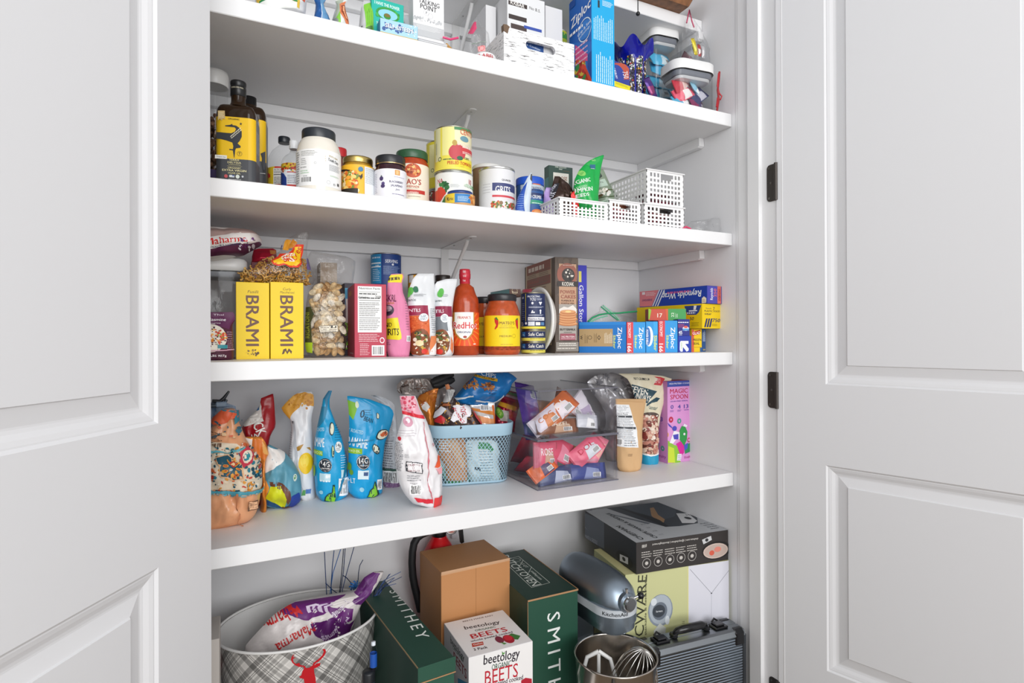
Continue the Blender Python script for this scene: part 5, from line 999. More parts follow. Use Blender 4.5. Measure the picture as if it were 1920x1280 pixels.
# white slotted baskets
def basket(A, w, d, h, label, rows, ncx, ncy, group='white slotted baskets', slot=True, yaw=0):
    t = thing('slotted_basket', label, 'basket', A, R_(yaw), group); wm = M('#f0f0f0', 'plastic', .4); g = G(); th = .0016
    def wall(P, L, n, slot):
        """P(s, z, o): point along the wall; o is depth into it"""
        def bar(s0, z0, s1, z1, e=0):
            v = [P(s, z, o) for o in (e, th-e) for (s, z) in ((s0, z0), (s1, z0), (s1, z1), (s0, z1))]
            g.add(v, [(0, 1, 2, 3), (7, 6, 5, 4), (0, 4, 5, 1), (1, 5, 6, 2), (2, 6, 7, 3), (3, 7, 4, 0)], wm)
        rim = .009; base = .006; H = h-rim-base; ph = H/rows; pw = (L-.02)/n; fr = .45
        bar(0, h-rim, L, h); bar(0, 0, L, base)
        s0, s1 = (L*.36, L*.66)
        for r in range(1, rows):
            z = base+r*ph; zz0, zz1 = z-ph*fr/2, z+ph*fr/2
            if slot and r == rows-1: bar(0, zz0, s0, zz1); bar(s1, zz0, L, zz1)
            else: bar(0, zz0, L, zz1)
        for c_ in range(n+1):
            s = .01+c_*pw; a, b_ = s-pw*fr/2, s+pw*fr/2
            if c_ == 0: a = 0
            if c_ == n: b_ = L
            top = h-rim
            if slot and s0 < s < s1: top = base+(rows-1)*ph-ph*fr/2
            bar(a, base, b_, top, .00015)
    wall(lambda s, z, o: (s, o, z), w, ncx, slot); wall(lambda s, z, o: (w-s, d-o, z), w, ncx, slot)
    wall(lambda s, z, o: (o, d-s, z), d, ncy, False); wall(lambda s, z, o: (w-o, s, z), d, ncy, False)
    g.build('slotted_wall', t)
    g = G(); g.box(.0018, .0018, .0005, w-.0018, d-.0018, .0022, wm); g.build('base', t)
    g = G(); e = .0035; g.box(-e, -e, h-.003, w+e, .0, h+.0006, wm, .001); g.box(-e, d, h-.003, w+e, d+e, h+.0006, wm, .001); g.box(-e, 0, h-.003, 0, d, h+.0006, wm, .001); g.box(w, 0, h-.003, w+e, d, h+.0006, wm, .001); g.build('rim', t)
    return t
A1 = onY(PX(312), PY(590), 1.245); W1 = XatY(PX(733), 1.245, z2)-A1.x
basket(Vector((A1.x, 1.245, z2)), W1, .26, A1.z-z2, 'white slotted basket at the front holding the green seed pouch', 5, 11, 15)
A2 = onY(PX(1025), PY(632), 1.245); W2 = A2.x-(A1.x+W1)-.008
basket(Vector((A1.x+W1+.008, 1.252, z2)), W2, .26, A2.z-z2-.002, 'white slotted basket with pink packets in the middle', 5, 8, 15)
A3 = onY(PX(1045), PY(640), 1.25); W3 = XatY(PX(1388), 1.25, z2)-A3.x; h3 = A3.z-z2
basket(Vector((A3.x, 1.252, z2)), W3, .26, h3, 'lower white slotted basket of the right-hand pair', 5, 9, 15)
A4 = onY(PX(1062), PY(345), 1.262)
basket(Vector((A4.x, 1.262, z2+h3+.0018)), W3*.93, .25, A4.z-z2-h3-.002, 'upper white slotted basket stacked on another one', 6, 9, 15)
R2 = random.Random(12)
for (bx, wx, n, cols, nm, hz_) in ((A1.x+W1+.008, W2, 5, ['#c8344f', '#8a4a2c', '#d8486a'], 'middle basket', 0), (A3.x, W3, 5, ['#a8303f', '#4a4a4a', '#c23a55'], 'lower right basket', 0), (A4.x, W3*.93, 3, ['#b2365a', '#55504e', '#8a3a4a'], 'upper right basket', h3+.002)):
    for i in range(n):
        cc = cols[i % 3]; lab = {'#c8344f': 'crimson', '#8a4a2c': 'brown', '#d8486a': 'pink', '#a8303f': 'red', '#4a4a4a': 'grey', '#c23a55': 'rose', '#b2365a': 'magenta', '#55504e': 'dark grey', '#8a3a4a': 'maroon'}[cc]
        wrapper('snack_packet', wx*.86, .055, .02, cc, '#e9e2dc', '%s snack packet inside the white slotted %s, layer %s' % (lab, nm, ('lowest', 'second', 'third', 'fourth', 'highest')[i]), 'packet', TR((bx+wx/2, 1.30+.01*(i % 3), z2+hz_+.014+.016*(i//1)*.8), 90*(i % 2)*.1, 0, R2.uniform(-3, 3)), 'packets in the slotted baskets', seed=i, bar=(i % 2 == 0))
bag2('flat_zip_bag', 'empty clear zip bag lying at the right end of the shelf', 1.27, [(745, 1735, 1760), (775, 1620, 1785), (800, 1440, 1790), (830, 1420, 1775), (860, 1400, 1740), (905, 1380, 1700)], .05, 71, '#f2f2f2', None, kind='clear', wr=.008)
g = G(); a = onY(PX(1365), PY(868), 1.245); b_ = onY(PX(1440), PY(865), 1.245); m_ = onY(PX(1400), PY(845), 1.245); g.tube([a, m_, b_], .003, M('#d8486f', 'film'), 8); tag(g.build('pink_zip_strip'), 'pink zip strip curling beside the empty clear bag', 'zip strip')
# ================================================================ top stocked shelf (seen from below)
z1 = S[1][1]
crop(390, 0, 3.84)
def bag1(name, label, Y, rows, t, seed, base, art=None, kind='film', cat='bag', **k):
    b = Bag(z1, Y, rows, t=t, seed=seed, zfix=False, **k)
    if art: art(b.F)
    # the foot of the bag rests on the shelf
    b.make(name, label, cat, base, kind)
    mz = min(v.co.z for v in b.o.data.vertices); b.o.location.z += max(-.06, min(.06, -mz+.0)); return b
def d(A): A.poly([(355, -60), (620, -60), (620, 0), (660, 60), (660, 130), (580, 90), (470, 60), (360, 50)], '#e9c24a').lines(400, -20, 590, 0, 2, '#a8341f', .5).poly([(590, -60), (690, -60), (698, 80), (640, 60), (600, 20)], '#e2572c').poly([(370, 2), (440, 6), (520, 26), (600, 58), (650, 82), (640, 90), (560, 60), (460, 30), (370, 18)], '#2f8a4a').poly([(370, 18), (460, 30), (560, 60), (640, 92), (640, 130), (370, 130)], '#eef0ec')
bag1('snack_tub_bag', 'clear bag with a red, yellow and green printed label at the left end', 1.25, [(-70, 360, 690), (-20, 350, 705), (40, 340, 712), (110, 345, 706), (150, 360, 700)], .07, 81, '#e4e4e4', d)
def d(A): A.poly([(810, -60), (860, -60), (835, 20), (850, 80), (870, 200), (815, 200), (822, 80), (812, 30)], '#5f93bd').poly([(812, 0), (815, 80), (808, 200), (812, 200), (820, 80), (816, 0)], '#cfdfec').lines(830, 60, 870, 140, 5, '#3f75a6', .3, vert=True)
bag1('blue_pouch', 'blue pouch with a lighter side panel, second item from the left end', 1.25, [(-60, 755, 862), (0, 775, 832), (40, 772, 838), (80, 765, 858), (130, 752, 882), (170, 750, 888)], .04, 83, '#16579c', d)
def d(A): A.poly([(925, -60), (985, -60), (960, 30), (900, 110), (890, 110), (920, 40)], '#a9b3a2').poly([(905, 120), (945, 40), (950, 130), (935, 180)], '#7fbf3a').poly([(950, -20), (1000, -40), (990, 60), (1010, 150), (1005, 190), (975, 120), (945, 60)], '#d97a4a').poly([(960, 0), (990, -10), (985, 60), (1005, 140), (980, 110), (955, 55)], '#8a3a1c').poly([(968, 10), (982, 5), (978, 60), (998, 120), (985, 110), (966, 50)], '#eda87a').ell(912, 120, 44, 60, '#8a8f8a')
bag1('curvy_pouch', 'grey pouch printed with orange rings and green, beside the blue pouch', 1.26, [(-60, 905, 1015), (0, 925, 985), (60, 905, 992), (120, 888, 1012), (175, 884, 1020), (210, 884, 1020)], .04, 85, '#dcdedc', d)
def d(A): A.poly([(1130, -60), (1190, -60), (1190, 230), (1120, 230), (1135, 120)], '#7fc63a').lines(1140, -20, 1180, 200, 3, '#4f9a2a', .2, vert=True).poly([(1120, 150), (1180, 140), (1180, 220), (1120, 220)], '#4f7a3a').ell(1108, 165, 24, 60, '#f0f0ee').poly([(1100, 120), (1112, 120), (1104, 220), (1096, 220)], '#33363a')
bag1('green_grey_pouch', 'pouch half grey and half lime green beside the turquoise card box', 1.265, [(-60, 1120, 1190), (0, 1100, 1186), (80, 1090, 1190), (200, 1082, 1192), (240, 1082, 1192)], .045, 87, '#c4c6c8', d)
c = Carton(z1, 1.255, 1178, 1410, 8, d=.035, yaw=2, tx=1300)
c.col(F='#16b3a2', U='#0f8a7e', R='#0f9a8c'); c.F.text('I HAVE THE POWER', 1290, 40, 180, 24, '#eafaf4', rot=-2).ell(1295, 105, 172, 100, '#2f9a3a').blobs(1215, 62, 1375, 150, ['#3fb04a', '#2a8a34'], 30, (10, 16)).ell(1295, 108, 138, 72, '#8fd0f0').ell(1290, 120, 52, 44, '#2f8a2c').ell(1290, 112, 44, 26, '#7a6a2c').text('TO', 1222, 165, 22, 18, '#eafaf4').rect(1240, 135, 1350, 160, '#5ac04a')
c.make('card_game_box', 'turquoise card box with a green ring picture behind the pale blue one', 'box', '#16b3a2')
c = Carton(z1, 1.222, 1240, 1510, 140, d=.03, yaw=0, tx=1300); c.col(F='#a9d4ec', Lf='#3f7fb8', U='#d8b43a', R='#8fbfdc'); c.F.blobs(1262, 158, 1400, 240, ['#3f5f9a', '#4a6aa8'], 22, (8, 16)).text('SELF-ESTEEM', 1378, 205, 205, 34, '#2f4a80').text('SELF-ESTEEM', 1376, 203, 198, 29, '#ffffff').blobs(1440, 175, 1500, 265, ['#ffffff', '#d9ecf6'], 24, (3, 6)).rect(1236, 262, 1515, 290, '#c9a83a')
c.make('card_game_box', 'small pale blue card box lying at the shelf edge', 'box', '#a9d4ec')
def d(A): A.blobs(1400, 20, 1475, 230, ['#9aa0a6', '#c9ccd0', '#6a7078', '#e9e9ea', '#7fa8c4'], 120, (3, 7))
bag1('patterned_bag', 'narrow bag with a speckled grey pattern left of the white tall box', 1.30, [(-60, 1412, 1478), (60, 1408, 1476), (160, 1404, 1476), (260, 1402, 1476)], .03, 89, '#b9bec2', d)
c = Carton(z1+.034, 1.26, 1478, 1700, -70, d=.04, yaw=0, tx=1560); c.col(F='#f2f2f3', U='#d9d9da', R='#dcdcdd'); c.F.text('TALKING', 1592, 22, 150, 34, '#1e1f22', rot=-3).text('POINT', 1588, 58, 118, 36, '#1e1f22', rot=-3).ring(1572, 92, 40, '#8a8c90', .06).ring(1602, 118, 36, '#8a8c90', .06).text('?', 1572, 92, 12, 18, '#8a8c90').blobs(1482, 135, 1690, 165, ['#c9cbcd', '#b9bbbd', '#e2e2e2'], 40, (5, 11)).rect(1476, 160, 1702, 300, '#c2c4c6').lines(1500, 170, 1680, 250, 6, '#f0f0f0', .25)
c.make('card_game_box', 'tall white card box standing on a clear card tray', 'box', '#f0f0f1')
ca = c
c = Carton(z1, 1.24, 1505, 1738, 0, h=.033, d=.085, yaw=0); g = c.g; g.box(0, 0, 0, c.w, c.d, .0022, M('#f4f5f5', 'glass')); g.box(0, 0, .0024, .002, c.d, c.h, M('#f4f5f5', 'glass')); g.box(c.w-.002, 0, .0024, c.w, c.d, c.h, M('#f4f5f5', 'glass'))
for i in range(9): g.box(.004, .004, .0032+i*.0031, c.w-.004, c.d-.004, .0032+i*.0031+.0022, M('#e2e2e3' if i % 2 else '#d0d0d2', 'paper'))
o = c.g.build('card_tray'); o.location = c.A; tag(o, 'clear tray with a stack of white cards under the tall white box', 'tray')
def d(A): A.poly([(1700, 170), (1720, 145), (1760, 190), (1800, 262), (1760, 250), (1720, 215)], '#e2a72a').poly([(1720, 210), (1760, 245), (1790, 260), (1740, 275)], '#b9b9b4').lines(1722, 160, 1760, 230, 2, '#3a3420', .1, 0)
bag1('orange_pouch', 'orange yellow pouch tip behind the clear card tray', 1.34, [(140, 1712, 1724), (180, 1700, 1756), (220, 1697, 1778), (265, 1695, 1802), (330, 1695, 1805)], .05, 91, '#d99a2a', d)
bag1('zip_bag', 'clear zip bag with a pink strip in front of the orange pouch', 1.27, [(262, 1695, 1800), (275, 1692, 1830), (300, 1700, 1838), (345, 1735, 1835), (370, 1738, 1832)], .05, 93, '#efeff1', None, kind='clear', wr=.006)
g = G(); g.tube([onY(PX(1690), PY(268), 1.25), onY(PX(1745), PY(284), 1.245), onY(PX(1800), PY(272), 1.25)], .0026, M('#e0447a', 'film'), 8); g.build('zip_strip', None).parent = None
st_ = bpy.data.objects[-1] if False else None
zs = [o for o in COL.objects if o.name.startswith('zip_strip') and o.parent is None][-1]; zb = [o for o in COL.objects if o.name.startswith('zip_bag')][-1]
zs.parent = zb; bpy.context.view_layer.update(); zs.matrix_parent_inverse = zb.matrix_world.inverted()
crop(850, 0, 3.491)
def d(A): A.rect(148, 278, 190, 325, '#e9a0a0').ring(170, 300, 30, '#c0393f', .2).rect(115, 245, 205, 262, '#9aa59a').lines(118, 246, 200, 262, 1, '#5a6a5f').poly([(112, 180), (150, 78), (162, 90), (150, 150), (122, 185)], '#d8426f')
b = bag1('zip_bag', 'clear zip bag with a tall pink tab and small red print', 1.26, [(75, 146, 160), (110, 138, 164), (160, 112, 190), (220, 80, 225), (300, 68, 236), (350, 66, 238), (390, 70, 236)], .06, 95, '#eeeeee', None, kind='clear', wr=.006)
overlay(b, d)
k = Can(z1, 1.235, 138, 285, top=334); k.root('glass_jar', 'jar with red letters on its white lid at the shelf edge', 'jar'); r, h = k.r, k.h; k.part('jar_body', [(r*.9, 0), (r*.96, .004), (r*.96, h*.5)], M('#e9e6e2', 'plastic')); k.part('lid', [(r*.98, h*.45), (r, h*.46), (r, h-.004), (r*.9, h), (0, h)], M('#ececec', 'plastic'), 48)
g = G(); A = cart(k.q); A.text('ELABEL', 212, 362, 110, 24, '#c0303a'); A.put(g, lambda x, y, o: ((r+.0004+o)*math.cos(k.f0+x/r), (r+.0004+o)*math.sin(k.f0+x/r), y), xs=[i*.003 for i in range(-9, 10)]); g.build('lid_print', k.o)
# distressed white crate
def crate():
    mt = bpy.data.materials.new('distressed_white'); mt.use_nodes = True; nt = mt.node_tree; b = nt.nodes['Principled BSDF']; b.inputs['Roughness'].default_value = .8
    tc = nt.nodes.new('ShaderNodeTexCoord'); mp = nt.nodes.new('ShaderNodeMapping'); mp.inputs['Scale'].default_value = (18, 18, 160); ns = nt.nodes.new('ShaderNodeTexNoise'); ns.inputs['Scale'].default_value = 1.6; ns.inputs['Detail'].default_value = 8; ns.inputs['Roughness'].default_value = .75
    rp = nt.nodes.new('ShaderNodeValToRGB'); rp.color_ramp.elements[0].position = .40; rp.color_ramp.elements[0].color = lin('#4a4644'); rp.color_ramp.elements[1].position = .455; rp.color_ramp.elements[1].color = lin('#eeeeef')
    L = nt.links.new; L(tc.outputs['Object'], mp.inputs[0]); L(mp.outputs[0], ns.inputs[0]); L(ns.outputs['Fac'], rp.inputs[0]); L(rp.outputs[0], b.inputs['Base Color'])
    a = onY(PX(330), PY(170), 1.225); w = XatY(PX(792), 1.225, z1)-a.x; h = a.z-z1; d_ = .2; th = .009
    t = thing('wooden_crate', 'distressed white wooden crate with an oblong hand hole', 'crate', (a.x, 1.225, z1))
    g = G(); hx0, hx1, hz0, hz1 = w*.30, w*.72, h*.58, h*.80; r = (hz1-hz0)/2
    # front board with a slot: outline ring to hole ring
    outer = []; hole = []; N = 32
    for i in range(N):
        a_ = 2*math.pi*i/N; cxh = hx1-r if math.cos(a_) >= 0 else hx0+r; hole.append((cxh+r*math.cos(a_), (hz0+hz1)/2+r*math.sin(a_)))
        dx, dy = math.cos(a_), math.sin(a_); X0, Y0 = (hx0+hx1)/2, (hz0+hz1)/2
        tx = ((w if dx > 0 else 0)-X0)/dx if abs(dx) > 1e-6 else 1e9; ty = ((h if dy > 0 else 0)-Y0)/dy if abs(dy) > 1e-6 else 1e9; tt = min(tx, ty); outer.append((X0+dx*tt, Y0+dy*tt))
    for cnr in ((0, 0), (w, 0), (w, h), (0, h)):
        i = min(range(N), key=lambda i: (outer[i][0]-cnr[0])**2+(outer[i][1]-cnr[1])**2); outer[i] = cnr
    for y, flip in ((0, 0), (th, 1)):
        v = [(p[0], y, p[1]) for p in outer]+[(p[0], y, p[1]) for p in hole]; f = [(i, (i+1) % N, (i+1) % N+N, i+N) for i in range(N)]; g.add(v, [q[::-1] if flip else q for q in f], mt)
    v = [(p[0], 0, p[1]) for p in hole]+[(p[0], th, p[1]) for p in hole]; g.add(v, [(i, (i+1) % N, (i+1) % N+N, i+N) for i in range(N)], mt)
    v = [(p[0], 0, p[1]) for p in outer]+[(p[0], th, p[1]) for p in outer]; g.add(v, [(i+N, (i+1) % N+N, (i+1) % N, i) for i in range(N)], mt); g.build('front_board', t)
    g = G(); g.box(0, th+.0003, 0, th, d_, h*.97, mt, .0008); o = g.build('side_board', t); g = G(); g.box(w-th, th+.0003, 0, w, d_, h*.97, mt, .0008); g.build('side_board', t)
    g = G(); g.box(th+.0003, d_-th, 0, w-th-.0003, d_, h*.95, mt, .0008); g.build('back_board', t); g = G(); g.box(th+.0003, th+.0003, .001, w-th-.0003, d_-th-.0003, .006, mt); g.build('base', t)
    g = G(); g.prism([(-.001, h), (.0, h-.012), (.010, h-.016), (.013, h-.004), (.016, h+.001), (.008, h+.005), (-.001, h+.004)], 'y', -.0012, .012, M('#6e5743', 'card')); g.build('worn_corner', t, fix=True)
    return a, w, h, th
a, w_, h_, th_ = crate()
c = Carton(z1+.0065, 1.30, 355, 600, -25, yaw=0, pb=None, d=.14, A=(XatY(PX(355), 1.30, z1), 1.30, z1+.0065))
c.w = along(c.A, c.ex, PX(600)); c.col(F='#e4e5e6', Lf='#d0d1d3', U='#cccccc', R='#d6d6d8'); c.F.rect(360, 0, 483, 62, '#3d3331').text('RXBAR', 420, 28, 92, 24, '#f0eeea', rot=-3).text('No B.S.', 534, 62, 72, 20, '#33302f', rot=-3, bold=False).rect(362, 88, 480, 150, '#3d3331').rect(380, 130, 430, 160, '#e9e9e9').lines(385, 140, 425, 152, 1, '#33302f').rect(376, 150, 480, 260, '#4a3c39').rect(462, 165, 578, 215, '#3450a8')
c.make('snack_bar_carton', 'white snack bar carton standing in the white crate', 'box', '#e4e5e6')
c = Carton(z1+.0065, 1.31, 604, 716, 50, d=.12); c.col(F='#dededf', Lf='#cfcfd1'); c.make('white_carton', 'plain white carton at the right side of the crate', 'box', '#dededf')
c = Carton(z1+.0065, 1.36, 262, 352, 55, d=.1, A=None); 
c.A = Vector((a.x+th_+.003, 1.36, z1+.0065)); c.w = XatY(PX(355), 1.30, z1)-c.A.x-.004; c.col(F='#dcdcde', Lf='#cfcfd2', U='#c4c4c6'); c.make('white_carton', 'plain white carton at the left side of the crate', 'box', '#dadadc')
c = Carton(z1+.0065, 1.245, 478, 690, 268, d=.025); c.col(F='#1f4f94'); c.F.text('s. Cookies', 525, 308, 90, 14, '#d9e4f2', rot=-8).lines(490, 320, 570, 335, 1, '#c9d6ea').rect(590, 260, 660, 420, '#d9d9da'); c.make('blue_packet', 'small blue packet seen through the hand hole of the crate', 'packet', '#1f4f94')
k = Can(z1, 1.47, 660, 752, top=188); k.root('bright_can', 'pink and green can peeking out behind the crate', 'can'); A = k.A; A.rect(700, 210, 800, 235, '#d93a8a').text('P7', 735, 222, 30, 22, '#f0e24a').rect(640, 235, 800, 265, '#3f9a4a'); tin(k, '#c9c9c9', '#b9c93a')
# tall slider bag box
c = Carton(z1, 1.215, 906, 1056, 0, h=.262, pb=760, yaw=1)
c.col(F='#0ea6df', Lf='#1560b8', U='#0b86c0'); A = c.Lf
A.poly([(760, 290), (905, 330), (905, 560), (800, 540), (800, 300)], '#d8462a').poly([(760, 285), (905, 270), (905, 520), (860, 420), (760, 310)], '#1c6fc8').blobs(800, 400, 860, 520, ['#e94a2c', '#f0a83a', '#3a9a4a', '#e9d24a', '#c9302a'], 40, (8, 16)).poly([(800, 295), (890, 360), (880, 400), (800, 390)], '#e04a8a').lines(800, 310, 880, 385, 4, '#f4c0d6', .3, 0)
A.poly([(880, 360), (906, 330), (906, 520), (880, 440)], '#14489a').ring(862, 195, 110, '#dff0fb', .09).ell(862, 195, 84, 120, '#1c7ad0').text('Ziploc', 832, 90, 130, 66, '#ffffff', rot=10, shear=.15).rect(765, 0, 800, 34, '#0f4a9a').text('Grip & Seal', 858, 185, 88, 20, '#eaf4fb', rot=12).text('technology', 858, 212, 76, 16, '#d9eaf6', rot=12).lines(765, 195, 850, 210, 1, '#ffffff', .2, 0)
c.F.rect(945, 0, 958, 52, '#24323a').lines(975, 0, 1045, 60, 5, '#e9f6fb', .35).lines(915, 85, 1045, 290, 11, '#e4f4fa', .3, vert=True).lines(930, 318, 1045, 560, 9, '#e4f4fa', .3, vert=True)
c.make('slider_bag_box', 'tall blue bag box standing at the shelf edge right of the crate', 'box', '#0e86c8')
# mosaic glass vase with a wavy blue rim
def vase():
    gm = bpy.data.materials.new('mosaic_glass'); gm.use_nodes = True; nt = gm.node_tree; b = nt.nodes['Principled BSDF']; b.inputs['Roughness'].default_value = .15
    N = nt.nodes.new; L = nt.links.new; tc = N('ShaderNodeTexCoord'); vo = N('ShaderNodeTexVoronoi'); vo.inputs['Scale'].default_value = 190; L(tc.outputs['Object'], vo.inputs['Vector'])
    sp = N('ShaderNodeSeparateColor'); L(vo.outputs['Color'], sp.inputs[0]); rp = N('ShaderNodeValToRGB'); rp.color_ramp.interpolation = 'CONSTANT'
    for p, col in ((0, '#dfe0da'), (.3, '#2a2a5c'), (.42, '#c9cfc4'), (.55, '#5a4a38'), (.66, '#e0a832'), (.76, '#c23a42'), (.84, '#3f9a62'), (.9, '#f4f4f2')):
        e = rp.color_ramp.elements.new(p) if p else rp.color_ramp.elements[0]; e.color = lin(col)
    L(sp.outputs[0], rp.inputs[0]); r2 = N('ShaderNodeValToRGB'); r2.color_ramp.elements[0].position = .35; r2.color_ramp.elements[1].position = .55; r2.color_ramp.elements[0].color = (1, 1, 1, 1); r2.color_ramp.elements[1].color = (.06, .05, .12, 1)
    mlt = N('ShaderNodeVectorMath'); mlt.operation = 'MULTIPLY'; ds = N('ShaderNodeMath'); ds.operation = 'MULTIPLY'; ds.inputs[1].default_value = 1; L(vo.outputs['Distance'], ds.inputs[0]); L(ds.outputs[0], r2.inputs[0]); L(rp.outputs[0], mlt.inputs[0]); L(r2.outputs[0], mlt.inputs[1]); L(mlt.outputs[0], b.inputs['Base Color'])
    k = Can(z1, 1.31, 1062, 1292, h=.1); k.root('glass_vase', 'cobalt blue glass vase with wavy rim and mosaic lobes', 'vase'); r = k.r; Ht = k.zat(262)-z1
    g = G(); n, m_ = 96, 26; vs = []
    for j in range(m_+1):
        t = j/m_
        for i in range(n):
            a_ = 2*math.pi*i/n; lob = abs(math.cos(a_*4)); w = max(0, (t-.72)/.28)
            rr = r*(.62+.12*t+.14*lob*(1-w)*(.6+.4*math.sin(math.pi*min(t/.8, 1)))+.52*w**1.5*(1+.08*math.cos(a_*6+.6)))
            zz = Ht*(t*(1-.02))+w**2*.014*(math.cos(a_*6+.6))+ (0)
            vs.append((rr*math.cos(a_), rr*math.sin(a_), zz))
    blue = M('#10189a', 'liquid', .06); f1 = []; f2 = []
    for j in range(m_):
        for i in range(n):
            a_ = 2*math.pi*(i+.5)/n; q = (j*n+i, j*n+(i+1) % n, (j+1)*n+(i+1) % n, (j+1)*n+i); (f1 if (abs(math.cos(a_*4)) > .38 and j < m_*.70+2.5*abs(math.cos(a_*4))) else f2).append(q)
    g.add(vs, f1, gm, True); o = g.build('mosaic_wall', k.o); g = G(); g.add(vs, f2, blue, True); inn = [(x*.93, y*.93, z+.0) for x, y, z in vs[n*8:]]; K = len(inn)//n
    g.add(inn, [(j*n+(i+1) % n, j*n+i, (j+1)*n+i, (j+1)*n+(i+1) % n) for j in range(K-1) for i in range(n)], blue, True)
    top = vs[-n:]; ti = inn[-n:]; g.add(top+ti, [(i, (i+1) % n, (i+1) % n+n, i+n) for i in range(n)], blue, True); g.add(vs[:n], [tuple(range(n))[::-1]], blue); g.build('blue_rim', k.o); return k
vase()
c = Carton(z1, 1.235, 1040, 1156, 412, d=.03, yaw=8); c.col(F='#2a3a90', R='#a8543a'); c.F.poly([(1056, 412), (1120, 412), (1150, 450), (1150, 520), (1056, 520)], '#b9503a').ell(1075, 480, 90, 110, '#2a3f98').text('CADBURY', 1062, 480, 50, 18, '#e9ecf6', rot=-70).text('750', 1128, 490, 32, 50, '#e4d4d4', rot=-70).rect(1040, 524, 1160, 600, '#e9dc1c').lines(1062, 535, 1150, 580, 5, '#7a7a2a', .3)
c.make('small_carton', 'small navy carton with yellow bottom band in front of the vase', 'box', '#2a3a90')
# canisters with candy
def rectcan(Y, pl, pr, top, lidy, label, d_, grp=None, yaw=-6, dep=.095):
    a = Vector((XatY(PX(pl), Y, z1), Y, z1)); w = along(a, Vector((math.cos(R_(yaw)), math.sin(R_(yaw)), 0)), PX(pr)); 
    hh = onY(PX((pl+pr)/2), PY(top), Y).z-z1; lh = hh-(onY(PX((pl+pr)/2), PY(lidy), Y).z-z1)
    t = thing('food_canister', label, 'canister', a, R_(yaw), grp); cx, cy = w/2, dep/2
    g = G(); rshell(g, w*.95, dep*.95, [(.004, 0), (0, .004), (0, hh-lh)], w*.2, M('#f1f3f4', 'glass'), 7, cx, cy); rshell(g, w*.95, dep*.95, [(.006, .0025), (.0025, .006), (.0025, hh-lh)], w*.19, M('#f1f3f4', 'glass'), 7, cx, cy); g.build('clear_body', t)
    g = G(); rshell(g, w, dep, [(.0, hh-lh-.002), (-.0004, hh-lh), (-.0006, hh-.004), (.004, hh)], w*.24, M('#efefee', 'plastic'), 7, cx, cy, caps=(False, True)); g.build('lid', t)
    g = G(); rshell(g, w*.93-.006, dep*.93-.006, [(.003, hh-lh-.018), (0, hh-lh-.014), (0, hh-lh-.003)], w*.17, M('#7b7f88', 'rubber'), 7, cx, cy, caps=(True, True)); g.build('seal_ring', t)
    g = G(); rshell(g, w*.8, dep*.8, [(.003, hh-lh-.026), (0, hh-lh-.022), (0, hh-lh-.0185)], w*.14, M('#c9cacc', 'plastic'), 7, cx, cy, caps=(True, True)); g.build('lid_underside', t)
    return a, w, hh, t
aL, wL, hL, t = rectcan(1.348, 1312, 1500, 178, 240, 'taller clear canister full of sky blue candy bars', None)
R3 = random.Random(7)
pos = ['lowest', 'second', 'third', 'fourth', 'fifth', 'sixth', 'topmost']
for i in range(7):
    cc = ['#4fb4dc', '#5cc0e6', '#45a8d2'][i % 3]
    wrapper('candy_bar', wL*.84, wL*.52, .018, cc, '#d9ecf4', 'sky blue wrapped candy bar in the taller canister, %s of the pile' % pos[i], 'candy', TR(aL+Vector((wL*.5+R3.uniform(-.003, .003), .030+R3.uniform(-.004, .01), .016+i*hL*.108)), 62, R3.uniform(-14, 14), R3.uniform(-12, 8)), 'sky blue candy bars', seed=i, bar=True, kind='film', nu=7, nv=5)
aR, wR, hR, t = rectcan(1.235, 1462, 1738, 400, 462, 'shorter clear canister of mixed pink and blue candy', None, dep=.1)
cs = [('#d8305a', '#f0b9a0', 'crimson'), ('#e23a6a', '#d9a88a', 'pink'), ('#58b8dc', '#f4f4f4', 'blue'), ('#8a2a5a', '#4a3a6a', 'plum'), ('#e8556f', '#f6f0ee', 'coral'), ('#3a3f6a', '#c9c9d6', 'navy'), ('#c93a4a', '#e9c9c0', 'red'), ('#9ad2ea', '#ffffff', 'pale blue')]
for i, (c1, c2, nm) in enumerate(cs):
    wrapper('candy_packet', wR*.5, wR*.3, .014, c1, c2, nm+' candy packet in the shorter canister under the zip bag', 'candy', TR(aR+Vector((wR*(.33+.36*(i % 2))+R3.uniform(-.003, .003), .032+R3.uniform(-.008, .006), .016+(i//2)*hR*.15)), R3.uniform(45, 80), R3.uniform(-40, 40), R3.uniform(-15, 15)), 'candy packets in the shorter canister', seed=i+20, bar=(i % 3 == 0), kind='film', nu=7, nv=5)
b = Bag(z1+hR+.001, 1.285, [(62, 1536, 1556), (95, 1520, 1572), (150, 1512, 1600), (200, 1503, 1628), (260, 1496, 1650), (330, 1492, 1668), (400, 1492, 1672), (440, 1500, 1668)], t=.05, seed=99, wr=.005, zfix=False, prof=((0, .7), (.3, 1), (.7, .5), (1, .08))); b.make('zip_bag', 'clear zip bag of sweets standing on the shorter canister', 'bag', '#efeff0', 'clear')
mz = b.hb; b.o.location.z -= mz
g = G(); p = lambda x, y: onY(PX(x), PY(y), 1.285)-b.o.location
g.tube([p(1527, 150), p(1545, 66), p(1562, 140), p(1576, 180)], .0022, M('#d24a72', 'film'), 6); g.build('zip_strip', b.o)
zt_ = z1+hR
wrapper('candy_stick', .05, .014, .01, '#e9d21c', '#f4e65a', 'yellow candy stick inside the zip bag on the canister', 'candy', TR(onY(PX(1578), PY(305), 1.285), 90, 72, 0), None, seed=3, bar=False)
wrapper('candy_stick', .036, .012, .008, '#c23a3a', '#e9e2dc', 'red candy stick inside the zip bag on the canister', 'candy', TR(onY(PX(1610), PY(330), 1.287), 90, 84, 0), None, seed=5, bar=False)
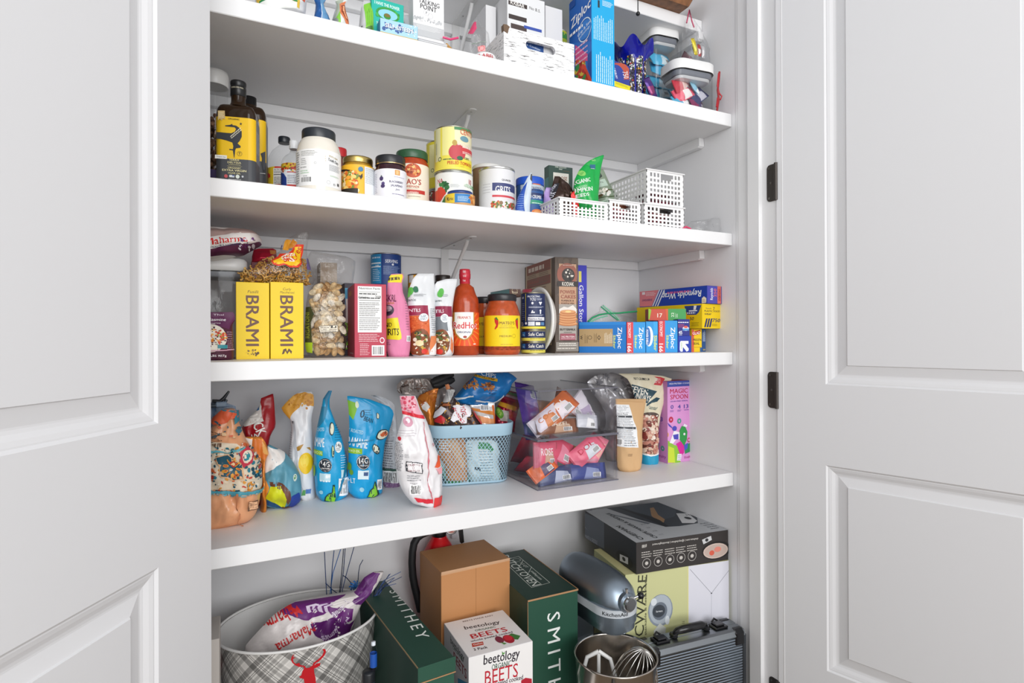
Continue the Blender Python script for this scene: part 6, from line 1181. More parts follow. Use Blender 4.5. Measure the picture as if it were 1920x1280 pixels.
wrapper('foil_sweet', .04, .012, .008, '#d9d9dc', '#f0f0f2', 'silver sweet inside the zip bag on the canister', 'candy', TR(onY(PX(1636), PY(340), 1.287), 90, 86, 0), None, seed=6, bar=False)
wrapper('foil_sweet', .04, .03, .016, '#5a3a44', '#7a5060', 'brown and plum sweet at the bottom of the zip bag', 'candy', TR(onY(PX(1530), PY(385), 1.288), 90, 30, 0), None, seed=8, bar=False)
g = G(); p = lambda x, y, Y=1.225: onY(PX(x), PY(y), Y)
g.tube([p(1742, 470), p(1738, 520), p(1730, 590), p(1738, 650), p(1726, 722), p(1724, 750)], .003, M('#a31c26', 'film'), 7); g.tube([p(1736, 480), p(1728, 560), p(1740, 610), p(1757, 630), p(1748, 652), p(1730, 640), p(1722, 700)], .0022, M('#c22a34', 'film'), 7); tag(g.build('red_ribbon'), 'curled dark red ribbon beside the shorter canister', 'ribbon')
wrapper('candy_bar', .06, .03, .014, '#4a2a7a', '#8a3a6a', 'purple wrapped bar between the vase and the taller canister', 'candy', TR(onY(PX(1290), PY(575), 1.26), 80, 60, 0), None, seed=31, bar=False)
c = Carton(z1, 1.47, 1225, 1300, 275, d=.03, yaw=12); c.col(F='#d6dae0', Lf='#c2c8d2').F.poly([(1280, 275), (1300, 275), (1300, 400), (1260, 350)], '#3f5a9a').rect(1220, 330, 1300, 345, '#eceef0'); c.make('pale_carton', 'pale carton behind the vase and the taller canister', 'box', '#d0d4da')
# the wooden tray on the topmost shelf and the pull chain
crop(1140, 0, 7.385)
p0_ = onY(PX(1040), PY(118), 1.300); xw = p0_.x
t = thing('wooden_tray', 'brown wooden tray overhanging the topmost shelf', 'tray', (xw-.19, 1.30, S[0][1]), 0)
g = G(); wd = M('#8a5a34', 'mottle', .5); z_ = 0
g.prism([(.0, .0), (.19, .0), (.235, .07), (.231, .07), (.188, .004), (.002, .004), (-.041, .07), (-.045, .07)], 'y', -.02, .2, wd); g.build('tray_shell', t, fix=True)
g = G(); g.prism([(.0, .0), (.19, .0), (.235, .07), (-.045, .07)], 'y', -.024, -.0202, wd); g.build('end_board', t, fix=True); g = G(); g.prism([(.0, .0), (.19, .0), (.235, .07), (-.045, .07)], 'y', .2002, .204, wd); g.build('end_board', t, fix=True)
pb = onY(PX(415), PY(190), 1.22); t = thing('pull_chain', 'black light pull chain with a round bob hanging at the top', 'pull chain', pb, 0)
g = G(); bk = M('#1c1c1e', 'plastic', .3); g.lathe([(0, -.0058), (.003, -.005), (.0052, -.0025), (.0058, 0), (.0052, .0025), (.003, .005), (.0015, .0065), (.0008, .0085), (0, .0085)], bk, 20); g.build('bob', t)
g = G()
for i in range(22): g.lathe([(0, -.0016), (.0014, -.0011), (.0017, 0), (.0014, .0011), (0, .0016)], bk, 8, c=(0, 0, .0105+i*.0036))
g.tube([(0, 0, .0085), (0, 0, .0895)], .0005, bk, 5); g.build('bead_chain', t)
# ================================================================ fourth shelf (below eye level)
z4 = S[4][1]
def bag4(name, label, Y, rows, t, seed, base, art=None, kind='film', cat='bag', z=None, zfix=True, **k):
    b = Bag(z if z is not None else z4, Y, rows, t=t, seed=seed, zfix=zfix, **k)
    if art: art(b.F)
    b.make(name, label, cat, base, kind); return b
crop(390, 690, 4.0)
def d(A):
    A.poly([(-100, 560), (215, 560), (260, 590), (330, 640), (400, 720), (405, 880), (-100, 905)], '#e9d9c0')
    A.blobs(-60, 590, 400, 880, ['#c8402a', '#1f5a6e', '#e39a3a', '#2f7f8f', '#f0dcc0', '#d96a3a', '#f4ead8', '#17495a'], 260, (6, 20), seed=3)
    A.poly([(65, 660), (150, 650), (255, 700), (265, 800), (180, 812), (100, 800)], '#e9b98a').poly([(72, 668), (150, 658), (248, 705), (256, 795), (180, 804), (106, 794)], '#1d5568')
    for i in range(9): a_ = i*.698; A.ell(180+48*math.cos(a_), 735+42*math.sin(a_), 44, 18, '#e8a23a', rot=-a_).ell(180+48*math.cos(a_), 735+42*math.sin(a_), 26, 9, '#c8402a', rot=-a_)
    A.ell(182, 708, 38, 40, '#c23a28').ell(182, 706, 18, 20, '#f0d0a0')
    A.poly([(235, 620), (285, 585), (325, 640), (320, 690), (265, 728), (235, 690)], '#c9364a').ell(282, 655, 68, 88, '#f2e2cc').ell(282, 655, 44, 60, '#2f8f9b')
    A.poly([(-60, 905), (410, 880), (405, 905), (-60, 935)], '#4f9fb0'); 
    for i in range(15): A.ell(-30+i*29, 940-i*2.4, 22, 16, '#5aa7b6').ell(-30+i*29, 940-i*2.4, 10, 8, '#eda97a')
    A.poly([(-60, 575), (60, 620), (150, 625), (262, 585), (262, 600), (150, 645), (60, 640), (-60, 600)], '#5fb0bd')
    A.poly([(40, 420), (130, 310), (215, 330), (200, 380), (110, 410), (60, 440)], '#e2623a').poly([(120, 320), (205, 330), (215, 400), (190, 420), (195, 350), (130, 335)], '#3a7f8f').blobs(60, 400, 230, 520, ['#3a6f7f', '#f0c89a', '#d9603a', '#2f5a6a'], 14, (6, 20))
    A.lines(30, 480, 110, 590, 6, '#6a4a34', .3).rect(280, 965, 355, 1018, '#6a4a34').rect(286, 970, 350, 1013, '#efb98f').lines(290, 975, 345, 1008, 4, '#5a3a28', .4)
    A.poly([(222, 900), (238, 900), (240, 1030), (222, 1100), (240, 1200), (230, 1205), (212, 1100), (228, 1030)], '#c9825a')
b = bag4('snack_bag', 'big peach bag with teal and orange folk pattern behind the left door', 1.372, [(310, 118, 205), (370, 66, 216), (450, 25, 255), (540, -10, 290), (600, -50, 330), (680, -80, 385), (760, -90, 400), (860, -90, 405), (940, -90, 396), (1010, -85, 385), (1080, -80, 362), (1140, -80, 310), (1190, -75, 262), (1232, -70, 236)], .12, 101, '#eba97c', d, prof=((0, .7), (.15, 1), (.5, 1), (.75, .55), (1, .25)), wr=.007, fr=22, nu=26, nv=34)
def d(A): A.poly([(30, 255), (200, 262), (212, 300), (100, 320), (30, 420)], '#8597ad').poly([(25, 290), (60, 280), (60, 400), (25, 420)], '#55708f').lines(60, 265, 180, 300, 2, '#5a6f8a', .2)
b = bag4('rolled_grey_bag', 'grey blue bag rolled shut with a black clip behind the patterned bag', 1.46, [(255, 30, 120), (285, -40, 205), (330, -60, 214), (380, -60, 190), (430, -70, 130), (700, -70, 140)], .08, 103, '#7a8ba2', d, wr=.006)
g = G(); ck = M('#22262b', 'plastic', .35); pc = lambda x, y, Y=1.42: onY(PX(x), PY(y), Y)
t = thing('bag_clip', 'black and grey bag clip closing the rolled grey blue bag', 'clip', pc(100, 270), 0); o_ = t.location
g.tube([pc(30, 245)-o_, pc(90, 250)-o_, pc(120, 225)-o_, pc(158, 172)-o_], [.0035, .0045, .004, .0022], ck, 8); g.build('lever', t)
g = G(); g.tube([pc(-20, 285)-o_, pc(60, 280)-o_, pc(120, 268)-o_, pc(140, 235)-o_], [.0045, .005, .0045, .003], M('#3d4752', 'plastic', .35), 8); g.build('jaw', t)
g = G(); g.box(-.011, -.006, -.006, .011, .006, .006, M('#7f93a8', 'plastic'), .002); g.build('hinge_block', t)
def d(A):
    A.poly([(195, 330), (390, 235), (420, 400), (270, 450), (215, 400)], '#d8d2cc').poly([(320, 285), (380, 262), (392, 320), (335, 345)], '#3f9a4a').rect(330, 275, 350, 330, '#e9efe6').poly([(345, 300), (388, 288), (390, 322), (352, 336)], '#3f6fa8').blobs(265, 285, 320, 350, ['#4a4440', '#8a847e'], 14, (3, 8))
    A.text('JACK', 375, 425, 175, 66, '#f4f0ea', rot=-66).text('S', 352, 515, 50, 40, '#f4f0ea', rot=-66)
bag4('snack_bag', 'shiny dark red bag with white letters leaning back on the left', 1.50, [(192, 478, 488), (215, 400, 492), (300, 385, 500), (380, 300, 505), (435, 255, 508), (500, 262, 470), (560, 285, 456), (640, 300, 460), (900, 300, 460)], .07, 105, '#a3121c', d, wr=.004)
def d(A): A.poly([(270, 520), (330, 545), (330, 600), (300, 600)], '#f2ece6').poly([(330, 545), (400, 540), (450, 640), (420, 690), (350, 640)], '#e07a2c').poly([(400, 545), (440, 600), (452, 650), (420, 640)], '#f0b060')
bag4('orange_snack_bag', 'orange foil bag crumpled in front of the dark red bag', 1.43, [(515, 272, 400), (545, 268, 425), (590, 300, 445), (640, 340, 456), (690, 385, 430), (720, 395, 425), (900, 390, 440)], .06, 107, '#e08a3a', d, kind='foil', wr=.006)
def d(A):
    A.poly([(420, 640), (455, 580), (560, 620), (490, 760), (430, 800), (400, 780)], '#f0ede9').poly([(560, 620), (650, 720), (700, 850), (690, 920), (600, 900), (440, 870), (490, 760)], '#5d9bb0').poly([(460, 850), (560, 850), (610, 900), (618, 960), (590, 1010), (560, 900), (470, 880)], '#6a4030').poly([(430, 990), (470, 890), (545, 870), (585, 960), (570, 1030), (545, 1040)], '#d5dc1e').poly([(395, 830), (440, 850), (460, 900), (430, 990), (395, 970)], '#e8993a').poly([(620, 940), (680, 915), (692, 985), (620, 1060), (600, 1020)], '#24409a').poly([(560, 1030), (600, 1020), (625, 1050), (610, 1070), (550, 1045)], '#6a4030').ell(648, 808, 32, 50, '#dfe9dc').ell(648, 808, 18, 30, '#4a9a4a').poly([(380, 980), (440, 1000), (560, 1045), (480, 1050), (395, 1030)], '#1c4a7a')
bag4('teal_snack_bag', 'crumpled teal, white and lime yellow bag slumped on the shelf', 1.445, [(575, 452, 470), (620, 440, 560), (660, 425, 600), (720, 410, 650), (800, 400, 690), (880, 392, 702), (950, 388, 700), (990, 388, 692), (1030, 400, 650), (1066, 480, 612)], .10, 109, '#5d9bb0', d, wr=.007, prof=((0, .4), (.2, 1), (.6, .8), (1, .15)), nu=26, nv=26)
def d(A):
    A.poly([(540, 300), (625, 205), (720, 175), (800, 200), (795, 290), (700, 260), (680, 300), (615, 390)], '#e0a13a').blobs(600, 200, 780, 300, ['#c9862a', '#eab04a', '#d0902c'], 40, (6, 16)).poly([(650, 600), (700, 570), (718, 562), (690, 610), (665, 620)], '#b98a3a').poly([(735, 590), (760, 590), (770, 620)], '#b98a3a').ell(735, 705, 96, 150, '#f2c61c').ell(728, 690, 60, 90, '#f6d84a').poly([(650, 740), (680, 730), (700, 800), (680, 820), (655, 780)], '#e0b53a').rect(698, 905, 732, 945, '#5aa05a').rect(734, 898, 772, 930, '#4a78b8').poly([(630, 400), (650, 400), (680, 700), (715, 900), (700, 985), (690, 900), (655, 700)], '#b9bcc2').lines(612, 480, 640, 680, 12, '#a9acb2', .3)
bag4('egg_noodle_bag', 'white bag with orange folded top and a yellow yolk circle', 1.485, [(175, 700, 775), (205, 640, 792), (260, 585, 795), (300, 552, 790), (345, 575, 780), (390, 618, 775), (450, 625, 778), (560, 615, 785), (680, 600, 792), (800, 615, 798), (900, 650, 803), (985, 692, 806)], .055, 111, '#e6e7ea', d, wr=.004, yaw=-14, nu=24)
def eda(A, X, full):
    pass
def d(A):
    A.poly([(868, 160), (935, 160), (908, 240), (900, 320), (880, 240)], '#2f7fa6').poly([(835, 300), (900, 290), (880, 380), (818, 470)], '#2a86ac').text('EDAMAME', 822, 560, 96, 72, '#f2fafc', rot=-4).text('DRY ROASTED', 832, 468, 84, 26, '#bfe6f2', rot=10).poly([(795, 622), (856, 626), (856, 662), (795, 656)], '#8fbf1f').text('AVO OIL', 826, 642, 56, 22, '#e9f4c9').ell(878, 727, 92, 104, '#1c2430').ring(878, 727, 88, '#f0f0f0', .05).text('14G', 876, 718, 60, 40, '#f6f6f4').text('PROTEIN', 876, 750, 52, 10, '#f6f6f4')
    A.rect(838, 792, 914, 842, '#bfe0ea').rect(876, 796, 912, 818, '#eef6f8').lines(842, 838, 912, 850, 1, '#e9f6fa', .6, 0).poly([(870, 995), (890, 945), (920, 925), (930, 865), (946, 862), (946, 1000)], '#17383a').poly([(878, 990), (896, 950), (926, 930), (934, 875), (944, 880), (944, 996)], '#7fc423').poly([(900, 975), (912, 950), (914, 970), (906, 985)], '#17383a').ell(926, 455, 40, 100, '#16303a').ell(928, 455, 28, 84, '#eef0d8').ell(932, 620, 26, 90, '#16303a').ell(932, 620, 16, 76, '#d9ecc0')
    A.ell(975, 588, 52, 82, '#f0f6f6').text('14g', 975, 572, 36, 22, '#1c2430').lines(955, 590, 995, 612, 2, '#1c2430', .3).lines(990, 640, 1040, 735, 6, '#d9f0f8', .3).rect(990, 750, 1030, 800, '#cfe8f0').barcode(972, 812, 1045, 935).lines(950, 420, 1000, 540, 7, '#1a5f80', .2).ell(850, 936, 26, 30, '#9fd4e6').poly([(944, 240), (952, 240), (955, 1000), (945, 1000)], '#1a7fa8').ell(806, 790, 16, 90, '#8fc03a')
bag4('edamame_pouch', 'sky blue edamame pouch with its fold toward the front, left of its twin', 1.455, [(170, 905, 930), (230, 862, 912), (290, 852, 912), (350, 840, 935), (430, 822, 965), (520, 803, 1005), (600, 795, 1025), (700, 795, 1040), (800, 798, 1045), (900, 805, 1046), (960, 815, 1042), (1003, 840, 1010)], .065, 113, '#1aa3d8', d, prof=((0, .9), (.25, 1), (.6, .7), (.85, .2), (1, .05)), wr=.003, nu=26)
crop(0, 0, 1)
def d(A):
    A.poly([(651, 742), (668, 756), (664, 790), (656, 780)], '#7fbf2a').ell(671, 760, 7, 14, '#e6f0d0').text('0', 681, 777, 8, 15, '#143a52', rot=-12).text('BEAN', 692, 787, 17, 9, '#143a52', rot=-18).lines(683, 768, 700, 780, 3, '#1a6f98', .3).text('EDAMAME', 668, 830, 40, 17, '#f2fafc', rot=-8).text('DRY ROASTED', 665, 810, 32, 7, '#bfe6f2', rot=-10).rect(653, 843, 678, 851, '#8fbf1f').text('AVO OIL', 665, 847, 20, 5, '#e9f4c9')
    A.ell(680, 866, 26, 27, '#1c2430').ring(680, 866, 25, '#f0f0f0', .06).text('14G', 680, 863, 17, 11, '#f6f6f4').text('PROTEIN', 680, 872, 15, 3, '#f6f6f4').rect(670, 882, 690, 896, '#dfeff4').rect(680, 884, 689, 890, '#3f5a8a').text('+LT', 660, 903, 12, 9, '#e9f6fa').ell(677, 917, 9, 9, '#9fd4e6')
    A.ell(716, 813, 26, 17, '#143038', rot=.5).ell(717, 813, 22, 14, '#eef0d8', rot=.5).ell(719, 812, 15, 9, '#d96a3a', rot=.3).ell(704, 840, 13, 20, '#143038', rot=.5).ell(704, 840, 10, 17, '#eef0d8', rot=.5).ell(710, 779, 6, 12, '#143038').ell(710, 779, 4, 10, '#eef0d8').poly([(686, 930), (692, 918), (698, 912), (702, 898), (704, 899), (706, 926), (696, 932)], '#17383a').poly([(688, 929), (693, 920), (699, 914), (702, 902), (704, 925), (696, 930)], '#7fc423').barcode(706, 895, 715, 914).ell(657, 878, 6, 14, '#6fa02c').ell(660, 888, 6, 10, '#6fa02c').poly([(652, 833), (700, 822), (700, 824), (652, 836)], '#1483ad')
bag4('edamame_pouch', 'sky blue edamame pouch facing forward, right of its twin', 1.44, [(742, 651, 658), (747, 651, 690), (753, 652, 706), (762, 653, 730), (772, 654, 739), (795, 655, 734), (830, 654, 722), (870, 653, 717), (900, 652, 718), (922, 654, 717), (934, 664, 704)], .055, 115, '#12a2dc', d, prof=((0, .9), (.25, 1), (.6, .7), (.85, .2), (1, .05)), wr=.003, nu=24)
crop(680, 690, 4.571)
def d(A): A.lines(205, 440, 265, 620, 14, '#8a8d94', .3).lines(170, 620, 260, 860, 12, '#6f727a', .35).rect(150, 865, 300, 880, '#3a5a50').barcode(170, 885, 300, 985).poly([(165, 985), (320, 975), (325, 1035), (190, 1040)], '#8a6a92').blobs(180, 990, 318, 1030, ['#6a3a72', '#b9a0c0'], 40, (3, 6)).ell(165, 320, 60, 60, '#c9ccd0')
bag4('white_backed_bag', 'white bag with nutrition text and purple hem behind the edamame pouches', 1.505, [(230, 70, 120), (262, 110, 215), (300, 160, 270), (420, 200, 290), (560, 190, 300), (700, 160, 308), (850, 150, 314), (960, 160, 322), (1038, 190, 322)], .045, 117, '#c9ccd1', d, wr=.004)
def d(A):
    A.poly([(315, 236), (455, 236), (530, 420), (525, 432), (345, 400), (330, 320)], '#e9a9b8').blobs(330, 250, 460, 380, ['#c23050', '#d84a66', '#e98aa0', '#f0c0cc'], 40, (6, 20)).poly([(342, 372), (530, 405), (540, 436), (335, 400)], '#d8283a').ell(395, 470, 70, 90, '#dba0b4').ell(395, 462, 34, 44, '#f2e9ee').ell(378, 478, 20, 30, '#c98aa0')
    A.ell(328, 618, 22, 36, '#c9283a').lines(310, 540, 460, 590, 3, '#cfc6cc', .15).lines(278, 650, 345, 900, 20, '#6a6c72', .4).lines(350, 740, 392, 770, 3, '#9a9ca0', .3).poly([(368, 800), (490, 800), (492, 895), (370, 885)], '#3a3c42').poly([(373, 806), (485, 806), (487, 888), (375, 879)], '#ece9ea').text('CREATIVE', 428, 825, 92, 16, '#7a2a3a').text('SNACKS CO.', 428, 872, 92, 14, '#7a2a3a').ring(424, 849, 20, '#7a2a3a').lines(380, 915, 495, 965, 3, '#8f9196', .3).text('SNACK', 430, 990, 50, 6, '#555555').barcode(402, 1002, 494, 1080)
    A.poly([(430, 1115), (600, 1108), (602, 1150), (470, 1150)], '#d8283a').poly([(608, 1095), (676, 1075), (662, 1195), (604, 1215)], '#d93a3a').poly([(600, 835), (635, 730), (650, 735), (652, 820), (625, 835)], '#e0572c').poly([(610, 845), (670, 830), (672, 880), (640, 890)], '#f0a8b0').text('S', 602, 645, 16, 26, '#c9505f').lines(655, 900, 675, 1060, 8, '#b9babd', .3, vert=True).poly([(515, 460), (520, 460), (545, 700), (540, 980), (600, 1110), (594, 1112), (534, 985), (538, 700)], '#d06a78')
b = bag4('white_snack_pouch', 'tall white pouch with red bands leaning at the front of the shelf', 1.285, [(236, 318, 450), (280, 325, 470), (340, 335, 490), (400, 345, 520), (450, 335, 548), (540, 305, 580), (640, 280, 612), (740, 272, 645), (820, 278, 672), (900, 292, 680), (1000, 318, 680), (1080, 360, 677), (1150, 420, 668), (1195, 470, 650), (1218, 540, 606)], .06, 119, '#eae8ea', d, prof=((0, .5), (.15, .95), (.5, 1), (.8, .35), (1, .1)), wr=.005, nu=28, nv=34, lean=.0)
# ---- light blue mesh basket
def mesh_basket():
    A0 = onZ(PX(716), PY(1022), z4); B0 = onZ(PX(1248), PY(985), z4); ex = (B0-A0).normalized(); ey = Vector((-ex.y, ex.x, 0)); yaw = math.atan2(ex.y, ex.x)
    wb = (B0-A0).length+.03; dT = .17; rim = onP(PX(900), PY(482), A0, ey).z-z4; h = rim
    wt = 0; a = along(A0+Vector((0, 0, h))-ey*.012, ex, PX(585)); b_ = along(A0+Vector((0, 0, h))-ey*.012, ex, PX(1308)); wt = b_-a+.004
    cen = A0+ex*((a+b_)/2)+ey*(dT/2-.012)
    t = thing('mesh_basket', 'pale blue wire mesh basket heaped with snack bags', 'basket', (cen.x, cen.y, z4), yaw)
    bl = M('#a9cadc', 'plastic', .4); db, dt_ = dT-.03, dT+.0
    def P(s, v, off=0):   # s in 0..1 round the wall, v in 0..1 up
        w = wb+(wt-wb)*v; d_ = db+(dt_-db)*v; r = .035+.008*v; L1, L2 = w-2*r, d_-2*r; Q = math.pi*r/2; per = 2*(L1+L2)+4*Q; x = (s % 1)*per
        segs = [(L1, 'l', (-w/2+r, -d_/2), (1, 0)), (Q, 'c', (w/2-r, -d_/2+r), -90), (L2, 'l', (w/2, -d_/2+r), (0, 1)), (Q, 'c', (w/2-r, d_/2-r), 0), (L1, 'l', (w/2-r, d_/2), (-1, 0)), (Q, 'c', (-w/2+r, d_/2-r), 90), (L2, 'l', (-w/2, d_/2-r), (0, -1)), (Q, 'c', (-w/2+r, -d_/2+r), 180)]
        for l, k_, o, q in segs:
            if x <= l+1e-9 or (o, q) == segs[-1][2:]:
                if k_ == 'l': n = (q[1], -q[0]); return Vector((o[0]+q[0]*x+n[0]*off, o[1]+q[1]*x+n[1]*off, 0))
                t_ = math.radians(q)+x/r; return Vector((o[0]+(r+off)*math.cos(t_), o[1]+(r+off)*math.sin(t_), 0))
            x -= l
    zb, zt = .006, h*.80
    def W(s, z, off=0): v = z/h; p = P(s, v, off); p.z = z; return p
    g = G(); N = 68; SG = 14; wd = .0013; skew = .135
    for sg in (1, -1):
        for k_ in range(N):
            vs = []
            for j in range(SG+1):
                z = zb+(zt-zb)*j/SG; s = k_/N+sg*skew*j/SG; off = .0004*sg
                vs += [W(s-wd, z, off), W(s+wd, z, off)]
            g.add(vs, [(2*j, 2*j+1, 2*j+3, 2*j+2) for j in range(SG)], bl)
    g.build('wire_mesh', t)
    g = G(); n = 72; prof = [(zt-.001, .0012), (zt+.001, .002), (h-.003, .0024), (h, .0018), (h+.0006, .0), (h-.002, -.0008), (zt, -.0008)]
    vs = [W(i/n, z, o) for z, o in prof for i in range(n)]; m_ = len(prof); g.add(vs, [(j*n+i, j*n+(i+1) % n, ((j+1) % m_)*n+(i+1) % n, ((j+1) % m_)*n+i) for j in range(m_) for i in range(n)], bl, True); g.build('rim_band', t)
    g = G(); prof = [(.0005, -.012), (.002, -.004), (.006, .0005), (.009, .001), (.009, -.0006), (.003, -.005)]
    vs = [W(i/n, z, o) for z, o in prof for i in range(n)]; m_ = len(prof); g.add(vs, [(j*n+i, j*n+(i+1) % n, (j+1)*n+(i+1) % n, (j+1)*n+i) for j in range(m_-1) for i in range(n)], bl, True); g.add([W(i/n, .001, -.011) for i in range(n)], [tuple(range(n))], bl); g.build('base_rim', t)
    return t, cen, ex, ey, wb, h
tb, cen, bex, bey, bw, bh = mesh_basket()
yb = math.degrees(math.atan2(bex.y, bex.x)); CYB = cen.y
crop(680, 690, 4.571)
def inb(name, label, off, rows, t, seed, base, art=None, kind='foil', cat='bag', **k):
    b = Bag(z4+.02, CYB+off, rows, t=t, seed=seed, zfix=False, yaw=yb, **k)
    if art: art(b.F)
    b.make(name, label, cat, base, kind, 'snack bags heaped in the mesh basket'); return b
def d(A): A.poly([(700, 600), (800, 590), (880, 830), (850, 850), (760, 700)], '#d9a878').lines(650, 620, 760, 720, 5, '#e9eef0', .5)
inb('snack_bag', 'tan paper snack bag seen through the mesh at the left', -.045, [(560, 660, 860), (640, 650, 880), (760, 655, 890), (840, 700, 895), (960, 720, 900)], .03, 131, '#c98f5e', d, kind='paper')
def d(A): A.poly([(985, 690), (1000, 640), (1080, 640), (1130, 690), (1100, 720), (1090, 700), (1000, 695)], '#2f8f4a').rect(995, 700, 1080, 800, '#e4eef0').lines(1000, 705, 1120, 970, 12, '#5a7a8a', .25).rect(960, 850, 1005, 872, '#2b3a44').lines(905, 650, 945, 800, 6, '#5a7a8a', .35)
inb('snack_bag', 'white and green snack bag seen through the mesh at the right', -.052, [(610, 900, 1110), (640, 885, 1150), (720, 880, 1175), (800, 880, 1160), (900, 900, 1180), (975, 930, 1190), (1000, 950, 1180)], .03, 133, '#cfe0e4', d, kind='film')
def d(A): A.poly([(640, 720), (680, 700), (920, 990), (900, 1005), (840, 990)], '#e4eef0').poly([(690, 730), (720, 730), (760, 790), (735, 800)], '#3f9a5a').poly([(720, 930), (790, 900), (850, 960), (830, 1000), (740, 990)], '#4fa868')
inb('snack_bag', 'white and green packet lying low against the mesh', -.035, [(700, 640, 700), (760, 640, 760), (850, 650, 850), (940, 690, 910), (1010, 720, 930)], .03, 135, '#7fb0a0', d, kind='film')
crop(680, 690, 6.194)
def d(A): A.blobs(1330, 60, 1620, 100, ['#1f6fb8', '#3a8fd0'], 12, (10, 20)).text('CHIPS', 1480, 82, 170, 40, '#eaf4fb', rot=-14).poly([(1280, 80), (1290, 62), (1560, 130), (1555, 158)], '#e9b92a').text('100% WHOLE GRAIN', 1425, 108, 240, 20, '#3a2a14', rot=-13)
def d(A):
    A.text('CHIPS', 1475, 78, 170, 46, '#eaf4fb', rot=-12).poly([(1262, 92), (1275, 62), (1568, 122), (1556, 158)], '#e5b32a').text('100% WHOLE GRAIN', 1415, 108, 250, 22, '#33240f', rot=-12)
    A.blobs(1190, 150, 1330, 240, ['#b9702a', '#d9924a', '#8a4a1c', '#e0a860'], 34, (14, 30), asp=(.25, .45)).blobs(1370, 180, 1500, 250, ['#b9702a', '#d9924a', '#8a4a1c'], 26, (14, 30), asp=(.25, .45)).poly([(1030, 370), (1280, 318), (1282, 330), (1040, 392)], '#e9f0f6').poly([(1310, 362), (1530, 392), (1640, 300), (1645, 320), (1535, 410), (1305, 378)], '#e9f0f6').lines(1440, 240, 1560, 300, 2, '#1a4f86', .3)
inb('chip_bag', 'bright blue chip bag with a yellow banner on top of the heap', -.02, [(52, 1330, 1700), (80, 1300, 1745), (120, 1265, 1795), (180, 1200, 1735), (250, 1140, 1715), (320, 1080, 1660), (370, 1035, 1600), (400, 1045, 1545), (425, 1200, 1530)], .075, 141, '#1f77bd', d, wr=.006, kind='film', prof=((0, .25), (.3, .9), (.6, 1), (1, .2)), nu=26, nv=26)
def d(A):
    A.blobs(860, 410, 1300, 640, ['#c9903a', '#5a3a20', '#e0b058', '#8a5a28', '#2f2a2c', '#b9782a'], 110, (10, 24), asp=(.25, .5)).poly([(845, 620), (905, 540), (965, 590), (930, 645), (850, 640)], '#c8202a').poly([(830, 560), (925, 450), (975, 470), (900, 550), (840, 600)], '#e6e8ee').poly([(945, 420), (1000, 415), (990, 445), (935, 440)], '#a8603a').poly([(1010, 590), (1060, 490), (1050, 440), (1090, 415), (1140, 440), (1190, 430), (1250, 480), (1245, 550), (1200, 570), (1190, 630), (1140, 632), (1100, 590), (1040, 612)], '#f4f2f6').text("DOT'S", 1160, 500, 110, 60, '#c9283a', rot=-68).text('Pretzels', 1110, 540, 190, 44, '#c9283a', rot=-56)
    A.poly([(1280, 470), (1340, 560), (1390, 640), (1370, 645), (1310, 560), (1270, 480)], '#d94a4a').poly([(985, 250), (1075, 260), (1010, 400), (945, 410)], '#c9c9c8').lines(985, 260, 1060, 400, 4, '#8a8a88', .2, vert=True).poly([(965, 190), (1000, 185), (1015, 240), (985, 260)], '#d98a5a')
inb('pretzel_bag', 'pretzel bag with a white splash logo in front of the heap', -.045, [(185, 968, 992), (230, 975, 1050), (270, 985, 1080), (340, 955, 1060), (400, 925, 1120), (450, 880, 1240), (520, 840, 1300), (580, 825, 1345), (645, 830, 1390), (760, 850, 1380)], .06, 143, '#4a3a38', d, wr=.006)
def d(A): A.poly([(1270, 470), (1530, 500), (1530, 545), (1400, 520), (1290, 500)], '#e08a3a').poly([(1310, 545), (1530, 590), (1530, 640), (1390, 640), (1330, 580)], '#eda06a').barcode(1370, 430, 1480, 490).poly([(1510, 430), (1536, 430), (1536, 640), (1520, 640)], '#e0702a')
inb('snack_bag', 'white snack bag with orange waves below the blue chip bag', -.03, [(400, 1240, 1530), (460, 1255, 1535), (560, 1300, 1537), (640, 1320, 1537), (760, 1330, 1530)], .05, 145, '#ece8e6', d)
def d(A): A.poly([(1640, 300), (1860, 350), (1850, 380), (1640, 325)], '#c9a9ae').poly([(1700, 270), (1840, 300), (1820, 340), (1690, 305)], '#5f8a3a').poly([(1590, 390), (1790, 450), (1780, 500), (1580, 435)], '#e0a02a').poly([(1620, 330), (1790, 375), (1780, 395), (1615, 350)], '#b92a44').poly([(1545, 460), (1690, 500), (1690, 610), (1600, 612)], '#b9b0a8').poly([(1690, 500), (1790, 520), (1770, 610), (1690, 612)], '#c4103a').ell(1590, 520, 70, 130, '#5f9a2a', rot=.3).ell(1590, 510, 36, 80, '#a8cc5a', rot=.3)
inb('snack_bag', 'maroon snack bag with a gold stripe at the right end of the heap', .01, [(265, 1680, 1720), (300, 1655, 1880), (380, 1600, 1850), (460, 1550, 1815), (540, 1535, 1795), (620, 1530, 1770), (740, 1540, 1760)], .05, 147, '#9a1832', d, wr=.004)
def d(A): A.poly([(680, 420), (740, 385), (775, 450), (740, 510), (700, 480)], '#ded9d6').blobs(640, 250, 870, 420, ['#b9601f', '#e08a3a', '#a85218'], 34, (20, 44), asp=(.12, .25))
inb('snack_bag', 'orange foil snack bag under the black clip', -.005, [(232, 855, 882), (270, 760, 872), (320, 650, 862), (400, 620, 850), (470, 650, 845), (530, 700, 840), (640, 740, 850), (740, 750, 850)], .05, 149, '#cf7a2c', d, wr=.005)
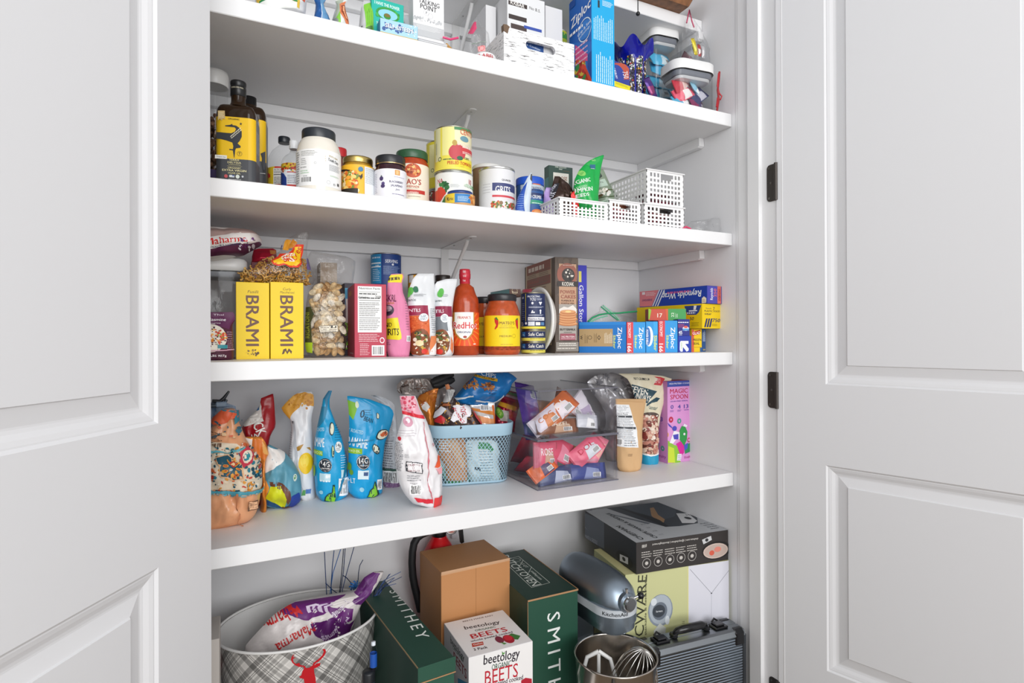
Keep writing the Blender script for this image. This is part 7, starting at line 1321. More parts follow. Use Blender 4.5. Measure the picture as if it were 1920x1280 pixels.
inb('foil_bag', 'shiny silver foil bag with crinkled top at the back of the heap', .035, [(120, 500, 800), (150, 430, 870), (190, 400, 900), (240, 395, 960), (300, 440, 990), (360, 560, 990), (480, 760, 980), (600, 780, 980), (740, 780, 980)], .09, 151, '#b8aca6', lambda A: A.blobs(430, 170, 760, 280, ['#8a6f62', '#d9d2cc', '#5a4a44', '#f0ece8'], 40, (10, 40), asp=(.15, .5)), wr=.012, nu=30, nv=26)
t = thing('bag_clip', 'chunky black clip holding the silver foil bag shut', 'clip', onY(PX(900), PY(150), CYB+.01), R_(20)); o_ = t.location
q_ = Matrix.Rotation(-R_(20), 3, 'Z'); pc = lambda x, y, Y=0: q_ @ (onY(PX(x), PY(y), CYB+.01+Y)-o_)
g = G(); g.tube([pc(800, 170), pc(850, 150), pc(920, 120), pc(1000, 85), pc(1055, 78)], [.009, .012, .011, .008, .005], M('#1b1b1d', 'rubber'), 12); g.build('upper_jaw', t)
g = G(); g.tube([pc(815, 200), pc(880, 195), pc(950, 160), pc(1020, 145), pc(1062, 130)], [.007, .012, .012, .010, .006], M('#232326', 'rubber'), 12); g.build('lower_jaw', t)
crop(930, 690, 4.8)
# ---- two stacked clear drawers
A0 = Vector((.702, 1.284, z4)); wD = .2545; dD = .31; top_ = 1.05-(732.7-634.5)*1.461/1061
hD = (top_-z4)/2
cm, edge = M('#f6f6fa', 'glass', .05), M('#d3d3da', 'glass', .1)
def drawer(z, label):
    t = thing('clear_drawer', label, 'drawer', (A0.x, A0.y, z), 0, 'stacked clear drawers'); h = hD-.0006; th = .0022
    g = G(); g.box(0, 0, 0, wD, dD, th, cm); g.box(0, 0, h-th, wD, dD, h, cm); g.box(0, 0, th+.0002, th, dD, h-th-.0002, cm); g.box(wD-th, 0, th+.0002, wD, dD, h-th-.0002, cm); g.box(th+.0002, dD-th, th+.0002, wD-th-.0002, dD, h-th-.0002, cm); g.build('outer_shell', t)
    # thick polished edges read as dark lines
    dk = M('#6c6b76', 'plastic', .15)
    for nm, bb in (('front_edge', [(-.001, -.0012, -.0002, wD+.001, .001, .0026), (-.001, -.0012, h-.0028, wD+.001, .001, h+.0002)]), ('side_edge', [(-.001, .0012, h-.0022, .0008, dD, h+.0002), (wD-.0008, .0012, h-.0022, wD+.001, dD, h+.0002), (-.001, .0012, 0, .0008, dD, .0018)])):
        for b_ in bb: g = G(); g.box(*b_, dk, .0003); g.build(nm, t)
    g = G(); x0, x1, z0, z1_ = .013, wD-.010, .009, h-.007; m0, m1, mz = x0+(x1-x0)*.30, x0+(x1-x0)*.74, z0+(h*.44)
    g.box(x0, .004, z0, x1, .006, z1_, cm); g.box(x0, .0064, z0, x0+.002, dD*.93, z1_*.9, cm); g.box(x1-.002, .0064, z0, x1, dD*.93, z1_*.9, cm); g.box(x0+.0022, .0064, z0, x1-.0022, dD*.93, z0+.002, cm)
    dr_ = g.build('drawer_tray', t)
    g = G(); g.box(m0, -.014, mz-.0025, m1, .0038, mz, edge, .0005); g.box(m0, -.014, z0+.01, m0+.0025, .0038, mz-.0028, edge); g.box(m1-.0025, -.014, z0+.01, m1, .0038, mz-.0028, edge); g.box(m0+.0028, -.014, mz-.016, m1-.0028, -.012, mz-.0028, edge); g.build('handle', dr_)
    for sx in (.0035, wD-.0075):
        g = G(); g.box(sx, -.0006, .003, sx+.004, .0036, h-.003, edge, .0004); g.build('corner_strip', t)
    return t
drawer(z4, 'lower clear drawer filled with pink and red snack packets'); drawer(z4+hD, 'upper clear drawer filled with orange, brown and purple packets')
def pk(z, fx, fy, fz, w, h, c1, c2, nm, lab, rx, ry, rz, seed, text=None, tcol='#ffffff', t=.018, name='snack_packet'):
    wrapper(name, w, h, t, c1, c2, lab, 'packet', TR((A0.x+.012+(wD-.024)*fx, A0.y+.012+(dD-.04)*fy, z+.012+(hD-.02)*fz), rx, ry, rz), 'packets in the %s clear drawer' % nm, seed=seed, text=text, tcol=tcol, kind='film')
zU = z4+hD
pk(zU, .34, .14, .52, .115, .062, '#cf6a34', '#efe4ea', 'upper', 'orange and white packet standing at the front of the upper drawer', 62, -38, 0, 1, 'COL', '#f4e4da')
pk(zU, .16, .12, .30, .10, .05, '#e3dae4', '#d8824a', 'upper', 'white and orange packet at the lower left of the upper drawer', 66, -32, 0, 2, 'COC', '#c9702a')
pk(zU, .58, .22, .60, .12, .055, '#7a4a38', '#d9cfd6', 'upper', 'brown packet slanting across the middle of the upper drawer', 62, 34, 0, 3, 'CHOC', '#e9dcd0')
pk(zU, .78, .22, .50, .10, .055, '#e4dfe8', '#b8a8c4', 'upper', 'white packet with grey print at the right of the upper drawer', 66, 58, 0, 4)
pk(zU, .30, .10, .13, .13, .04, '#8a5538', '#cfa88a', 'upper', 'brown packet lying flat along the floor of the upper drawer', 70, 0, 0, 5, 'HAZEL', '#e9d9c4', t=.014)
pk(zU, .72, .10, .20, .07, .04, '#d9dbe2', '#ffffff', 'upper', 'small white packet behind the handle of the upper drawer', 72, 8, 0, 6, t=.012)
pk(zU, .12, .42, .62, .14, .07, '#5a3a9a', '#9a86c4', 'upper', 'violet packet near the left side of the upper drawer', 20, -50, 78, 7)
pk(zU, .10, .36, .24, .12, .05, '#3a2f8a', '#c9bce4', 'upper', 'deep blue and lilac packet low at the left of the upper drawer', 14, -60, 80, 8)
pk(zU, .5, .5, .45, .14, .07, '#b98a6a', '#e9e0da', 'upper', 'tan packet lying at the back of the upper drawer', 30, 10, 10, 9)
pk(z4, .16, .13, .60, .075, .075, '#e0607a', '#c9a08a', 'lower', 'square pink packet with tan panel at the left of the lower drawer', 80, 4, 0, 11, 'ROSE', '#f6dfe4')
pk(z4, .40, .18, .66, .09, .07, '#d94f6c', '#e889a0', 'lower', 'rose packet in the middle of the lower drawer', 66, 28, 0, 12)
pk(z4, .72, .12, .62, .11, .055, '#ec6a86', '#d9dbe2', 'lower', 'pink packet slanting up at the right of the lower drawer', 66, -32, 0, 13, 'DOL', '#c92a4a')
pk(z4, .86, .16, .55, .10, .05, '#f08098', '#f2b8a8', 'lower', 'coral packet at the far right of the lower drawer', 62, -56, 0, 14)
pk(z4, .10, .10, .30, .08, .045, '#e8703a', '#5a4a6a', 'lower', 'orange packet at the bottom left of the lower drawer', 60, -30, 0, 15, t=.014)
pk(z4, .28, .09, .12, .12, .045, '#46507a', '#b9bfd4', 'lower', 'slate blue packet lying at the bottom left of the lower drawer', 72, -4, 0, 16, t=.016)
pk(z4, .70, .09, .12, .13, .045, '#3f4c8f', '#8f9ac4', 'lower', 'indigo packet lying at the bottom right of the lower drawer', 72, 3, 0, 17, t=.016)
pk(z4, .10, .44, .62, .15, .06, '#9a1f34', '#d9c9cc', 'lower', 'dark red packet slanting along the left side of the lower drawer', 14, 40, 82, 18, 'BAR', '#f0e0e0')
pk(z4, .09, .36, .28, .13, .055, '#b92840', '#e9d9da', 'lower', 'crimson packet low along the left side of the lower drawer', 14, 30, 82, 19)
pk(z4, .62, .42, .5, .12, .08, '#e0a83a', '#b98a5a', 'lower', 'mustard packet at the back of the lower drawer', 40, 20, 0, 20)
# ---- things right of the drawers
b = bag4('foil_bag', 'crinkled silver foil bag behind the tan pouch', 1.50, [(48, 960, 1080), (75, 880, 1150), (120, 820, 1225), (180, 840, 1255), (260, 900, 1262), (400, 1000, 1250), (900, 1000, 1250)], .08, 161, '#c2c2c6', lambda A: A.blobs(880, 60, 1240, 250, ['#9a9aa0', '#e4e4e8', '#77777e', '#f4f4f6'], 46, (10, 40), asp=(.15, .5)), kind='foil', wr=.010, nu=28, nv=30)
def d(A): A.poly([(1078, 340), (1218, 336), (1240, 480), (1262, 560), (1262, 705), (1098, 722), (1086, 500)], '#eef0f2').lines(1085, 352, 1210, 410, 6, '#9a9ea4', .35).text('Nutrition Facts', 1140, 422, 110, 16, '#33363a').rect(1092, 440, 1230, 446, '#44474c').lines(1095, 452, 1235, 535, 8, '#7a7e86', .35).rect(1092, 540, 1250, 545, '#44474c').lines(1095, 552, 1250, 640, 9, '#8a8e96', .35).barcode(1102, 648, 1140, 708).lines(1150, 650, 1245, 700, 3, '#8a8e96', .4).lines(1172, 770, 1210, 792, 2, '#8a6f50', .4, 0).poly([(1075, 300), (1352, 296), (1350, 306), (1075, 312)], '#c9a070')
bag4('kraft_pouch', 'tan paper pouch with white nutrition label beside the drawers', 1.365, [(276, 1075, 1352), (320, 1078, 1347), (440, 1085, 1325), (560, 1088, 1312), (700, 1090, 1306), (820, 1090, 1302), (890, 1096, 1292), (917, 1120, 1268)], .05, 163, '#d3ac7e', d, kind='paper', prof=((0, .95), (.3, 1), (.7, .6), (.9, .12), (1, .05)), wr=.0022)
def d(A):
    A.text('NUT GRANOLA', 1322, 100, 140, 24, '#3a3a34', rot=-3).poly([(1438, 75), (1504, 80), (1498, 156), (1432, 150)], '#c8202c').lines(1445, 92, 1495, 138, 3, '#f4dcdc', .45, 0).poly([(1236, 152), (1456, 208), (1360, 320), (1240, 270)], '#16404f').text('SEVEN', 1302, 205, 150, 56, '#f2efe4', rot=-12).text('SUNDAYS', 1315, 262, 160, 56, '#f2efe4', rot=-12).poly([(1350, 330), (1400, 290), (1445, 262), (1480, 272), (1450, 300), (1400, 312), (1355, 345)], '#16404f').text('Toasted', 1405, 350, 80, 18, '#4a6a70', rot=-10, shear=.2, bold=False).text('PECAN', 1405, 366, 60, 12, '#4a6a70', rot=-10)
    A.ell(1390, 425, 150, 60, '#5a4a44').poly([(1322, 420), (1455, 425), (1450, 700), (1430, 765), (1312, 765), (1305, 560)], '#8f5a48').blobs(1312, 430, 1448, 755, ['#e6cdb8', '#b97a68', '#f2e4d6', '#8a3a34', '#d9b49c', '#6a3a30', '#c98a78'], 200, (9, 24), seed=5).poly([(1305, 770), (1380, 785), (1450, 765), (1450, 890), (1305, 890)], '#1f9ac2').poly([(1305, 760), (1380, 778), (1450, 755), (1450, 768), (1380, 790), (1305, 775)], '#f4f4f2')
bag4('granola_pouch', 'tall cream granola pouch with nuts pictured between kraft pouch and pink box', 1.412, [(48, 1100, 1300), (70, 1140, 1500), (92, 1180, 1583), (150, 1215, 1565), (230, 1238, 1540), (330, 1270, 1505), (420, 1300, 1478), (520, 1304, 1462), (650, 1306, 1452), (780, 1308, 1448), (850, 1312, 1446), (874, 1322, 1440)], .045, 165, '#e4dcc0', d, prof=((0, .95), (.3, 1), (.7, .6), (.9, .12), (1, .05)), wr=.0025, nv=32, yaw=-12)
c = Carton(z4, 1.378, 1545, 1768, 118, pb=1450, yaw=0, tx=1555)
c.col(F='#df9cd6', Lf='#cf8ccc', T='#b53a5a', R='#c98ac6')
F_ = c.F; F_.rect(1540, 105, 1775, 158, '#3f52a8').text('HIGH PROTEIN + 0 SUGAR', 1655, 136, 190, 14, '#e9e9f6').text('MAGIC', 1646, 203, 160, 42, '#c0284e').text('SPOON', 1648, 255, 158, 42, '#c0284e').text('GRAIN FREE CEREAL', 1648, 295, 160, 11, '#4a3a9a').text('0', 1584, 348, 26, 36, '#33409a').text('4', 1648, 345, 26, 36, '#33409a').text('13', 1710, 341, 40, 36, '#33409a')
F_.lines(1565, 378, 1605, 395, 2, '#5a4aa0', .4).lines(1632, 372, 1668, 390, 2, '#5a4aa0', .4).lines(1692, 368, 1735, 380, 1, '#5a4aa0', .4)
F_.ell(1574, 463, 40, 54, '#c0284e').ell(1574, 463, 12, 18, '#df9cd6').ell(1648, 475, 36, 48, '#4f9a8f').ell(1648, 475, 12, 18, '#df9cd6').ell(1532, 600, 40, 56, '#e0a23a').ring(1735, 645, 34, '#c0284e', .35)
F_.poly([(1545, 650), (1600, 690), (1640, 700), (1660, 850), (1545, 850)], '#8fc43a').poly([(1550, 700), (1600, 720), (1610, 850), (1545, 850)], '#c9dc3a').poly([(1560, 670), (1600, 560), (1660, 580), (1668, 640), (1620, 640), (1590, 680)], '#f2eff6').poly([(1590, 600), (1640, 590), (1640, 640), (1600, 640)], '#4a4ab8').poly([(1620, 680), (1690, 640), (1690, 760), (1660, 790), (1640, 740)], '#d8249a').ell(1605, 542, 40, 46, '#4a4ab8').poly([(1540, 488), (1575, 520), (1590, 545), (1555, 520)], '#4a4ab8').poly([(1650, 560), (1670, 520), (1700, 525), (1720, 570), (1715, 640), (1690, 700), (1650, 640)], '#2f9a4a').poly([(1690, 700), (1760, 660), (1766, 740), (1700, 770)], '#2f8f5a').poly([(1690, 690), (1725, 670), (1720, 720), (1695, 740)], '#4a5ac8').ell(1692, 592, 18, 22, '#f2eff6').poly([(1680, 520), (1690, 498), (1720, 515), (1710, 530)], '#f2eff6').poly([(1630, 770), (1668, 770), (1660, 830), (1625, 830)], '#f2eff6').lines(1635, 780, 1660, 825, 4, '#33409a', .4, 0).text('Fruity', 1725, 795, 62, 22, '#c0549a', rot=6)
c.Lf.text('Fruity', 1492, 790, 76, 28, '#8f2f8a').text('3', 1490, 458, 22, 40, '#4a3a9a').ell(1450, 670, 30, 120, '#2f8f4a').ell(1500, 722, 34, 48, '#4f9a8f').ell(1500, 722, 12, 16, '#cf8ccc').lines(1470, 490, 1510, 500, 1, '#5a4aa0')
c.make('cereal_box', 'pink cereal box with colourful figures at the right end of the shelf', 'box', '#cf8ccc')
# ================================================================ on the floor
crop(390, 980, 4.268)
# oval plaid bucket
BC = Vector((.138, 1.418, 0)); BA, BB, BH = .178, .143, .40
def plaid():
    mt = bpy.data.materials.new('grey_plaid'); mt.use_nodes = True; nt = mt.node_tree; N = nt.nodes.new; L = nt.links.new; b = nt.nodes['Principled BSDF']; b.inputs['Roughness'].default_value = .45
    uv = N('ShaderNodeUVMap'); uv.uv_map = 'wrap'; sp = N('ShaderNodeSeparateXYZ'); L(uv.outputs[0], sp.inputs[0])
    def m(op, a, b_=None):
        n = N('ShaderNodeMath'); n.operation = op
        for i, x in enumerate((a, b_)):
            if x is None: continue
            if isinstance(x, (int, float)): n.inputs[i].default_value = x
            else: L(x, n.inputs[i])
        return n.outputs[0]
    u = m('ADD', sp.outputs[0], sp.outputs[1]); v = m('SUBTRACT', sp.outputs[0], sp.outputs[1])
    def band(c):
        f = m('FRACT', m('MULTIPLY', c, 11.0)); rp = N('ShaderNodeValToRGB'); rp.color_ramp.interpolation = 'CONSTANT'; L(f, rp.inputs[0])
        st = [(0, .86), (.16, .38), (.34, .86), (.40, .25), (.42, .86), (.46, .25), (.48, .86), (.55, .55), (.66, .86), (.72, .16), (.735, .86), (.80, .62), (.92, .86), (.95, 1.0), (.97, .86)]
        for i, (p, g_) in enumerate(st):
            e = rp.color_ramp.elements[0] if i == 0 else rp.color_ramp.elements[1] if i == 1 else rp.color_ramp.elements.new(p); e.position = p; e.color = (g_, g_, g_, 1)
        return rp.outputs[0]
    mx = N('ShaderNodeMix'); mx.data_type = 'RGBA'; mx.blend_type = 'MULTIPLY'; mx.inputs[0].default_value = 1; L(band(u), mx.inputs[6]); L(band(v), mx.inputs[7])
    m2 = N('ShaderNodeMix'); m2.data_type = 'RGBA'; m2.blend_type = 'MULTIPLY'; m2.inputs[0].default_value = 1; m2.inputs[7].default_value = (.93, .9, .86, 1); L(mx.outputs[2], m2.inputs[6]); L(m2.outputs[2], b.inputs['Base Color']); return mt
t = thing('oval_bucket', 'oval bucket in grey plaid with a red deer head and white rim', 'bucket', BC, 0)
pm = plaid(); n = 96; tap = .74
def BP(a, z, off=0): k = tap+(1-tap)*z/BH; return Vector(((BA*k+off)*math.cos(a), (BB*k+off)*math.sin(a), z))
g = G(); zs = [0, .1, .2, .3, .392]; vs = [BP(2*math.pi*i/n, z) for z in zs for i in range(n+1)]
g.add(vs, [(j*(n+1)+i, j*(n+1)+i+1, (j+1)*(n+1)+i+1, (j+1)*(n+1)+i) for j in range(len(zs)-1) for i in range(n)], pm, True)
o = g.build('outer_wall', t); uvl = o.data.uv_layers.new(name='wrap')
for lp in o.data.loops:
    p = o.data.vertices[lp.vertex_index].co; j, i = divmod(lp.vertex_index, n+1); uvl.data[lp.index].uv = (i/n*1.02, p.z*1.0)
g = G(); vs = [BP(2*math.pi*i/n, z, -.0022) for z in zs for i in range(n)]
g.add(vs, [(j*n+(i+1) % n, j*n+i, (j+1)*n+i, (j+1)*n+(i+1) % n) for j in range(len(zs)-1) for i in range(n)], M('#dcdcdb', 'paint', .4), True); g.add([BP(2*math.pi*i/n, .004, -.003) for i in range(n)], [tuple(range(n))], M('#cfcfce', 'paint')); g.build('inner_wall', t)
g = G(); ring = []
for k_ in range(8):
    w = 2*math.pi*k_/8
    for i in range(n): a = 2*math.pi*i/n; p = BP(a, .394, .0008+.003*math.cos(w)); p.z += .003*math.sin(w); ring.append(p)
g.add(ring, [(k_*n+i, k_*n+(i+1) % n, ((k_+1) % 8)*n+(i+1) % n, ((k_+1) % 8)*n+i) for k_ in range(8) for i in range(n)], M('#e6e5e3', 'paint', .35), True); g.build('rolled_rim', t)
for sx in (-1, 1):
    g = G(); a0 = math.pi if sx < 0 else 0; q = [BP(a0-.14, .365, .001), BP(a0-.13, .36, .008), BP(a0-.1, .33, .012), BP(a0, .315, .014), BP(a0+.1, .33, .012), BP(a0+.13, .36, .008), BP(a0+.14, .365, .001)]
    g.tube(q, .0055, M('#d01f2a', 'plastic', .3), 10); g.build('side_handle', t, label='red side handle')
# deer head laid on the wall
def deer():
    A = Art(lambda px, py: None); ox, oy, sc = 380, 1150, 5.647
    ys_ = [(1075, 575), (1060, 560), (1020, 562), (985, 548), (950, 520), (935, 485), (945, 450), (975, 425), (955, 460), (985, 462), (955, 480), (962, 510), (985, 530), (1025, 520), (1030, 540), (1080, 552), (1095, 575), (1130, 570), (1165, 545), (1172, 520), (1225, 480), (1265, 440), (1282, 400), (1265, 375), (1295, 372), (1305, 400), (1290, 440), (1245, 490), (1195, 525), (1180, 545), (1215, 525), (1248, 520), (1240, 550), (1200, 572), (1178, 580), (1180, 620), (1195, 680), (1200, 760), (1205, 900), (1080, 900), (1078, 735), (1070, 690), (1030, 680), (1022, 665), (1045, 650), (1055, 610)]
    w_ = onP(ox+1120/sc, oy+600/sc, BC+Vector((0, -BB*.93, 0)), Vector((0, 1, 0)))
    pts = []
    for x, y in ys_:
        # where the ray meets the tapering wall
        d = ray(ox+x/sc, oy+y/sc); lo, hi = .8, 1.35
        for _ in range(40):
            mid = (lo+hi)/2; P = Vector((0, 0, CZ))+d*(mid/ (d.y))
            k = tap+(1-tap)*P.z/BH; v = ((P.x-BC.x)/(BA*k))**2+((P.y-BC.y)/(BB*k))**2
            if v > 1: lo = mid
            else: hi = mid
        P = P-BC; k = tap+(1-tap)*P.z/BH; pts.append((math.atan2(P.y/(BB*k), P.x/(BA*k)), P.z))
    return pts
pts = deer(); A = Art(); A.mpoly(pts[::1] if sum(pts[i][0]*pts[(i+1) % len(pts)][1]-pts[(i+1) % len(pts)][0]*pts[i][1] for i in range(len(pts))) > 0 else pts[::-1], '#c41420')
g = G(); A.put(g, lambda x, y, o: BP(x, y, .0006+o), xs=[-math.pi+i*.06 for i in range(105)], ys=[.05*i for i in range(1, 8)], clip=(-4, .02, 4, .39)); g.build('deer_silhouette', t, label='red deer head silhouette')
# rice bag lying in the bucket
def d(A):
    A.poly([(750, 655), (880, 620), (1030, 600), (1160, 650), (1150, 720), (1090, 750), (960, 700), (800, 780)], '#6a2474').poly([(810, 800), (1000, 720), (1130, 750), (1180, 720), (1110, 850), (930, 900), (850, 870)], '#5a1a66').poly([(1190, 520), (1250, 450), (1320, 410), (1400, 395), (1330, 520), (1250, 620), (1190, 600)], '#6a2f78').poly([(1220, 500), (1290, 450), (1300, 520), (1230, 600)], '#561c62')
    A.text('Maharma', 590, 835, 360, 76, '#cf2a2c', rot=208).text("AMERICA'S FAVORITE RICE", 590, 775, 250, 20, '#3f548a', rot=208).text('Maharma', 700, 915, 330, 66, '#cf2a2c', rot=208)
    A.ell(385, 962, 72, 32, '#cf2a2c', rot=.5).text('5 LB', 385, 962, 44, 16, '#f4eeee', rot=205).ell(600, 705, 90, 110, '#bfa3ae').text('Jasmine', 1040, 690, 110, 34, '#f0e6f2', rot=195).text('Jasmine', 970, 850, 160, 40, '#d9c4e0', rot=200).lines(800, 690, 960, 720, 1, '#e0cfe6', .5, 0).lines(720, 620, 850, 640, 2, '#8a8a90', .3).blobs(1000, 700, 1120, 740, ['#c9a9d0', '#f0e9f4'], 10, (6, 20), asp=(.1, .3))
b = Bag(.26, 1.425, [(392, 1325, 1405), (430, 1255, 1392), (500, 1205, 1350), (560, 1175, 1305), (576, 1090, 1290), (590, 990, 1275), (603, 880, 1262), (615, 780, 1252), (630, 705, 1240), (665, 635, 1222), (740, 520, 1190), (820, 445, 1170), (900, 370, 1150), (980, 300, 1080), (1100, 290, 1040)], t=.09, seed=201, zfix=False, wr=.006, nu=34, nv=30, prof=((0, .8), (.35, 1), (.62, .8), (.75, .35), (1, .12)), px0=800); d(b.F)
b.make('rice_bag', 'white and purple rice bag lying upside down in the plaid bucket', 'bag', '#dfd8d6', 'film')
# wire picks standing in the bucket
def wires(label, name, base, tips, cols, r):
    t = thing(name, label, 'wire spray', base, 0)
    for i, (q) in enumerate(tips):
        pts = [onY(PX(x), PY(y), Y)-Vector(base) for x, y, Y in q]; g = G(); g.tube(pts, r, M(cols[i % len(cols)], 'metal' if i % 3 == 2 else 'plastic'), 5); g.build('wire', t)
    return t
Yw = 1.50
wires('upright dark blue wires standing at the back of the bucket', 'wire_spray', Vector((.2, Yw, .2)), [[(955, 700, Yw), (950, 580, Yw), (940, 400, Yw), (932, 228, Yw), (930, 120, Yw)], [(985, 700, Yw), (975, 580, Yw), (1000, 400, Yw), (1062, 210, Yw), (1080, 120, Yw)], [(1050, 700, Yw), (1048, 590, Yw), (1070, 400, Yw), (1085, 205, Yw), (1090, 120, Yw)], [(1062, 700, Yw), (1056, 580, Yw), (1085, 380, Yw), (1098, 205, Yw), (1100, 130, Yw)], [(1080, 600, Yw), (1075, 540, Yw), (1110, 400, Yw), (1168, 195, Yw), (1190, 130, Yw)], [(990, 600, Yw), (985, 500, Yw), (995, 350, Yw), (1010, 210, Yw), (1012, 130, Yw)], [(940, 480, Yw), (990, 530, Yw), (1030, 560, Yw), (1080, 580, Yw)], [(1200, 470, Yw), (1205, 400, Yw), (1215, 340, Yw), (1240, 295, Yw)], [(1150, 560, Yw), (1145, 480, Yw), (1110, 440, Yw), (1080, 420, Yw)]], ['#1f3a6a', '#2a62a8', '#26365a', '#1c2f57'], .0011)
Y2 = 1.44; R5 = random.Random(3)
tips = []
for i in range(16):
    a = R5.uniform(-.25, .95); L_ = R5.uniform(180, 330); x0, y0 = 1310+R5.uniform(-20, 15), 640+R5.uniform(-30, 60)
    tips.append([(x0-5, y0+60, Y2), (x0, y0, Y2), (x0+L_*.5*math.sin(a)*.8, y0-L_*.5, Y2), (x0+L_*math.sin(a), y0-L_*math.cos(a)*1.0, Y2)])
wires('thin navy wires fanning out over the right rim of the bucket', 'wire_spray', Vector((.26, Y2, .25)), tips, ['#1c2c54', '#2f4f8a', '#27375f'], .0008)
g = G(); bm_ = M('#2a6ab0', 'foil')
for i in range(9): a = i*.7; p = onY(PX(1178), PY(505), 1.47); g.tube([p, p+Vector((.008*math.cos(a), .003*math.sin(a*2), .008*math.sin(a))), p+Vector((.014*math.cos(a+.4), .004, .013*math.sin(a+.4)))], .0022, bm_, 5)
g.tube([p, p+Vector((0, 0, -.08))], .001, bm_, 5); tag(g.build('blue_bow'), 'small curly blue bow standing behind the rice bag', 'bow')
c = Carton(0, 1.20, -60, 96, 940, d=.1); c.col(F='#c4beb8'); c.make('grey_white_carton', 'pale carton between the left door and the plaid bucket', 'box', '#c4beb8')
# dark jar and small blue bottle between bucket and green box
k = Can(0, 1.215, 1225, 1330, top=1215); k.root('dark_jar', 'dark lidded jar wedged between bucket and green box', 'jar'); k.part('jar_body', [(k.r*.95, 0), (k.r, .004), (k.r, k.h-.02)], M('#2f3a42', 'liquid')); k.part('lid', [(k.r*1.02, k.h-.02), (k.r*1.02, k.h-.003), (k.r*.95, k.h), (0, k.h)], M('#23262a', 'plastic')); zj = k.h
k = Can(zj+.0005, 1.215, 1288, 1344, top=965); k.root('small_bottle', 'small bottle with blue label standing on the dark jar', 'bottle'); r, h = k.r, k.h; k.part('bottle_body', [(r*.9, 0), (r, .003), (r, h*.72), (r*.6, h*.86), (r*.55, h*.9)], M('#c9d6e4', 'glass')); k.part('cap', [(r*.62, h*.88), (r*.62, h), (0, h)], M('#dfe6ee', 'plastic')); k.band(h*.12, h*.6, '#1f56b0'); 
# ---- fire extinguisher on the back wall
crop(690, 980, 4.2675)
t = thing('fire_extinguisher', 'red fire extinguisher with black hose behind the cardboard box', 'fire extinguisher', (.527, 1.556, 0), 0); rd = M('#c4121a', 'plastic', .22); r = .054
g = G(); g.lathe([(r*.9, 0), (r, .006), (r, .385), (r*.97, .41), (r*.85, .438), (r*.62, .462), (r*.42, .478), (r*.38, .484)], rd, 40); g.build('cylinder', t)
g = G(); g.lathe([(.019, .484), (.021, .488), (.021, .512), (.013, .516), (.013, .535)], M('#151517', 'plastic'), 24); g.box(-.011, -.012, .505, .05, .012, .528, M('#151517', 'plastic'), .002); g.build('valve_body', t)
g = G(); g.prism([(-.02, .533), (.075, .55), (.075, .556), (-.02, .54)], 'y', -.009, .009, M('#1d1d1f', 'plastic')); g.prism([(.02, .520), (.07, .50), (.074, .455), (.066, .452), (.06, .494), (.02, .512)], 'y', -.007, .007, M('#151517', 'plastic')); g.build('handle', t, fix=True)
g = G(); gp = onY(PX(603), PY(103), 1.50)-t.location; cam_dir = Vector((-.3, -.95, 0)).normalized()
def disc(g, c, rr, off, mt, n=28):
    e1 = Vector((-cam_dir.y, cam_dir.x, 0)); g.add([c+cam_dir*off+(e1*math.cos(2*math.pi*i/n)+Vector((0, 0, 1))*math.sin(2*math.pi*i/n))*rr for i in range(n)], [tuple(range(n))], mt)
e1 = Vector((-cam_dir.y, cam_dir.x, 0)); gp = Vector((.026, -.03, .508)); N_ = 28
ringp = []
for off, rr in ((-.012, .0145), (.0, .0155), (.003, .0155), (.003, .012), (.001, .012)):
    ringp.append([gp+cam_dir*off+(e1*math.cos(2*math.pi*i/N_)+Vector((0, 0, 1))*math.sin(2*math.pi*i/N_))*rr for i in range(N_)])
g.add([p for q in ringp for p in q], [(j*N_+i, j*N_+(i+1) % N_, (j+1)*N_+(i+1) % N_, (j+1)*N_+i) for j in range(4) for i in range(N_)], M('#b9bcc0', 'metal'), True)
disc(g, gp, .0122, .001, M('#d9a89a')); disc(g, gp, .0085, .0013, M('#c23a30')); disc(g, gp, .004, .0016, M('#f0e6e0')); g.build('pressure_gauge', t, fix=False)
g = G(); hp = lambda x, y, Y=1.535: onY(PX(x), PY(y), Y)-t.location
g.tube([Vector((-.012, 0, .52)), hp(470, 75), hp(430, 92), hp(395, 118), hp(368, 165), hp(356, 230), hp(352, 320), hp(358, 420), hp(372, 500), hp(392, 580), hp(420, 700)], .0105, M('#17171a', 'rubber'), 14); g.build('hose', t)
bx = onZ(889, 442, S[2][0]).x
t = thing('shelf_bracket', 'white steel bracket right of the fire extinguisher', 'bracket', (bx+.028, YB-.0215, S[4][0]), 0); wm = M('#dcdde2', 'paint', .3)
g = G(); g.box(-.0085, -.155, -.0025, .0085, 0, -.0001, wm); g.build('arm', t); g = G(); g.box(-.0085, -.0024, -.165, .0085, 0, -.0026, wm); g.build('leg', t); g = G(); g.tube([(0, -.125, -.003), (0, -.12, -.012), (0, -.014, -.135), (0, -.0028, -.15)], .0042, wm, 8); g.build('brace', t); g = G(); g.box(-.007, .0001, -.17, .007, .0204, -.0305, wm, .001); g.build('spacer', t)
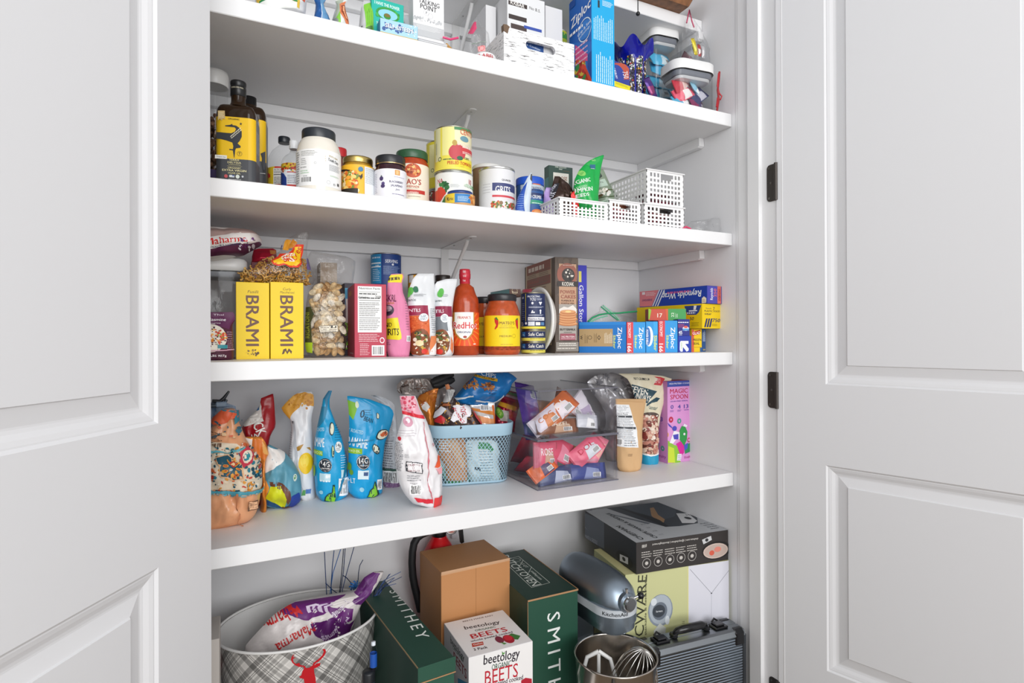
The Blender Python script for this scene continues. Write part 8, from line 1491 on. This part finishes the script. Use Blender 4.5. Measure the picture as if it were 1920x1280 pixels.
# ---- boxes
def topbox(z, TL, FL, FR, d=None):
    """carton from three corners of its lid seen in the photo: back-left, front-left, front-right"""
    f = onZ(PX(FL[0]), PY(FL[1]), z); r_ = onZ(PX(FR[0]), PY(FR[1]), z); b_ = onZ(PX(TL[0]), PY(TL[1]), z)
    ex = (r_-f); w = ex.length; yaw = math.degrees(math.atan2(ex.y, ex.x)); c = Carton(0, f.y, 0, 1, 0, yaw=yaw, A=(f.x, f.y, 0), w=w, h=z, d=d or abs((b_-f).dot(Vector((-math.sin(R_(yaw)), math.cos(R_(yaw)), 0))))); return c
c = topbox(.468, (430, 225), (585, 398), (1135, 282)); c.col(F='#c48a58', Lf='#b57f52', T='#b98658', R='#b57f52')
c.F.poly([(862, 350), (866, 350), (866, 760), (862, 760)], '#a87244').poly([(580, 395), (1140, 278), (1140, 300), (580, 425)], '#cfa179')
c.make('cardboard_box', 'plain brown cardboard box in the middle of the floor row', 'box', '#b98453')
g = G(); g.box(.0006, -.0012, c.h-.0045, c.w-.0006, -.0001, c.h+.0012, M('#d3a883', 'card'), .0003); g.build('lid_edge', c.o)
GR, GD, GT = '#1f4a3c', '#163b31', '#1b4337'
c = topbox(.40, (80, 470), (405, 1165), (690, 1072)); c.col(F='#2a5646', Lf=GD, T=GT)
def tword(c, word, p0, p1, hgt, col, side='T'):
    """lettering that runs from p0 to p1 on a face"""
    a = getattr(c, side); u = a.P(*p0); v = a.P(*p1); L_ = math.hypot(v[0]-u[0], v[1]-u[1]); rot = math.degrees(math.atan2(v[1]-u[1], v[0]-u[0])); a.mtext(word, (u[0]+v[0])/2, (u[1]+v[1])/2, hgt, col, L_, rot, bold=hgt < .025)
tword(c, '~SMITHEY', (210, 535), (448, 920), .028, '#eef2ee')
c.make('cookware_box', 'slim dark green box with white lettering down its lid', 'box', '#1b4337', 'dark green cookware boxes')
g = G(); g.box(-.0022, -.0022, c.h-.028, c.w+.0022, -.0004, c.h+.0014, M('#24503f', 'card'), .0004); g.build('lid_flap', c.o, label='dark green lid flap'); g = G(); g.box(-.0022, -.0026, c.h-.0305, c.w+.0022, -.0004, c.h-.0285, M('#b58a62', 'card')); g.build('raw_edge', c.o, label='brown raw cardboard edge')
g = G(); g.box(-.0022, .0, c.h-.0008, -.0004, c.d, c.h+.0014, M('#8a7656', 'card')); g.build('raw_edge', c.o, label='brown raw cardboard edge')
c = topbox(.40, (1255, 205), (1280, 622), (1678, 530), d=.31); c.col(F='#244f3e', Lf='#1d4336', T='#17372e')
tword(c, '~SMITHEY', (1488, 715), (1500, 1640), .038, '#f0f3f0', 'F')
tword(c, 'DUTCH OVEN', (1090, 260), (1350, 500), .026, '#e9efe9')
T_ = c.T; 
def tline(a, p, q, w, col): 
    u, v = a.P(*p), a.P(*q); dx, dy = v[0]-u[0], v[1]-u[1]; L_ = math.hypot(dx, dy); nx, ny = -dy/L_*w, dx/L_*w; a.mpoly([(u[0]-nx, u[1]-ny), (v[0]-nx, v[1]-ny), (v[0]+nx, v[1]+ny), (u[0]+nx, u[1]+ny)], col)
for p, q in (((1140, 285), (1205, 268)), ((1205, 268), (1455, 478)), ((1455, 478), (1310, 518)), ((1310, 518), (1130, 350)), ((1150, 300), (1390, 495)), ((1240, 300), (1215, 345)), ((1310, 352), (1285, 400))): tline(T_, p, q, .0007, '#d9e2da')
T_.ring(1190, 298, 40, '#d9e2da', .1); tword(c, '3.5 QT', (1225, 318), (1275, 358), .009, '#d9e2da'); tword(c, 'smithey.com', (1310, 385), (1390, 455), .009, '#d9e2da')
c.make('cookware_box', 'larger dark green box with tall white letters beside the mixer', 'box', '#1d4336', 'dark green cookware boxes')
g = G(); g.box(-.001, -.0016, c.h-.003, c.w+.001, -.0002, c.h+.0012, M('#b58a62', 'card'), .0003); g.build('raw_edge', c.o, label='brown raw cardboard edge'); g = G(); g.box(c.w-.0002, 0, c.h-.003, c.w+.0014, c.d, c.h+.0012, M('#b58a62', 'card'), .0003); g.build('raw_edge', c.o, label='brown raw cardboard edge')
g = G(); g.box(-.0016, -.0016, .0, -.0002, .0002, c.h-.004, M('#9a7a5a', 'card')); g.build('raw_edge', c.o, label='brown raw cardboard edge')
# beets
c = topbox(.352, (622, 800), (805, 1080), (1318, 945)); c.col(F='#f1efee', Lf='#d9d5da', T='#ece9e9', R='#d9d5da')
tword(c, 'BEETS MADE EASY', (758, 790), (1002, 738), .006, '#5a3a40'); tword(c, 'beetology', (770, 840), (1052, 790), .016, '#2b2630'); tword(c, 'ORGANIC', (855, 862), (1020, 830), .0085, '#2f5a44'); tword(c, 'BEETS', (822, 910), (1110, 848), .021, '#c01f33'); tword(c, 'whole peeled cooked', (820, 948), (1155, 872), .0075, '#4a3a44'); tword(c, '3 Pack', (845, 1015), (955, 992), .010, '#3a2430')
T_ = c.T; T_.poly([(830, 965), (920, 950), (926, 975), (835, 995)], '#c0392c'); tword(c, 'Gefen', (842, 976), (915, 962), .007, '#f4e9e2')
T_.poly([(1120, 900), (1150, 885), (1220, 905), (1200, 935), (1150, 930)], '#3f7a3a').ell(1052, 935, 70, 62, '#7a1f3f').ell(1125, 930, 96, 76, '#a8142f').ell(1122, 922, 70, 48, '#cf2438').poly([(1060, 955), (1110, 965), (1090, 975)], '#4a8a3a')
tword(c, 'beetology', (925, 1095), (1215, 1035), .022, '#2b2630', 'F'); tword(c, 'ORGANIC', (990, 1155), (1145, 1118), .013, '#2f5a44', 'F'); tword(c, 'BEETS', (935, 1240), (1200, 1170), .032, '#c01f33', 'F'); tword(c, 'whole peeled cooked', (905, 1310), (1240, 1230), .011, '#4a3a44', 'F')
c.F.poly([(1225, 1260), (1260, 1238), (1310, 1245), (1312, 1330), (1225, 1330)], '#b51f33').poly([(1070, 1025), (1085, 1040), (1075, 1060)], '#4a8a3a').poly([(1078, 1050), (1095, 1025), (1092, 1048)], '#5a9a44')
tword(c, 'beetology', (660, 930), (770, 1080), .016, '#2b2630', 'Lf'); tword(c, 'ORGANIC', (680, 990), (760, 1095), .008, '#2f5a44', 'Lf'); tword(c, 'BEETS', (685, 1060), (790, 1215), .022, '#8a1a30', 'Lf'); c.Lf.poly([(720, 1240), (800, 1280), (800, 1400), (720, 1360)], '#4f9ac4')
c.make('food_carton', 'white carton of beets with red lettering in front of the cardboard box', 'box', '#e4e1e2')
# ---- stack on the right: glassware box, flat appliance box
crop(1040, 920, 3.5556)
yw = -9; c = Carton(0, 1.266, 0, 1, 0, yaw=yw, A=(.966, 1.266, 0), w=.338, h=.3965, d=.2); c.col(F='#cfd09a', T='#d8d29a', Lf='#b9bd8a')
Fb = c.F; Fb.poly([(892, 500), (1215, 455), (1215, 1000), (892, 1000)], '#e0e0ea'); tline(Fb, (902, 522), (1045, 682), .0005, '#6f707c'); tline(Fb, (1045, 682), (1200, 478), .0005, '#6f707c'); tline(Fb, (1045, 690), (1045, 880), .0004, '#a9aab6'); Fb.ell(1045, 682, 9, 9, '#33343c'); tline(Fb, (888, 515), (888, 1000), .0012, '#e9e39a')
tword(c, 'CWARE', (560, 968), (585, 560), .030, '#3a3c2c', 'F'); tword(c, 'tip & drip', (522, 915), (528, 760), .008, '#5a5c44', 'F'); tword(c, 'stackable & nestable set', (604, 960), (604, 570), .007, '#5a5c44', 'F')
Fb.ell(705, 795, 165, 215, '#8f99a6').ell(705, 790, 148, 196, '#b4bdc6').ell(700, 800, 100, 120, '#6f7884').ell(694, 800, 84, 84, '#3f454d').ell(660, 740, 40, 50, '#dfe5ea').ell(750, 860, 30, 60, '#dfe5ea'); tword(c, 'barware', (675, 802), (718, 797), .006, '#dfe3e6', 'F'); Fb.poly([(660, 930), (700, 880), (740, 910), (735, 960), (660, 960)], '#d3d6cf').lines(850, 865, 870, 895, 3, '#7a7c5a', .4)
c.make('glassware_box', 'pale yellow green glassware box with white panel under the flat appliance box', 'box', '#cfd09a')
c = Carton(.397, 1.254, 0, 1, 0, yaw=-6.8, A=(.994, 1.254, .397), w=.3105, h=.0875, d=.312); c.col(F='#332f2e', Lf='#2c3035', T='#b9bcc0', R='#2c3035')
T_ = c.T; T_.poly([(330, 110), (640, 50), (830, 90), (950, 180), (955, 215), (830, 235), (740, 240), (560, 190)], '#3a4048').poly([(420, 100), (640, 60), (820, 100), (800, 170), (700, 200)], '#4a525c').poly([(635, 115), (660, 110), (690, 160), (735, 190), (725, 215), (680, 200), (645, 165)], '#a8835f').poly([(400, 105), (640, 170), (700, 195), (760, 235), (740, 240), (560, 165)], '#23272c').poly([(360, 150), (640, 215), (620, 222), (400, 165)], '#6f757d').poly([(810, 150), (890, 150), (950, 200), (930, 215), (850, 215)], '#dfe0e2').ell(888, 182, 44, 22, '#2a2d31').lines(860, 155, 930, 165, 1, '#5a5d62', .4)
tword(c, 'CHEFMAN', (585, 325), (420, 235), .016, '#1d1f22'); tword(c, 'CREPE MAKER & GRIDDLE', (680, 315), (350, 150), .014, '#2f3338'); T_.lines(560, 215, 750, 300, 4, '#8a8d92', .25).lines(960, 215, 1120, 250, 4, '#6a6d72', .25).ell(235, 125, 30, 12, '#4a4a6a')
F2 = c.F
for i, x in enumerate((613, 690, 768, 842, 915)): F2.ring(x, 482-i*12.5, 60, '#d9d5d0', .07).ell(x, 482-i*12.5, 22, 24, '#c9c4be').lines(x-34, 405-i*11, x+34, 440-i*11, 3, '#c9c4be', .35)
tword(c, '#1080', (612, 366), (580, 370), .009, '#e4e0da', 'F'); F2.ell(1078, 395, 190, 118, '#1d1b1b').ell(1072, 398, 165, 100, '#d3bfb4').ell(1072, 398, 148, 86, '#c4b0a6').ell(1046, 412, 34, 34, '#d9604a').ell(1085, 388, 46, 36, '#e08a7a').poly([(980, 325), (1040, 298), (1046, 325), (990, 355)], '#cfd0d2').ell(1012, 326, 22, 22, '#2a2a2c'); tword(c, 'chefman.com | @mychefman | #cookingforward', (955, 318), (650, 358), .0055, '#d9d5d0', 'F')
L2 = c.Lf; tword(c, 'CREPE MAKER & GRIDDLE', (175, 285), (285, 345), .012, '#aab0b8', 'Lf'); tword(c, 'CHEFMAN', (175, 230), (215, 250), .006, '#cfd3d8', 'Lf'); L2.poly([(165, 130), (330, 205), (330, 385), (165, 300)], '#59616b'); tword(c, 'CREPE MAKER & GRIDDLE', (175, 285), (285, 345), .012, '#aab0b8', 'Lf'); L2.ell(465, 455, 110, 90, '#1c1e21').poly([(435, 420), (490, 445), (490, 490), (435, 465)], '#d0d1d3').ell(462, 454, 22, 26, '#2a2a2c')
c.make('appliance_box', 'flat dark crepe maker carton with pale lid at the top right', 'box', '#332f2e')
# ---- stand mixer
def mixer():
    nose = Vector((.884, 1.147, 0)); back = Vector((.868, 1.345, 0)); ax = (nose-back).normalized(); yaw = math.atan2(ax.y, ax.x); n = 36; zc = .388
    t = thing('stand_mixer', 'steel blue stand mixer with a chrome hub beside the green box', 'mixer', (back.x, back.y, 0), yaw); nx = (nose-back).length; bl = M('#9caab8', 'metal', .38); ch = M('#d4d6d8', 'chrome', .12)
    g = G(); st = [(-.060, .002), (-.058, .018), (-.050, .033), (-.034, .047), (-.01, .055), (.03, .059), (.08, .060), (.12, .059), (.15, .055), (.172, .048), (.186, .038), (.194, .026), (.198, .012), (.199, .001)]
    vs = []
    for x, r in st:
        for i in range(n):
            a = 2*math.pi*i/n; s_ = math.sin(a); vs.append((x*nx/.199 if x > 0 else x, math.cos(a)*r, zc-x*.05+s_*r*(1.06 if s_ > 0 else .8)))
    g.add(vs, [(j*n+i, j*n+(i+1) % n, (j+1)*n+(i+1) % n, (j+1)*n+i) for j in range(len(st)-1) for i in range(n)], bl, True); g.build('motor_head', t, fix=True)
    cx = nx-.058
    def band(name, z0, z1, r, mt, x0=-.02):
        g = G(); pts = [(x0, -r*.95)]+[(cx+math.cos(-math.pi/2+math.pi*i/39)*r, math.sin(-math.pi/2+math.pi*i/39)*r) for i in range(40)]+[(x0, r*.95)]; g.prism(pts, 'z', z0, z1, mt); g.build(name, t, fix=True)
    band('trim_band', .352, .371, .0605, M('#c6ccd2', 'plastic', .2)); band('lower_head', .330, .3518, .0595, bl); band('lower_collar', .312, .3298, .055, bl); band('lower_collar', .300, .3118, .040, bl, .03)
    g = G(); A = Art(); A.mtext('KitchenAid', 0, .3615, .0095, '#1a1c20', .066); A.put(g, lambda x, y, o: Vector((cx+(.0608+o)*math.cos(-.62+x/.0608), (.0608+o)*math.sin(-.62+x/.0608), y)), xs=[i*.006 for i in range(-10, 11)]); g.build('nameplate', t)
    g = G(); q = Vector((nx-.004, -.004, .388)); N_ = 32
    for r0, x0, x1, mt in ((.024, -.014, .006, bl), (.019, .0062, .016, ch), (.0155, .0162, .0195, M('#8a8d90', 'chrome', .15))):
        vs = [(q.x+x, q.y+r0*math.cos(2*math.pi*i/N_), q.z+r0*math.sin(2*math.pi*i/N_)) for x in (x0, x1) for i in range(N_)]; g.add(vs, [(i, (i+1) % N_, (i+1) % N_+N_, i+N_) for i in range(N_)]+[tuple(range(N_))[::-1], tuple(range(N_, 2*N_))], mt, False)
    g.build('attachment_hub', t, fix=True)
    g = G(); g.tube([q+Vector((.002, .0, .018)), q+Vector((.002, .0, .034))], .0042, ch, 12); g.build('hub_latch', t)
    g = G(); g.tube([q+Vector((.004, .016, .006)), q+Vector((.008, .034, .010))], .0032, ch, 10); g.lathe([(0, -.009), (.007, -.006), (.009, 0), (.007, .006), (0, .009)], M('#141416', 'plastic', .2), 18, c=tuple(q+Vector((.010, .040, .011)))); g.build('knob', t)
    g = G(); g.prism([(-.05, .07), (-.055, .22), (-.045, .338), (.02, .338), (.012, .22), (.02, .1), (.04, .075)], 'y', -.038, .038, bl); g.build('pedestal', t, fix=True)
    g = G(); g.box(-.058, -.06, 0, .1, .06, .0745, bl, .008); g.box(.1002, -.12, 0, .27, .06, .064, bl, .008); g.build('base', t)
    g = G(); g.tube([(cx-.005, 0, .2995), (cx-.005, 0, .285)], .014, bl, 20); g.tube([(cx-.005, 0, .2845), (cx-.005, 0, .262)], .005, ch, 12); g.build('beater_shaft', t)
mixer()
bc = Vector((.815, 1.107, .066)); st_ = M('#c9c2ba', 'chrome', .18)
t = thing('mixing_bowl', 'polished steel mixing bowl under the mixer head', 'bowl', bc, 0); g = G()
g.lathe([(.040, 0), (.042, .006), (.052, .02), (.072, .06), (.086, .11), (.093, .17), (.096, .226), (.099, .231), (.0965, .233), (.0945, .227), (.0915, .17), (.0845, .11), (.070, .06), (.045, .018), (0, .012)], st_, 64); g.build('bowl_shell', t).scale = (1, 1, 1); g = G(); g.tube([(-.062, -.072, .2), (-.078, -.092, .195), (-.08, -.095, .14), (-.06, -.070, .12)], .0055, M('#1a1a1c', 'plastic'), 10); g.build('handle', t)
t = thing('whisk', 'wire whisk attachment standing in the steel bowl', 'whisk', bc+Vector((.022, -.012, .10)), 0); t.rotation_euler = (R_(12), R_(10), 0); t.scale = (1.25, 1.25, 1.35)
for k_ in range(9):
    a = math.pi*k_/9; g = G(); pts = [Vector((-math.cos(a)*.046*math.cos(math.pi*i/16), -math.sin(a)*.046*math.cos(math.pi*i/16), .115*math.sin(math.pi*i/16)**.75)) for i in range(17)]
    g.tube(pts, .00095, M('#d9d6d2', 'metal', .2), 6, False); g.build('wire_loop', t)
g = G(); g.lathe([(.047, -.006), (.048, 0), (.044, .003), (.02, .001), (.012, -.02), (0, -.02)], M('#c9c6c0', 'metal', .25), 24); g.build('collar', t)
t = thing('flat_beater', 'white flat beater resting in the steel bowl', 'beater', bc+Vector((-.028, .03, .135)), 0); t.rotation_euler = (R_(-14), 0, R_(-35)); wb_ = M('#ecebe8', 'plastic', .3)
g = G(); g.tube([(0, 0, .085), (-.028, 0, .07), (-.04, 0, .03), (-.032, 0, -.02), (0, 0, -.04), (.032, 0, -.02), (.04, 0, .03), (.028, 0, .07), (0, 0, .085)], .005, wb_, 10); g.build('outer_frame', t); g = G(); g.tube([(0, 0, .08), (0, 0, -.036)], .0045, wb_, 10); g.build('spine', t); g = G(); g.tube([(-.036, 0, .03), (0, 0, .012), (.036, 0, .03)], .004, wb_, 10); g.build('cross_bar', t)
# ---- aluminium case
def case():
    zt = .24; a = onZ(PX(515), PY(985), zt); yaw = -4.5; dT = .074; w = 1.284-a.x
    ex = Vector((math.cos(R_(yaw)), math.sin(R_(yaw)), 0)); ey = Vector((-ex.y, ex.x, 0)); A_ = a-ey*dT; A_.z = 0
    t = thing('tool_case', 'ribbed aluminium case with black corners and handle standing on edge', 'case', A_, R_(yaw)); al = M('#8f9499', 'brushed', .35); bk = M('#17171a', 'plastic', .18); dk = M('#5f646a', 'brushed', .4)
    # ribbed side panels
    mt = bpy.data.materials.new('ribbed_aluminium'); mt.use_nodes = True; nt = mt.node_tree; b = nt.nodes['Principled BSDF']; b.inputs['Metallic'].default_value = 1; b.inputs['Roughness'].default_value = .32; b.inputs['Base Color'].default_value = lin('#8d98a4')
    tc = nt.nodes.new('ShaderNodeTexCoord'); wv = nt.nodes.new('ShaderNodeTexWave'); wv.bands_direction = 'Z'; wv.inputs['Scale'].default_value = 42; bp = nt.nodes.new('ShaderNodeBump'); bp.inputs['Strength'].default_value = .8; bp.inputs['Distance'].default_value = .002
    nt.links.new(tc.outputs['Object'], wv.inputs['Vector']); nt.links.new(wv.outputs['Fac'], bp.inputs['Height']); nt.links.new(bp.outputs[0], b.inputs['Normal'])
    g = G(); g.box(.012, .0015, .012, w-.012, dT-.0015, zt-.010, mt); g.build('ribbed_panel', t)
    for x0, x1 in ((.0, .011), (w-.011, w)): g = G(); g.box(x0, .0, .012, x1, dT, zt-.014, dk, .001); g.build('end_frame', t)
    g = G(); g.prism([(.001, zt-.0185), (-.0006, zt-.016), (.004, zt-.003), (.012, zt), (dT*.44, zt), (dT*.46, zt-.002), (dT*.5, zt-.002), (dT*.52, zt), (dT-.012, zt), (dT-.004, zt-.003), (dT+.0006, zt-.016), (dT-.001, zt-.0185)], 'x', .004, w-.004, al); g.build('top_frame', t, fix=True)
    for x in (.0, w-.046):
        for y in (-.002, dT-.026):
            for z in (zt-.048, -.0):
                g = G(); g.box(x-.002 if x == 0 else x+.002, y, z, x+.046, y+.028, z+.05, bk, .010); g.build('corner_guard', t)
    for fx in (.20, .80):
        x = w*fx-.022; g = G(); g.box(x, dT*.28, zt+.0002, x+.044, dT*.74, zt+.006, bk, .002); g.box(x+.008, dT*.36, zt+.0062, x+.036, dT*.66, zt+.011, M('#26262a', 'plastic', .15), .002); g.tube([(x+.012, dT*.7, zt+.008), (x+.022, dT*.74, zt+.015), (x+.032, dT*.7, zt+.008)], .003, bk, 8); g.build('latch', t)
    xm = w*.5
    for x in (xm-.062, xm+.046): g = G(); g.box(x, dT*.36, zt+.0002, x+.016, dT*.66, zt+.012, bk, .003); g.build('handle_mount', t)
    g = G(); g.tube([(xm-.052, dT*.5, zt+.010), (xm-.046, dT*.44, zt+.018), (xm-.03, dT*.38, zt+.022), (xm+.03, dT*.38, zt+.022), (xm+.046, dT*.44, zt+.018), (xm+.052, dT*.5, zt+.010)], [.007, .009, .011, .011, .009, .007], bk, 12); g.build('handle', t)
    return t
case()
